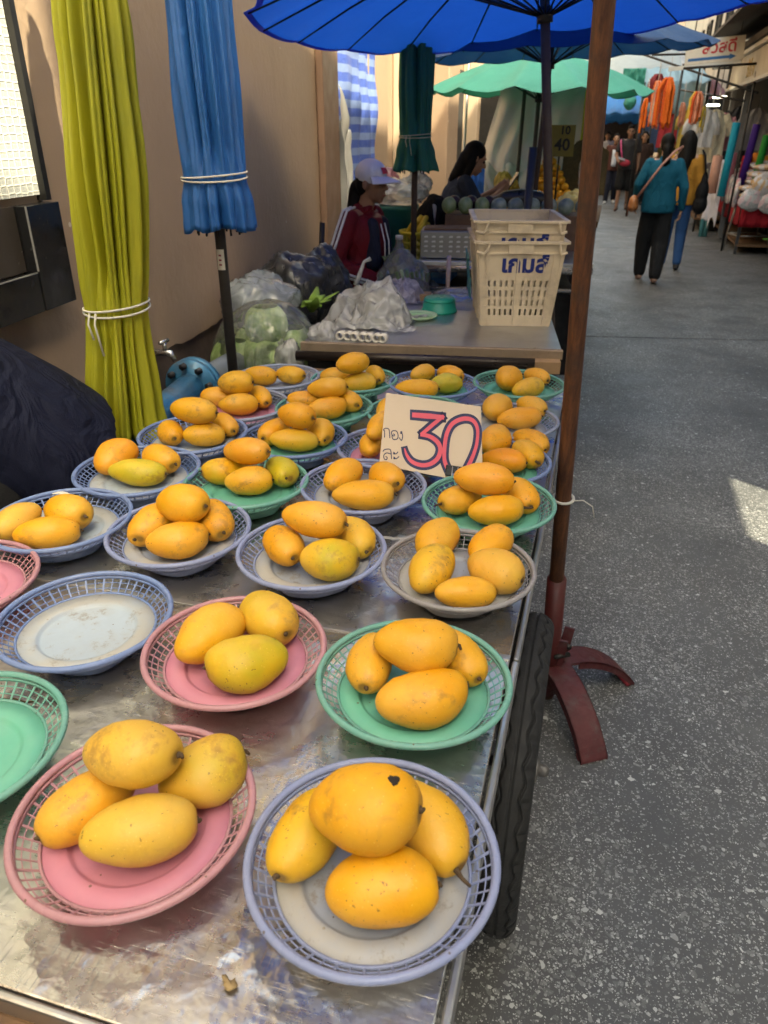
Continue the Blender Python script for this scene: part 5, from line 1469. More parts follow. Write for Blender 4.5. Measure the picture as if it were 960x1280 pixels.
# tapered slotted crates
def thai(body, size, bold, mat, parent, M, name='lettering', ext=.0006):
    cu = bpy.data.curves.new(name, 'FONT'); cu.body = body; cu.size = size; cu.offset = bold; cu.extrude = ext; cu.align_x = 'CENTER'
    cu.resolution_u = 4
    tmp = bpy.data.objects.new(name, cu); COL.objects.link(tmp)
    dg = bpy.context.evaluated_depsgraph_get(); dg.update()
    me = bpy.data.meshes.new_from_object(tmp.evaluated_get(dg))
    bpy.data.objects.remove(tmp)
    me.name = name; me.materials.clear(); me.materials.append(mat)
    o = bpy.data.objects.new(name, me); COL.objects.link(o); o.parent = parent; o.matrix_local = M
    return o
M_CRATE = plain('cream_plastic', (.72, .58, .40), .5, var=.10, vs=8, bump=.1, dirt=(.40, .31, .21), trans=.08)
M_INK = plain('navy_paint', (.008, .02, .16), .5, var=.3)
def crate(label, loc, rz, full):
    t = thing('crate', label, 'crate', loc, rz, 'cream plastic crates stacked on the back table')
    W0_, W1_, D0, D1, Hh = .305, .375, .42, .50, .366
    th = .006
    def P(u, v, face):                   # u -1..1 across, v 0..1 up
        w_ = (W0_+(W1_-W0_)*v)/2; d = (D0+(D1-D0)*v)/2
        return {'f': V((u*w_, -d, v*Hh)), 'b': V((-u*w_, d, v*Hh)), 'l': V((-w_, -u*d, v*Hh)), 'r': V((w_, u*d, v*Hh))}[face]
    for face in 'flbr':
        slots = []
        for cx in ((-.46, .40) if face in 'fb' else (-.5, 0, .5)):
            for i in range(5):
                for r_ in range(4):
                    u = cx+(i-2)*.150*(1 if face in 'fb' else .7); v = .135+r_*.115
                    slots.append((u-.028, u+.028, v, v+.075))
        us = sorted({-1, 1, *[s[0] for s in slots], *[s[1] for s in slots]}); vsx = sorted({0, 1, *[s[2] for s in slots], *[s[3] for s in slots]})
        m = MB()
        for u0, u1 in zip(us, us[1:]):
            for v0, v1 in zip(vsx, vsx[1:]):
                uc, vc = (u0+u1)/2, (v0+v1)/2
                if any(s[0] < uc < s[1] and s[2] < vc < s[3] for s in slots): continue
                m.add([P(u0, v0, face), P(u1, v0, face), P(u1, v1, face), P(u0, v1, face)], [(0, 1, 2, 3)], 0, False)
        o = m.build('wall', M_CRATE, t, solid=th)
        n = {'f': V((0, -1, 0)), 'b': V((0, 1, 0)), 'l': V((-1, 0, 0)), 'r': V((1, 0, 0))}[face]
        rm = MB()
        for u in ((-.97, -.80, -.05, .80, .97) if face in 'fb' else (-.9, -.25, .25, .9)):
            for a, b in ((P(u-.012, .0, face), P(u-.012, .86, face)),): rm.beam(a+n*.004, b+n*.004, .006, .008, up=n)
        for v in (.10, .25, .37): 
            for u0, u1 in ((-.98, -.80), (.76, .98)): rm.beam(P(u0, v, face)+n*.003, P(u1, v, face)+n*.003, .006, .006, up=n)
        rm.build('ribs', M_CRATE, t)
    MB().box((0, 0, .004), (W0_-.005, D0-.005, .008)).build('bottom', M_CRATE, t)
    m = MB()
    for face in 'flbr':
        n = {'f': V((0, -1, 0)), 'b': V((0, 1, 0)), 'l': V((-1, 0, 0)), 'r': V((1, 0, 0))}[face]
        m.beam(P(-1.02, .985, face)+n*.006, P(1.02, .985, face)+n*.006, .022, .012, up=n if face in 'xx' else (0,0,1))
    m.build('rim', M_CRATE, t, bevel=.002)
    for face in 'fb':
        n = V((0, -1, 0)) if face == 'f' else V((0, 1, 0))
        m = MB()
        p = [P(-1.06, .97, face), P(-.86, .86, face), P(-.80, .87, face), P(-.72, .985, face)]
        m.tube([q+n*.014 for q in [P(-1.05, .88, face), P(-.88, .86, face), P(-.80, .90, face), P(-.74, .985, face)]], .006, 6)
        m.tube([q+n*.014 for q in [P(1.05, .88, face), P(.92, .86, face), P(.88, .90, face), P(.84, .985, face)]], .006, 6)
        m.box(P(-.02, .925, face)+n*.008, (.105, .014, .045))
        m.beam(P(-.74, .865, face)+n*.006, P(.86, .865, face)+n*.006, .008, .006, up=n)
        m.build('handle', M_CRATE, t, bevel=.001)
    # lettering lies on the tilted front wall
    a, b = P(0, .60, 'f'), P(0, .80, 'f'); up = (b-a).normalized(); xx = V((1, 0, 0)); n = xx.cross(up)
    M = Matrix((xx, up, n)).transposed().to_4x4(); M.translation = P(.10, .655, 'f') + n*.0050
    if full: thai('เกมส์', .098, .0034, M_INK, t, M)
    else:
        thai('เกมส์', .098, .0034, M_INK, t, M)
    return t
CR = Matrix.Rotation(radians(13.5), 4, 'Z')
c0 = V((-.343, 3.393, T2Z)) + (CR @ V((0, .21, 0)))
crate('lower cream plastic crate with blue Thai lettering, standing on the steel table', c0 + V((0, 0, .001)), radians(13.5), True)
crate('upper cream plastic crate nested in the lower one, lettering half hidden', c0 + V((-.006, .012, .083)), radians(12.2), True)
tag(MB().grid(lambda u, v: tuple(c0 + CR @ V((-.187-.012-.02*v+.01*nz(u*4, v*4), -.14+.2*u, .10+.20*v))), 8, 8).build('plastic_scrap', plain('teal_film', (.15, .42, .46), .3, trans=.4), None, solid=.001), 'bluish plastic film hanging on the left side of the crates', 'plastic film')

# clear and white plastic bags
def bag_material(name, col, alpha=.45, rough=.18, wrk=1.):
    """thin film: mostly see-through, milky where it is folded over, with hard wrinkled glints"""
    if name in _mc: return _mc[name]
    g = G(name); co = g.coord()
    wr = g.noise(co, 9, 2, .5, .9); rid = g.math('ABSOLUTE', g.math('SUBTRACT', wr, .5))
    h = g.math('ADD', g.math('MULTIPLY', rid, -3.), g.math('MULTIPLY', g.voro(co, 16, 'DISTANCE_TO_EDGE').outputs['Distance'], 1.0))
    nrm = g.bump(h, .6*wrk, .012)
    g.set(Base_Color=col, Roughness=.5); g.put(g.b.inputs['Normal'], nrm)
    sh = g.translucent(col, .5)
    gl = g.n('ShaderNodeBsdfGlossy'); gl.inputs['Roughness'].default_value = rough; g.put(gl.inputs['Normal'], nrm)
    tr = g.n('ShaderNodeBsdfTransparent')
    fr = g.n('ShaderNodeFresnel'); fr.inputs[0].default_value = 1.5; g.put(fr.inputs['Normal'], nrm)
    m1 = g.n('ShaderNodeMixShader'); m2 = g.n('ShaderNodeMixShader')
    folds = g.ramp(rid, (.0, .35*wrk), (.10, 0.))
    g.put(m1.inputs[0], g.math('MINIMUM', 1.0, g.math('ADD', folds, alpha)))
    g.t.links.new(tr.outputs[0], m1.inputs[1]); g.t.links.new(sh, m1.inputs[2])
    g.put(m2.inputs[0], g.math('MULTIPLY', fr.outputs[0], .9)); g.t.links.new(m1.outputs[0], m2.inputs[1]); g.t.links.new(gl.outputs[0], m2.inputs[2])
    g.t.links.new(m2.outputs[0], g.out.inputs[0])
    _mc[name] = g.mat
    return g.mat
def film(m, w_, d_, hgt, seed, n=64):
    """a crumpled open sheet of film, humped in the middle and creased"""
    def f(u, v):
        x, y = u-.5, v-.5; r = sqrt(x*x+y*y)*2
        q = V((x*4, y*4, seed*3.7))
        d = noise.voronoi(q*1.1)[0]; d2 = noise.voronoi(q*2.3)[0]
        e = max(0, 1-r**2.2)
        z = hgt*(e*(.75+.6*noise.noise(q*.6)) + .55*(.35-min(.8, d[1]-d[0]))*(.3+e) + .28*(.3-min(.7, d2[1]-d2[0]))*(.4+e))
        return (x*w_*(1+.3*noise.noise(V((y*3, seed, 1)))) + .05*noise.noise(q), y*d_*(1+.3*noise.noise(V((x*3, seed, 5)))) + .05*noise.noise(q+V((7, 1, 2))), max(.002, z))
    m.grid(f, n, n)
    return m
M_CLEAR = bag_material('clear_bag', (.8, .82, .82), .13, .14, .4)
M_MILK = bag_material('milky_bag', (.80, .78, .74), .50, .16)
M_BLUISH = bag_material('bluish_bag', (.70, .77, .80), .34, .2, .45)
M_GREYBAG = bag_material('grey_bag', (.07, .07, .072), .7, .3, .5)
def crumple(m, c, r, seed, amp=.3, seg=44, rings=26, flat=True):
    c = V(c)
    base = MB().ell((0, 0, 0), 1, seg=seg, rings=rings)
    vs = []
    for p in base.v:
        p = V(p); q = p*1.25 + V((seed*3.1, seed*1.7, seed))
        d = noise.voronoi(q*1.5)[0]; d2 = noise.voronoi(q*3.4 + V((9, 2, 4)))[0]
        f = 1 + amp*(.9*noise.noise(q*.9) + 1.0*(.30-min(.75, d[1]-d[0])) + .30*(.28-min(.7, d2[1]-d2[0])))
        v = V((p.x*r[0], p.y*r[1], p.z*r[2]))*f
        if flat and v.z < -r[2]*.62: v.z = -r[2]*.62
        vs.append(c+v)
    m.add(vs, base.f, 0, True)
    return m
def bag_thing(name, label, parts, mat, loc, group=None, cat='plastic bag'):
    m = MB()
    for i, (c, r, sd, am) in enumerate(parts): crumple(m, c, r, sd, am)
    o = m.build(name, mat, None, loc)
    return tag(o, label, cat, group)
m = MB(); film(m, .40, .34, .17, 1.3); film(m, .34, .30, .13, 5.9); film(m, .30, .22, .10, 8.3)
tag(m.build('plastic_bag', M_MILK, None, (-.98, 3.29, T2Z+.002)), 'large crumpled milky white plastic bag lying on the back table', 'plastic bag')
MB_ = MB().tube([(0, 0, 0), (.02, .01, .06), (.03, .03, .10), (.06, .04, .115)], [.03, .02, .014, .02], 10, flat=.4)
tag(MB_.build('plastic_bag', M_MILK, None, (-1.10, 3.42, T2Z+.14)), 'twisted top end of a white plastic bag sticking up by the seller', 'plastic bag')
m = MB(); film(m, .30, .22, .09, 2.2); film(m, .26, .2, .07, 4.4)
tag(m.build('plastic_bag', bag_material('print_bag', (.72, .66, .74), .5, .2), None, (-.99, 3.84, T2Z+.002)), 'white plastic bag with purple print behind the crumpled white one', 'plastic bag')
bag_thing('plastic_bag', 'flat pack of clear bags in the back middle of the table', [((0, 0, .03), (.11, .07, .035), 5.2, .3)], M_CLEAR, (-.70, 3.86, T2Z))
bag_thing('plastic_bag', 'small crumpled white bag on the left corner of the dark rail', [((0, 0, .02), (.05, .06, .045), 9.2, .45)], M_MILK, (-1.10, 2.94, T2Z))
m = MB()
for q in range(7): m.lathe([(.012, -.022), (.018, -.022), (.018, .022), (.012, .022)], 14, (q*.031+.004*(q % 2), .006*nz(q), .018), rotm(pi/2, 0, .2*nz(q, 3)), closed=True)
tag(m.build('paper_rolls', M_PAPER, None, (-1.02, 2.95, T2Z+.001)), 'row of small white paper rolls along the front edge of the back table', 'paper rolls')
bw = thing('plastic_bowl', 'upturned teal green plastic bowl on the back table', 'bowl', (-.735, 3.60, T2Z+.001))
MB().lathe([(0, .068), (.068, .068), (.073, .064), (.083, .012), (.088, .008), (.088, 0), (.083, 0), (.07, .06), (0, .062)], 36).build('body', plain('teal_plastic', (.02, .36, .25), .35, var=.12, trans=.15), bw)
MB().lathe([(.074, .050), (.078, .050), (.0765, .058), (.0725, .058)], 36, closed=True).build('ring', plain('teal_plastic', (.02, .36, .25), .35), bw)
pl = thing('plate', 'pale green plate lying in front of the teal bowl', 'plate', (-.80, 3.42, T2Z+.001))
MB().lathe([(0, .004), (.06, .004), (.088, .018), (.092, .019), (.092, .016), (.062, 0), (0, 0)], 40).build('dish', plain('pale_green_plastic', (.50, .68, .42), .4, var=.12, trans=.1), pl)
MB().lathe([(.05, .0055), (.07, .0125), (.07, .0145), (.05, .0075)], 40, closed=True).build('ring', plain('mint_ring', (.42, .66, .36), .4), pl)
tag(MB().box((0, 0, .02), (.14, .09, .035), rotm(0, 0, .15)).build('wooden_tray', plain('raw_wood', (.33, .20, .10), .75), None, (-.90, 3.83, T2Z+.001), bevel=.004), 'small wooden tray behind the plates on the back table', 'tray')
bag_thing('plastic_bag', 'end of a white bag dangling below the dark rail', [((0, 0, 0), (.035, .03, .06), 3.3, .5)], M_MILK, (-.90, 2.78, .70))
tag(MB().box((0, 0, 0), (.045, .006, .04)).build('price_tag', plain('red_white_tag', (.45, .10, .08), .6), None, (-.66, 2.84, .70)), 'small red tag under the dark rail of the back table', 'tag')

# ------------------------------------------------------------------ vegetables and rubbish along the wall
st = thing('crate', 'low dark crate under the bag of cabbages by the wall', 'crate', (-1.40, 2.98, 0))
m = MB()
for k in range(5):
    for s_ in (-1, 1): m.box((0, s_*.27, .06+k*.12), (.46, .02, .09))
    for s_ in (-1, 1): m.box((s_*.23, 0, .06+k*.12), (.02, .52, .09))
m.box((0, 0, .59), (.46, .54, .02)); m.build('slats', M_WOODOLD, st)
def cabbage_mat():
    g = G('cabbage_leaf'); co = g.coord()
    v = g.noise(g.coord('Object', (1, 1, .5)), 18, 5, .7, 1.5)
    c = g.mix(g.ramp(v, (.35, 0.), (.65, 1.)), (.20, .34, .07), (.50, .60, .28))
    g.set(Base_Color=c, Roughness=.5); g.put(g.b.inputs['Normal'], g.bump(v, .6, .01)); g.translucent(c, .15)
    return g.mat
M_CAB = cabbage_mat()
def cabbage(loc, r, seed):
    t = thing('cabbage', 'pale green cabbage packed in the clear bag by the wall', 'cabbage', loc, 0, 'cabbages packed in the clear bag')
    rr = random.Random(seed)
    crumple(MB(), (0, 0, 0), (r*.9, r*.9, r*.85), seed, .12, 24, 16, False).build('heart', M_CAB, t)
    for k in range(6):
        a = k*1.05+rr.uniform(-.3, .3); tl = rr.uniform(.1, .5)
        def fn(u, v):
            th = -.9+1.8*u; ph = -.9+1.9*v
            R_ = r*(1.02+.16*v+.05*nz(u*5, v*5, seed+k))
            p = V((R_*cos(ph)*cos(th), R_*cos(ph)*sin(th), R_*sin(ph)))
            return tuple(rotm(0, 0, a) @ p)
        MB().grid(fn, 9, 9).build('leaf', M_CAB, t, solid=.002)
for i, (x, y, z, r) in enumerate(((-1.33, 2.86, .70, .10), (-1.44, 3.02, .71, .10), (-1.30, 3.07, .71, .095), (-1.37, 2.97, .83, .085), (-1.47, 2.84, .70, .09))): cabbage((x, y, z), r, i+3)
m = MB(); crumple(m, (0, 0, 0), (.21, .23, .20), 2.7, .16, 56, 36)
tag(m.build('plastic_bag', M_CLEAR, None, (-1.38, 2.95, .74)), 'clear plastic bag full of cabbages beside the tan wall', 'plastic bag')
bag_thing('plastic_bag', 'bluish inflated clear bag on top of the cabbages against the wall', [((0, 0, .06), (.17, .20, .13), 6.1, .3), ((-.08, .18, .05), (.13, .16, .12), 8.4, .35)], M_BLUISH, (-1.53, 3.27, .80))
bag_thing('plastic_bag', 'white bag corner hanging between cabbages and the back table', [((0, 0, 0), (.07, .06, .12), 4.4, .4)], M_MILK, (-1.215, 2.83, .69))
m = MB()
for i in range(9):
    a = -1.9+i*.45; l = .075+.03*(i % 3)
    m.tube([(0, 0, 0), (l*.5*cos(a), l*.5*sin(a), .05+.01*(i % 2)), (l*cos(a), l*sin(a), .035+.03*(i % 3))], [.012, .030, .006], 8, flat=.25, fdir=(0, 0, 1))
tag(m.build('green_leaves', plain('bright_leaf', (.22, .36, .05), .5, var=.3, vs=20), None, (-1.33, 3.42, .80)), 'bright green vegetable trimmings beside the cabbage bag', 'leaves')
bag_thing('rubbish_bag', 'dark grey crumpled rubbish bag on the ground by the wall corner', [((0, 0, .10), (.18, .20, .20), 3.9, .4), ((.08, .2, .12), (.15, .15, .17), 1.9, .45)], M_GREYBAG, (-1.55, 3.75, .70), cat='rubbish bag')
MB().box((0, 0, .33), (.5, .8, .66)).build('body', M_DARK, tag(thing('storage_box', 'dark box under the rubbish bags at the wall corner', 'box', (-1.55, 3.85, 0))), bevel=.01)
MB().tube([(0, 0, 0), (.03, .05, .55), (.055, .1, 1.12)], .016, 10).build('pole', M_DARKMETAL, tag(thing('leaning_pole', 'dark pole leaning on the corner of the tan wall', 'pole', (-1.62, 4.15, 0))))

# blue valve pipe and tap
bp = thing('water_pipe', 'blue painted flanged water pipe running along the foot of the wall', 'pipe', (-1.40, 2.1, .72))
M_PIPE = plain('blue_pipe_paint', (.045, .20, .36), .4, .2, var=.25, vs=12, bump=.3, bs=50, dirt=(.16, .13, .11), coat=.2)
MB().tube([(.03, -.35, 0), (.0, .05, .0), (-.02, .28, 0.01)], .055, 20).build('pipe', M_PIPE, bp)
for y, r in ((.285, .105), (.315, .105), (-.10, .085)):
    MB().tube([(-.02 if y > 0 else .01, y-.011, .01), (-.02 if y > 0 else .01, y+.011, .01)], r, 28).build('flange', M_PIPE, bp)
for k in range(8):
    a = k*pi/4+.2; MB().tube([(-.02+.083*cos(a), .255, .01+.083*sin(a)), (-.02+.083*cos(a), .34, .01+.083*sin(a))], .013, 6).build('bolt', plain('dark_bolt', (.03, .03, .035), .5, .5), bp)
MB().tube([(-.02, .32, .01), (-.03, .60, .0), (-.06, .9, -.02)], .05, 18).build('pipe', plain('grey_pipe_paint', (.20, .23, .25), .5, .1, dirt=(.12, .10, .09)), bp)
tp = thing('tap', 'small chrome tap on the tan wall beside the yellow green umbrella', 'tap', WP(.56, .80, 0))
M_CHROME = plain('chrome', (.55, .54, .52), .22, .9, bump=.05)
MB().tube([(-.01, 0, 0), (.07, 0, 0), (.085, 0, -.03)], [.013, .013, .010], 12).build('spout', M_CHROME, tp)
MB().tube([(.045, 0, .01), (.045, 0, .04)], .009, 10).build('stem', M_CHROME, tp)
MB().tube([(.045, -.03, .045), (.045, .03, .045)], [.008, .008], 8).build('handle', M_CHROME, tp)

# ------------------------------------------------------------------ fruit cart with the steel stove
fc = thing('fruit_cart', 'third cart with steel rail and dark underside holding melons', 'cart', (-.62, 5.02, 0), radians(9))
MB().box((0, 0, .885), (1.02, .95, .03)).build('top', M_STEELTRIM, fc, bevel=.004)
MB().tube([(-.50, -.52, .865), (.50, -.52, .865)], .020, 12).build('rail', M_CHROME, fc)
MB().tube([(-.50, -.50, .75), (.50, -.50, .75)], .012, 10).build('rail', M_CHROME, fc)
for x in (-.46, .46):
    for y in (-.42, .42): MB().box((x, y, .435), (.045, .045, .87)).build('leg', M_FRAMEDK, fc)
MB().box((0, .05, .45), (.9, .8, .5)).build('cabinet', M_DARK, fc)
MB().box((.05, .18, 1.005), (.86, .30, .21)).build('fruit_shelf', M_WOODOLD, fc, bevel=.004)
sv = thing('steel_stove', 'stainless steel box with rows of punched slots at the end of the fruit cart', 'stove', (-.91, 4.70, .902), radians(9))
m = MB(); m.box((0, 0, .08), (.34, .26, .155)); m.build('body', steel_material('sooty_steel', (.30, .29, .28), .35, .4), sv, bevel=.006)
slot_me = MB().box((0, 0, 0), (.022, .004, .010)).mesh('slot', plain('pale_slot', (.55, .55, .55), .3, .5))
for i in range(7):
    for r_ in range(4): obj_of(slot_me, 'slot', sv, (-.135+.045*i+(.012 if i > 2 else 0), -.1315, .045+.027*r_))
m = MB().box((0, 0, .163), (.30, .2, .01)); m.build('lid', M_WOODOLD, sv)
M_MELG = plain('melon_green', (.20, .27, .11), .5, var=.3, vs=25, bump=.3, dirt=(.35, .36, .22))
M_MELP = plain('melon_pale', (.22, .28, .22), .5, var=.3, vs=25, bump=.3, dirt=(.38, .40, .34))
me_a = crumple(MB(), (0, 0, 0), (.046, .046, .050), 1.7, .06, 18, 12, False).mesh('melon', M_MELG)
me_b = crumple(MB(), (0, 0, 0), (.050, .050, .048), 2.7, .06, 18, 12, False).mesh('melon', M_MELP)
Fm = Matrix.Translation((-.62, 5.02, 0)) @ Matrix.Rotation(radians(9), 4, 'Z')
for i in range(9):
    p = Fm @ V((-.36+.105*i, .075, 1.163)); g_ = i < 3
    tag(obj_of(me_a if g_ else me_b, 'melon', None, p), 'olive green round melon in the row at the left of the fruit cart' if g_ else 'pale grey green melon in the row behind the crates', 'melon', 'olive melons in a row' if g_ else 'pale melons in a row')
me_c = crumple(MB(), (0, 0, 0), (.046, .046, .044), 3.1, .05, 16, 10, False).mesh('dark_fruit', plain('dark_fruit_skin', (.05, .022, .016), .4, var=.4, vs=20))
for i in range(3): tag(obj_of(me_c, 'dark_fruit', None, Fm @ V((-.33+.11*i, .19, 1.170))), 'dark brown round fruit behind the olive melons', 'fruit', 'dark round fruits behind the melons')
gm_ = MB().tube([(-.19, 0, 0), (-.10, .01, .015), (0, .012, .022), (.12, .0, .015), (.19, -.01, 0)], [.02, .05, .056, .05, .018], 16)
tag(gm_.build('gourd', plain('dark_gourd_skin', (.035, .03, .018), .35, var=.4, vs=10), None, Fm @ V((.10, .25, 1.175)), rz=.1), 'long dark gourd lying behind the pale melons', 'gourd')
tag(MB().tube([(0, 0, 0), (0, .01, .23)], .013, 8).build('stick', plain('pale_pink_stick', (.55, .40, .36), .6), None, (-.845, 4.36, .72)), 'short pale stick standing in front of the steel rail', 'stick')
bag_thing('vegetable_bag', 'clear bag with green stalks between the seller and the steel stove', [((0, 0, .12), (.14, .13, .16), 5.5, .3), ((.08, -.06, .06), (.10, .10, .10), 2.5, .3)], M_CLEAR, (-1.08, 4.20, .70))
m = MB()
for i in range(7): m.tube([(.02*i-.06, .01*(i % 3), 0), (.025*i-.07, .02*(i % 2), .10), (.03*i-.09, -.02, .17+.01*(i % 3))], [.008, .007, .012], 6)
tag(m.build('green_stalks', plain('stalk_green', (.09, .19, .035), .6, var=.4, vs=20), None, (-1.03, 4.25, .70)), 'green vegetable stalks in the clear bag by the stove', 'vegetables')
MB().box((0, 0, .345), (.55, .35, .69)).build('body', M_DARK, tag(thing('side_table', 'low dark stand beside the seller holding the clear bags', 'stand', (-1.08, 4.22, 0))), bevel=.01)
# banana basket, bin, bags by the seller
bb = thing('banana_basket', 'yellow slatted basket full of bananas beside the green closed umbrella', 'basket', (-1.22, 5.16, .74))
m = MB()
for k in range(22):
    a = 2*pi*k/22; m.beam((.095*cos(a), .095*sin(a), 0), (.115*cos(a), .115*sin(a), .24), .014, .006, up=(cos(a), sin(a), 0))
for z in (0.02, .07, .12, .17, .23): m.lathe([(.094+.02*z/.24, z), (.100+.02*z/.24, z), (.100+.02*z/.24, z+.018), (.094+.02*z/.24, z+.018)], 24, closed=True)
m.build('wall', plain('olive_yellow_plastic', (.40, .33, .03), .5, var=.2), bb)
m = MB().lathe([(.114, .235), (.125, .235), (.125, .252), (.114, .252)], 24, closed=True); m.build('rim', plain('yellow_plastic', (.60, .48, .04), .45), bb)
bh = []
for k in range(7):
    a = -1.2+.38*k; pts = [V((.02*(k-3), .03*sin(k), .235+.022*(k % 3))) + V((.075*cos(a+q*.9)*(q), .075*sin(a+q*.9)*q, .045*sin(q*2.4))) for q in (-1, -.5, 0, .5, 1)]
    o = MB().tube(pts, [.008, .019, .021, .019, .007], 8).build('banana', plain('banana_skin', (.68, .48, .04), .5, var=.2, vs=14), None, (-1.22, 5.16, .75)); tag(o, 'ripe yellow banana heaped in the yellow slatted basket', 'banana', 'bananas heaped in the yellow basket')
MB().box((0, 0, .37), (.5, .34, .73)).build('body', plain('blue_crate_plastic', (.02, .16, .48), .4), tag(thing('storage_box', 'blue plastic box under the yellow banana basket', 'box', (-1.20, 5.06, 0))), bevel=.01)
gb = thing('bin', 'dark green plastic bin behind the seller with a bag over its rim', 'bin', (-1.49, 5.52, 0))
MB().lathe([(.13, 0), (.17, 1.08), (.185, 1.09), (.185, 1.12), (.16, 1.12), (.12, .04), (0, .03)], 28).build('body', plain('bin_green', (.02, .16, .12), .4, var=.15), gb)
bag_thing('plastic_bag', 'pale plastic bag spread over the rim of the green bin', [((0, 0, .06), (.20, .17, .10), 6.6, .4), ((.13, .04, .10), (.09, .09, .09), 4.6, .5)], M_BLUISH, (-1.45, 5.45, 1.13))
bag_thing('plastic_bag', 'pink plastic bag tucked behind the green bin', [((0, 0, .05), (.10, .08, .09), 7.6, .4)], bag_material('pink_bag', (.55, .22, .26), .6, .3), (-1.56, 5.62, 1.20))
bag_thing('cloth_bag', 'black cloth bag with white paper hanging beside the melons', [((0, 0, 0), (.10, .08, .13), 8.8, .3)], cloth('black_canvas', (.010, .010, .011)), (-1.13, 5.28, 1.07), cat='bag')
strip('paper_tag', [(-.01, 0, .08), (0, -.01, .05), (0, -.02, -.02), (.01, -.02, -.08)], .055, M_PAPER, 'white paper tag on the black cloth bag by the melons', 'paper tag', (-1.105, 5.17, 1.08))
jg = thing('jug', 'translucent plastic jug on the blue box beside the seller', 'jug', (-1.30, 4.98, .742))
MB().lathe([(.05, 0), (.055, .01), (.055, .13), (.03, .17), (.022, .20), (.022, .22), (0, .22)], 20).build('body', M_CLEAR, jg)
MB().lathe([(.025, .21), (.025, .235), (0, .236)], 16).build('lid', plain('white_plastic', (.66, .66, .66), .4), jg)

# ------------------------------------------------------------------ stall with oranges, dragon fruit and the grey tarp
stl = thing('fruit_stall', 'covered fruit stall table under the mint umbrella', 'stall', (-.62, 7.55, 0))
MB().box((0, 0, .90), (1.1, 1.6, .05)).build('table_top', M_WOODOLD, stl, bevel=.005)
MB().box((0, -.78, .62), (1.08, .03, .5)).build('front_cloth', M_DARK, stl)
for x in (-.5, .5):
    for y in (-.72, .72): MB().box((x, y, .44), (.05, .05, .88)).build('leg', M_FRAMEDK, stl)
def tarp_grey():
    g = G('grey_tarp'); co = g.coord()
    c = g.mix(g.noise(co, 2.5, 5, .6), (.68, .67, .66), (.80, .79, .78))
    g.set(Base_Color=c, Roughness=.4, Metallic=.1)
    g.put(g.b.inputs['Normal'], g.bump(g.noise(g.coord('Object', (1, 1, .5)), 7, 6, .65, .8), .8, .03)); g.translucent(c, .3)
    return g.mat
M_TARP = tarp_grey()
m = MB()
def tf(u, v):
    x = -1.42 + 1.75*u + .33*(1-v)*(1-u)*-.0; z = 2.25-1.35*v
    x0 = -1.18+(-.36)*v; x = x0 + (-.34-x0)*u
    y = 9.0 + .30*sin(u*5+v*2)*.25 - .35*v*(.3+.7*abs(sin(u*6))) + .07*nz(u*6, v*5, 2) + .05*sin(u*30+3*v)*v
    return (x, y, z)
m.grid(tf, 60, 40)
tag(m.build('tarp', M_TARP, None, solid=.002), 'slack grey tarp hung behind the orange pile as a back wall', 'tarp')
m = MB().grid(lambda u, v: (-1.38+.55*u, 8.75-.35*sin(pi*v)*.4+.05*nz(u*4, v*6, 3), 1.25-.55*v+.05*sin(u*14)), 26, 20)
tag(m.build('tarp', M_TARP, None, solid=.002), 'lower fold of grey tarp sagging at the left of the stall', 'tarp')
# orange pile: each fruit its own object
org = MB().ell((0, 0, 0), .034, seg=12, rings=8).mesh('orange', plain('orange_peel', (.66, .30, .015), .5, var=.15, vs=30, bump=.3))
rr = random.Random(5)
for lay in range(9):
    nn = 9-lay
    for i in range(nn):
        for dpt in range(max(1, min(3, nn-1))):
            p = V((-.585 + (i-(nn-1)/2)*.064, 7.60+.058*dpt+lay*.028, .962+lay*.053)) + V((rr.uniform(-.006, .006), rr.uniform(-.006, .006), 0))
            tag(obj_of(org, 'orange', None, p), 'small orange in the steep pile on the stall under the mint umbrella', 'orange', 'oranges piled on the stall')
m = MB().grid(lambda u, v: (-.64+.42*u, 7.9+.12*v, .98+.52*v-.30*abs(u-.5)*v+.03*nz(u*9, v*9)), 20, 16)
tag(m.build('fruit_net', plain('brown_net', (.085, .055, .02), .8, var=.6, vs=40, bump=.8, bs=60), None, (.16, .05, .06), solid=.004), 'brown netted heap of fruit behind the orange pile', 'fruit heap')
dr = crumple(MB(), (0, 0, 0), (.045, .045, .055), 4.2, .3, 18, 12, False).mesh('dragon_fruit', plain('dragon_fruit_skin', (.62, .06, .18), .5, var=.3, vs=20))
for p, l in (((-.98, 7.40, .98), 'pink dragon fruit at the left end of the stall'), ((-.77, 7.45, 1.0), 'pink dragon fruit left of the orange pile'), ((-.39, 7.28, .98), 'pink dragon fruit right of the orange pile')): tag(obj_of(dr, 'dragon_fruit', None, p), l, 'dragon fruit')
bag_thing('bagged_fruit', 'clear bags of cut yellow and red fruit piled at the stall front', [((0, 0, .05), (.14, .10, .09), 3.1, .4), ((.06, .1, .10), (.12, .10, .09), 5.1, .4)], plain('mixed_fruit', (.60, .45, .17), .35, var=.7, vs=16, dirt=(.62, .58, .50)), (-.33, 7.05, .94), cat='bagged fruit')
bag_thing('bagged_fruit', 'pale bag of yellow fruit left of the orange pile', [((0, 0, .04), (.12, .09, .08), 1.1, .4)], plain('mixed_fruit', (.60, .45, .17), .35), (-.80, 7.02, .93), cat='bagged fruit')
bag_thing('pineapple_heap', 'bunch of small yellow fruit at the far left of the stall', [((0, 0, .08), (.10, .09, .12), 2.1, .5)], plain('yellow_bunch', (.38, .26, .04), .6, var=.7, vs=40), (-.97, 7.75, 1.02), cat='fruit bunch')
ps = thing('price_sign', 'dark yellow price board reading 40 above the orange pile', 'sign', (-.452, 7.0, 1.40), radians(9))
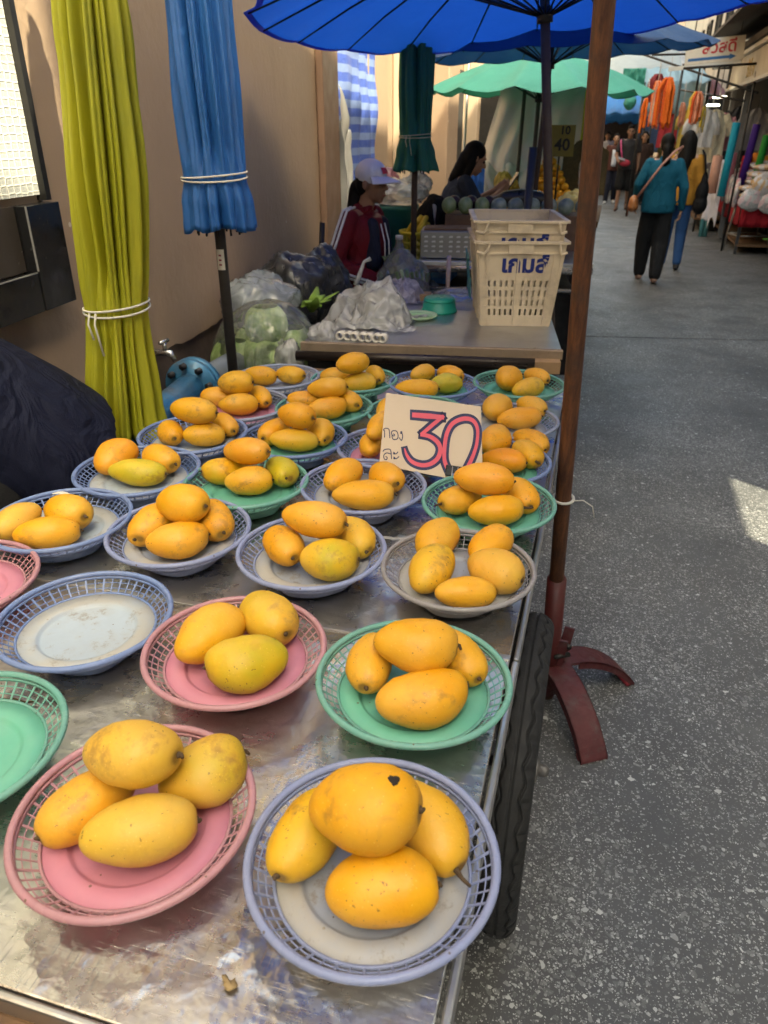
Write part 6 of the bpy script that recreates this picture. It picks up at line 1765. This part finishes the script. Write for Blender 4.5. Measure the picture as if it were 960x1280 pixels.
MB().box((0, 0, .115), (.225, .012, .235)).build('board', plain('mustard_board', (.24, .19, .035), .6, var=.2), ps)
Mx = Matrix.Rotation(pi/2, 4, 'X'); Mx.translation = V((.015, -.008, .045)); thai('40', .125, .003, plain('black_paint', (.008, .008, .008), .6), ps, Mx)
Mx = Matrix.Rotation(pi/2, 4, 'X'); Mx.translation = V((.03, -.0082, .165)); thai('10', .085, .002, plain('black_paint', (.008, .008, .008), .6), ps, Mx)
MB().tube([(0, .012, -.45), (0, .012, .23)], .008, 8).build('stake', M_DARKMETAL, ps)
hang('cloth', (-.36, 8.55), (-.22, 8.6), 1.95, 1.0, 2, .02, plain('lime_cloth', (.55, .55, .05), .7, trans=.3), 'lime yellow cloth hanging at the right end of the mint umbrella stall', 'cloth', 14, 20)
hang('cloth', (-1.24, 7.2), (-1.10, 7.2), 1.33, .95, 2, .02, plain('bright_blue_cloth', (.03, .16, .55), .7), 'bright blue cloth beside the phone woman\'s head', 'cloth', 14, 14)
bag_thing('plastic_bag', 'pale blue bags hanging at the right end of the fruit stall', [((0, 0, 0), (.08, .08, .22), 3.7, .3)], M_BLUISH, (-.22, 7.6, 1.25))
for x, y, h, lab in ((-.95, 8.3, 2.1, 'thin pole in front of the grey tarp'), (-1.62, 8.9, 2.35, 'pale steel pole by the pilasters left of the grey tarp')):
    MB().tube([(0, 0, 0), (.03, 0, h)], .018, 10).build('pole', M_BROWNPOLE if x > -1 else M_STEELTRIM, tag(thing('stall_pole', lab, 'pole', (x, y, 0))))
# ------------------------------------------------------------------ right side: hanging garlands, fabric goods, stools, signs
M_SIGNW = plain('sign_cream', (.62, .56, .46), .5, var=.1, dirt=(.45, .40, .32))
sg = thing('shop_sign', 'cream hanging sign with red Thai letters above a blue arrow', 'sign', (1.16, 13.0, 2.60), radians(-6))
MB().box((0, 0, 0), (.76, .05, .30), rotm(0, -.06, 0)).build('board', M_SIGNW, sg, bevel=.004)
Mt = rotm(0, -.06, 0).to_4x4()
Mx = Mt @ (Matrix.Translation((.06, -.028, -.03)) @ Matrix.Rotation(pi/2, 4, 'X')); thai('สวัสดี', .20, .005, plain('sign_red', (.42, .012, .02), .5), sg, Mx)
m = MB(); q = [(-.34, -.075), (.20, -.075), (.20, -.055), (.29, -.092), (.20, -.13), (.20, -.11), (-.34, -.11)]
n = len(q)
m.add([tuple(Mt @ V((x, -.0275, z))) for x, z in q]+[tuple(Mt @ V((x, -.0255, z))) for x, z in q], [tuple(range(n))]+[(i, (i+1) % n, n+(i+1) % n, n+i) for i in range(n)], 0, False)
m.build('arrow', plain('sign_blue', (.01, .10, .28), .5), sg)
MB().box((-.10, 0, -.185), (.96, .06, .05), rotm(0, -.06, 0)).build('lamp_bar', plain('pale_bar', (.6, .58, .52), .4), sg)
for x in (-.3, .3): MB().tube([(x, .03, .1), (x, .10, .75)], .008, 6).build('hanger', M_DARKMETAL, sg)
# gold letters on the fascia (they face the alley)
M_GOLD = plain('gold_letter', (.50, .33, .08), .35, .6, var=.3)
Mx = Matrix(((0, 0, -1, -1.634), (-1, 0, 0, -.25), (0, 1, 0, 2.28), (0, 0, 0, 1)))
thai('ผ้าไทย', .26, .006, M_GOLD, shop, Mx, ext=.006)

def garland(label, x, y, zt, zb, r, cols, nstr, seed, group):
    t = thing('garland_bundle', label, 'garlands', (x, y, 0), 0, group)
    rr = random.Random(seed)
    MB().tube([(0, 0, zt+.28), (.01, 0, zt+.10), (0, 0, zt)], .006, 6).build('hook', plain('white_string_hook', (.6, .58, .55), .6), t)
    for k in range(nstr):
        a = rr.uniform(0, 2*pi); q = r*sqrt(rr.random()); c = cols[rr.randrange(len(cols))]
        px, py = q*cos(a), q*sin(a)*.7; b = zb + rr.uniform(-.05, .06); pts = []; rs = []
        N = 26
        for i in range(N):
            v = i/(N-1)
            sp_ = .35+.65*min(1, v*4)
            pts.append((px*sp_+.012*nz(v*4, k), py*sp_+.012*nz(v*4, k, 5), zt+(b-zt)*v)); rs.append((.023 if i % 2 else .016)*(1 if i else .4))
        MB().tube(pts, rs, 7).build('garland', c, t)
    return t
M_OR1 = plain('orange_marigold', (.72, .13, .008), .7, var=.3, vs=40, bump=.7, bs=90)
M_OR2 = plain('deep_orange_marigold', (.62, .075, .008), .7, var=.3, vs=40, bump=.7, bs=90)
M_OR3 = plain('pink_orange_film', (.70, .25, .14), .35, var=.3, vs=20)
M_YEL = plain('yellow_flower', (.70, .46, .06), .7, var=.3, vs=40, bump=.7)
M_WHT = plain('white_flower', (.68, .62, .50), .7, var=.2, vs=40, bump=.5)
garland('tall bundle of orange marigold garlands hanging right of the mint umbrella', .66, 14.0, 2.34, 1.66, .15, [M_OR1, M_OR1, M_OR2], 20, 1, 'orange garlands hung over the alley')
garland('pale pink and orange garlands beside the tallest orange bundle', .50, 14.05, 2.30, 1.66, .08, [M_OR3, M_OR1, M_WHT], 9, 2, 'orange garlands hung over the alley')
garland('short narrow orange garlands at the left of the hanging bundles', .37, 14.1, 2.06, 1.60, .05, [M_OR1, M_OR2], 7, 3, 'orange garlands hung over the alley')
garland('orange and yellow garlands hanging alone under the blue arrow sign', 1.00, 12.5, 2.08, 1.72, .085, [M_OR1, M_OR2, M_OR3, M_YEL], 13, 4, 'orange garlands hung over the alley')
garland('yellow and white garlands low beside the lone orange bundle', 1.10, 12.6, 1.90, 1.60, .06, [M_YEL, M_WHT, M_WHT], 8, 5, 'orange garlands hung over the alley')
garland('small bundle of brown pink beads between the orange bundles', .93, 14.2, 2.0, 1.68, .06, [plain('brown_bead', (.36, .16, .09), .5, var=.4, vs=50), M_OR3], 8, 6, 'orange garlands hung over the alley')
garland('dark red garlands behind the orange bundles', .52, 14.6, 2.42, 2.0, .14, [plain('dark_red_flower', (.20, .015, .02), .7)], 12, 7, 'orange garlands hung over the alley')
# rails they hang from
rl = thing('garland_rack', 'dark slanting steel frame carrying the garlands', 'rack', (0, 0, 0))
for a, b in (((.2, 14.3, 2.68), (1.75, 12.4, 2.05)), ((.35, 14.0, 2.64), (1.7, 14.0, 2.64)), ((.75, 12.5, 2.36), (1.7, 12.5, 2.40)), ((.9, 14.8, 2.2), (1.7, 13.2, 1.98)), ((1.05, 13.6, 2.7), (1.05, 13.6, 2.1)), ((1.3, 13.4, 2.7), (1.3, 13.4, 2.05)), ((1.68, 12.4, 0.02), (1.68, 12.4, 2.3))):
    MB().tube([a, b], .016, 8).build('bar', M_DARKMETAL, rl)
# garments on hangers under the roof edge
def garment(label, x, y, z, w_, h, col, rz, grp=None):
    t = thing('hanging_garment', label, 'garment', (x, y, z), rz, grp)
    cm = cloth('garment_%d' % int(sum(col)*1000+x*10), col, .8, .9)
    def f(sd):
        def q(u, v):
            hw = w_*(.5 if v > .12 else .22+2.3*v)*(1+.12*v)
            o = .03*(1-abs(2*u-1)**3)*(1-.3*v)+.012*sin(u*17+3*v+x)
            return ((2*u-1)*hw, sd*o, -h*v-.03*abs(2*u-1)*(1-v))
        return q
    m = MB(); m.grid(f(1), 22, 16); m.grid(f(-1), 22, 16); m.build('body', cm, t)
    for s_ in (-1, 1): MB().tube([(s_*w_*.42, 0, -.08), (s_*w_*.66, .01, -.26), (s_*w_*.70, .01, -.38)], [.05, .055, .05], 10, flat=.45, fdir=(0, 1, 0)).build('sleeve', cm, t)
    MB().tube([(0, 0, .14), (.025, 0, .17), (.03, 0, .13), (0, 0, .06), (0, 0, .0)], .004, 6).build('hanger', M_DARKMETAL, t)
for lab, x, y, z, w_, h, c, rz in (('white blouse on a hanger behind the lone orange garlands', 1.22, 13.6, 1.92, .34, .55, (.66, .64, .62), .2), ('cream dress on a hanger beside the white blouse', 1.42, 13.9, 1.90, .36, .75, (.60, .54, .40), -.3),
    ('pink blouse hanging deeper in the fabric shop', 1.62, 14.4, 1.86, .34, .55, (.60, .28, .34), .5), ('black dress hanging by the shop post', 1.86, 14.7, 1.96, .36, .85, (.03, .03, .035), .1), ('grey patterned shirt hanging in the fabric shop', 2.05, 14.2, 1.92, .36, .6, (.30, .30, .33), -.2),
    ('white shirt on the clothes rack further back', 1.72, 15.2, 1.40, .36, .6, (.70, .68, .70), .8), ('yellow dress hanging far back on the right', 1.30, 17.0, 2.0, .36, .8, (.60, .42, .10), .2), ('red dress hanging far back on the right', .95, 17.6, 2.1, .34, .8, (.40, .04, .05), -.2), ('sky blue shirt far back on the right', 1.15, 19.0, 2.0, .36, .6, (.25, .42, .6), .1)):
    garment(lab, x, y, z, w_, h, c, rz, 'garments hung on the right')
# ceiling lamps in the shop
for k, (x, y, z, lab) in enumerate(((1.48, 14.4, 2.06, 'round white ceiling lamp lit in the fabric shop'), (1.52, 15.6, 1.98, 'second smaller lit lamp further inside the fabric shop'))):
    lp = thing('ceiling_lamp', lab, 'lamp', (x, y, z))
    g = G('lamp_glow'); g.set(Base_Color=(.9, .9, .86)); g.b.inputs['Emission Color'].default_value = (1, .95, .85, 1); g.b.inputs['Emission Strength'].default_value = 2.2
    MB().lathe([(0, 0), (.10, .0), (.11, .012), (.10, .03), (0, .032)], 24).build('diffuser', g.mat, lp)
    MB().tube([(0, 0, .03), (0, 0, .64)], .006, 6).build('cord', M_DARKMETAL, lp)

# fabric table: legs, red cloth skirt, packs of printed cloth, rolls
ft = thing('fabric_table', 'long goods table with a red cloth skirt in front of the fabric shop', 'table', (2.18, 14.0, 0))
MB().box((0, 0, .70), (.75, 3.6, .04)).build('table_top', M_WOODOLD, ft)
def skirt(u, v): return (-.385+.012*sin(u*60)+.02*v*sin(u*23), -1.8+3.6*u, .715-.34*v+.02*nz(u*14))
MB().grid(skirt, 90, 10).build('red_skirt', cloth('red_cloth', (.30, .012, .022), .7), ft, solid=.003)
MB().grid(lambda u, v: (-.37+.75*u, -1.81-.01*sin(u*30), .715-.34*v), 20, 6).build('red_skirt', cloth('red_cloth', (.30, .012, .022), .7), ft, solid=.003)
for x in (-.33, .33):
    for y in (-1.72, 0, 1.72): MB().box((x, y, .34), (.04, .04, .68)).build('leg', M_FRAMEDK, ft)
MB().box((0, 0, .12), (.66, 3.5, .03)).build('low_shelf', M_WOODOLD, ft)
def packs_mat(name, a, b, c):
    g = G(name); co = g.coord(); v = g.voro(co, 16); r = g.sep(v.outputs['Color'])
    col = g.mix(g.ramp(r[0], (.3, 0.), (.35, 1.)), a, b); col = g.mix(g.ramp(r[1], (.66, 0.), (.7, 1.)), col, c)
    col = g.mix(g.ramp(g.noise(co, 60, 4), (.4, 0.), (.6, .5)), col, (.72, .72, .72))
    g.set(Base_Color=col, Roughness=.16); g.put(g.b.inputs['Normal'], g.bump(g.noise(co, 30, 5, .7), .8, .01)); g.b.inputs['Coat Weight'].default_value = .4
    return g.mat
PK = [packs_mat('grey_print', (.62, .60, .60), (.35, .35, .36), (.68, .45, .48)), packs_mat('pink_print', (.66, .60, .62), (.60, .25, .32), (.40, .40, .42)), packs_mat('white_print', (.70, .68, .68), (.55, .50, .52), (.65, .35, .10))]
rr = random.Random(21); k = 0
for i in range(9):
    y = 12.42+i*.36
    for lay in range(5 if i < 5 else 3):
        m = MB(); crumple(m, (0, 0, .055), (.27+rr.uniform(-.03, .03), .19, .058), rr.uniform(0, 30), .18, 20, 12)
        kk = rr.randrange(3); nm = ['grey printed', 'pink printed', 'mostly white'][kk]
        lab = 'clear wrapped pack of %s cloth heaped on the red skirted table' % nm
        o = m.build('cloth_pack', PK[kk], None, (2.06+rr.uniform(-.05, .05)+.03*lay, y, .722+lay*.092), rz=rr.uniform(-.3, .3)); tag(o, lab, 'cloth pack', nm + ' cloth packs heaped on the table')
# packs hung down the front edge like a curtain
for i, (y, c) in enumerate(((13.3, 0), (13.62, 1), (13.0, 0), (12.66, 1), (13.95, 0))):
    m = MB(); crumple(m, (0, 0, 0), (.05, .17, .20), 3.3+i, .22, 22, 14, False)
    tag(m.build('cloth_pack', PK[c], None, (1.76, y, .80)), ['grey print cloth pack hanging over the front of the goods table', 'pink print cloth pack hanging over the front of the goods table'][c], 'cloth pack', ['grey hanging cloth packs', 'pink hanging cloth packs'][c])
for i, (x, z, c) in enumerate(((1.90, .74, 0), (2.16, .72, 0), (2.42, .76, 1), (2.68, .73, 1), (2.03, .94, 0), (2.32, .95, 1))):
    m = MB(); crumple(m, (0, 0, 0), (.155, .06, .15), 5.3+i, .22, 22, 14, False)
    tag(m.build('cloth_pack', PK[c if i != 4 else 2], None, (x, 12.12-.02*(i % 2), z)), ['grey print cloth pack stacked at the near end of the goods table', 'pink print cloth pack stacked at the near end of the goods table'][c], 'cloth pack', ['grey packs at the table end', 'pink packs at the table end'][c])
# upright rolls of cloth
def roll(x, y, z0, h, r, col, label, tilt=0.0, grp=None):
    nm = '_'.join(['roll', label.split()[0]])
    t = thing('cloth_roll', label, 'cloth roll', (x, y, z0), 0, grp); t.rotation_euler = (0, tilt, 0)
    MB().lathe([(0, 0), (r, 0), (r, h), (r*.9, h+.004), (r*.55, h+.002), (r*.5, h-.015), (.3*r, h-.01), (0, h-.012)], 22).build('roll', cloth(nm+str(round(x*100)), col, .6, .3), t)
    MB().tube([(0, 0, -.01), (0, 0, h+.02)], r*.28, 10).build('core', plain('cardboard_core', (.32, .22, .13), .8), t)
    return t
roll(1.60, 13.0, .72, .98, .055, (.012, .30, .42), 'tall turquoise roll of cloth standing on the goods table', .03)
roll(1.84, 13.0, .75, .93, .052, (.055, .018, .20), 'tall purple roll of cloth right of the turquoise one', .07)
roll(1.97, 12.7, .74, .80, .050, (.02, .22, .035), 'green roll of cloth between purple and royal blue ones', .06)
roll(2.13, 12.6, .74, .80, .050, (.02, .04, .34), 'royal blue roll of cloth at the right picture edge', .04)
for i, (x, c, l) in enumerate(((1.50, (.62, .33, .24), 'short salmon cloth roll left of the turquoise roll'), (1.70, (.60, .24, .30), 'short pink cloth roll right of the turquoise roll'), (1.92, (.55, .02, .03), 'bright red cloth roll behind the purple one'), (2.06, (.70, .22, .03), 'orange cloth roll behind the green one'), (2.22, (.62, .28, .04), 'amber cloth roll at the far right'))):
    roll(x, 13.35+.02*i, .74, .52+.04*(i % 2), .07, c, l)
DC = [(.16, .17, .20), (.06, .13, .16), (.20, .045, .07), (.03, .08, .20), (.22, .14, .03), (.28, .10, .10), (.10, .11, .13)]
for i in range(7):
    roll(1.50+.115*i, 16.0+.03*i, .55, 1.16+.03*(i % 3), .052, DC[i], ['dark grey', 'deep teal', 'wine red', 'navy', 'olive brown', 'rust', 'slate'][i] + ' cloth roll in the back row under the lamps')
# white cloths draped on a rail
MB().tube([(1.35, 14.6, .0), (1.37, 14.6, 1.40)], .016, 8).build('post', M_FRAMEDK, tag(thing('rail_post', 'thin steel post beside the draped white cloths', 'post', (0, 0, 0))))
M_WCL = cloth('white_draped_cloth', (.66, .65, .72), .7, .9)
M_CCL = cloth('cream_draped_cloth', (.62, .60, .50), .7, .9)
hang('draped_cloth', (1.22, 16.2), (1.55, 16.6), 1.50, .45, 3, .05, M_WCL, 'white cloth draped over the rail beside the long haired woman', 'cloth', 40, 30, 3, .25, belly=.12)
hang('draped_cloth', (1.52, 15.6), (1.78, 15.2), 1.42, .35, 3, .05, M_CCL, 'cream cloth spread from the rail towards the alley', 'cloth', 34, 30, 5, .2, belly=.18)
hang('draped_cloth', (1.50, 14.0), (1.66, 13.5), 1.20, .30, 2, .03, M_WCL, 'narrow white cloth hanging before the grey printed packs', 'cloth', 24, 26, 7, .1)
rk = thing('clothes_rack', 'low clothes rack with draped white cloth and dark lower shelf', 'rack', (1.75, 15.6, 0))
for x, y in ((-.25, -.6), (-.25, .8), (.3, -.6), (.3, .8)): MB().tube([(x, y, 0), (x, y, 1.42)], .017, 8).build('post', M_FRAMEDK, rk)
for z in (1.42, .2): MB().tube([(-.25, -.6, z), (-.25, .8, z)], .015, 8).build('bar', M_FRAMEDK, rk)
MB().box((.02, .1, .22), (.58, 1.5, .03)).build('low_shelf', M_WOODOLD, rk)
MB().box((.1, .1, .10), (.4, 1.2, .16)).build('dark_goods', M_DARK, rk)
for dx in (0, .07): roll(1.56+dx, 14.3, 0, .32, .035, (.09, .28, .30), 'pale teal roll standing on the ground by the rack' if dx else 'pale teal roll on the ground left of its twin')
# steel frame stands (stools)
def stand(label, x, y, w_, d_, h, rz):
    t = thing('metal_stand', label, 'stand', (x, y, 0), rz, 'steel frame stands')
    for sx in (-1, 1):
        for sy in (-1, 1): MB().tube([(sx*w_*.60, sy*d_*.60, 0), (sx*w_*.42, sy*d_*.42, h)], .016, 8).build('leg', plain('worn_steel_tube', (.30, .28, .25), .4, .7, var=.4), t)
    for z, f in ((.24, .555), (h-.12, .44)):
        for a, b in (((-1, -1), (1, -1)), ((1, -1), (1, 1)), ((1, 1), (-1, 1)), ((-1, 1), (-1, -1))):
            MB().tube([(a[0]*w_*f, a[1]*d_*f, z), (b[0]*w_*f, b[1]*d_*f, z)], .012, 7).build('rung', plain('worn_steel_tube', (.30, .28, .25), .4, .7, var=.4), t)
    MB().box((0, 0, h), (w_*.9, d_*.9, .03)).build('top', plain('yellowed_seat', (.52, .45, .26), .6), t, bevel=.004)
    return t
stand('steel frame stand with yellowed top at the right edge', 2.02, 12.55, .40, .36, .86, .25)
stand('second steel frame stand cut by the right picture edge', 2.58, 12.3, .42, .36, .84, -.1)
tag(MB().tube([(2.2, 12.35, .21), (2.75, 12.2, .21)], .012, 7).build('green_stick', plain('lime_plastic', (.22, .60, .12), .4), None), 'lime green stick lying across the steel frame stands', 'stick')

# ------------------------------------------------------------------ far down the alley
def awning(label, x0, x1, y0, y1, z0, z1, mat, valance=.25):
    t = thing('awning', label, 'awning', (0, 0, 0))
    def f(u, v): return (x0+(x1-x0)*u, y0+(y1-y0)*v, z0+(z1-z0)*v - .05*sin(pi*u*4)**2 + .02*nz(u*5, v*5, x0))
    MB().grid(f, 30, 12).build('canopy', mat, t, solid=.004)
    MB().grid(lambda u, v: (x0+(x1-x0)*u, y0-.005*v, z0 - .05*sin(pi*u*4)**2 - valance*v + .015*sin(u*50)*v), 50, 4).build('valance', mat, t, solid=.004)
    for x in (x0+.03, x1-.03):
        MB().tube([(x, y0, 0), (x, y0, z0)], .02, 8).build('pole', M_DARKMETAL, t)
    return t
awning('sky blue awning far down the alley behind the walkers', -.9, .62, 24, 27, 2.05, 2.7, fabric('sky_blue_canvas', (.02, .22, .60), .4, .5), .22)
awning('white market awning above the far sky blue one', -1.6, 1.0, 27.5, 32, 2.55, 3.3, fabric('white_canvas', (.62, .60, .56), .4, .6), .25)
awning('cream awning far on the left side', -2.3, -.5, 33, 37, 2.6, 3.4, fabric('cream_canvas', (.55, .46, .32), .35, .6), .25)
awning('pale blue sheet roof behind the orange garlands', .35, 1.6, 17.5, 20.5, 2.45, 2.9, fabric('pale_blue_sheet', (.42, .60, .66), .5, .4), .55)
awning('white translucent roof sheet over the right stalls', .9, 2.5, 15.6, 17.4, 2.62, 3.0, fabric('translucent_white', (.70, .72, .74), .6, .4), .04)
awning('wide pale sheet canopy high over the middle of the alley', -1.7, 1.5, 21, 24, 2.75, 3.7, fabric('pale_sheet', (.55, .60, .60), .5, .5), .35)
awning('dark red awning over the far right stalls', .55, 2.5, 20.8, 25, 2.25, 2.9, fabric('dark_red_canvas', (.16, .03, .03), .2, .6), .3)
awning('green striped awning deeper in the alley', -1.4, 1.2, 37.5, 41, 2.7, 3.3, fabric('leaf_canvas', (.06, .22, .09), .2, .6), .35)
hang('tarp', (-.6, 32.2), (2.3, 32.4), 3.1, .9, 3, .08, plain('dark_blue_sheet', (.03, .06, .14), .7), 'dark blue sheet closing the stalls at the far end of the alley', 'tarp', 30, 16)
hang('net_bundle', (-.05, 16.4), (.35, 16.4), 2.62, 2.22, 2, .05, fabric('green_net', (.06, .36, .28), .3), 'sea green sheet bundled under the roof beyond the mint umbrella', 'sheet', 24, 14)
cn = crumple(MB(), (0, 0, 0), (.12, .12, .13), 6.6, .15, 22, 14, False)
tag(cn.build('net_bag', fabric('green_net', (.06, .36, .28), .3), None, (.15, 18.0, 2.12)), 'round green bag hanging beyond the mint umbrella', 'bag')
# far stall blocks with dark openings and goods
def far_stall(label, x, y, w_, d_, seed):
    t = thing('market_stall', label, 'stall', (x, y, 0))
    rr = random.Random(seed)
    MB().box((0, 0, .75), (w_, d_, .06)).build('table_top', M_WOODOLD, t)
    MB().box((0, 0, .36), (w_*.96, d_*.96, .70)).build('skirt', plain('stall_skirt%d' % (seed % 3), [(.05, .06, .09), (.16, .05, .05), (.08, .10, .07)][seed % 3], .8), t)
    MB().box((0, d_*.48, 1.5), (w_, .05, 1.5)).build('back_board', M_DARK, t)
    for i in range(9):
        c = [(.5, .12, .1), (.55, .42, .08), (.15, .3, .12), (.5, .5, .48), (.1, .15, .35)][rr.randrange(5)]
        m = MB(); crumple(m, (0, 0, .08), (.13, .13, .11+.05*rr.random()), rr.random()*20, .2, 14, 10)
        m.build('goods', plain('goods_%d' % int(c[0]*100), c, .6, var=.4, vs=20), t, ((i % 3-1)*w_*.3, (i//3-1)*d_*.28, .78))
far_stall('far left market stall with coloured goods behind the grey tarp', -1.5, 12.5, 1.3, 1.6, 3)
far_stall('market stall further left down the alley', -1.6, 16.5, 1.3, 1.8, 4)
far_stall('far left stall near the sky blue awning', -1.5, 22.0, 1.4, 2.0, 5)
far_stall('market stall on the right beyond the clothes rack', 1.85, 19.5, 1.0, 2.2, 6)
far_stall('far right market stall near the alley end', 1.8, 24.5, 1.1, 2.4, 8)
far_stall('dark market stall under the sky blue awning', -.15, 26.0, 1.5, 1.4, 9)
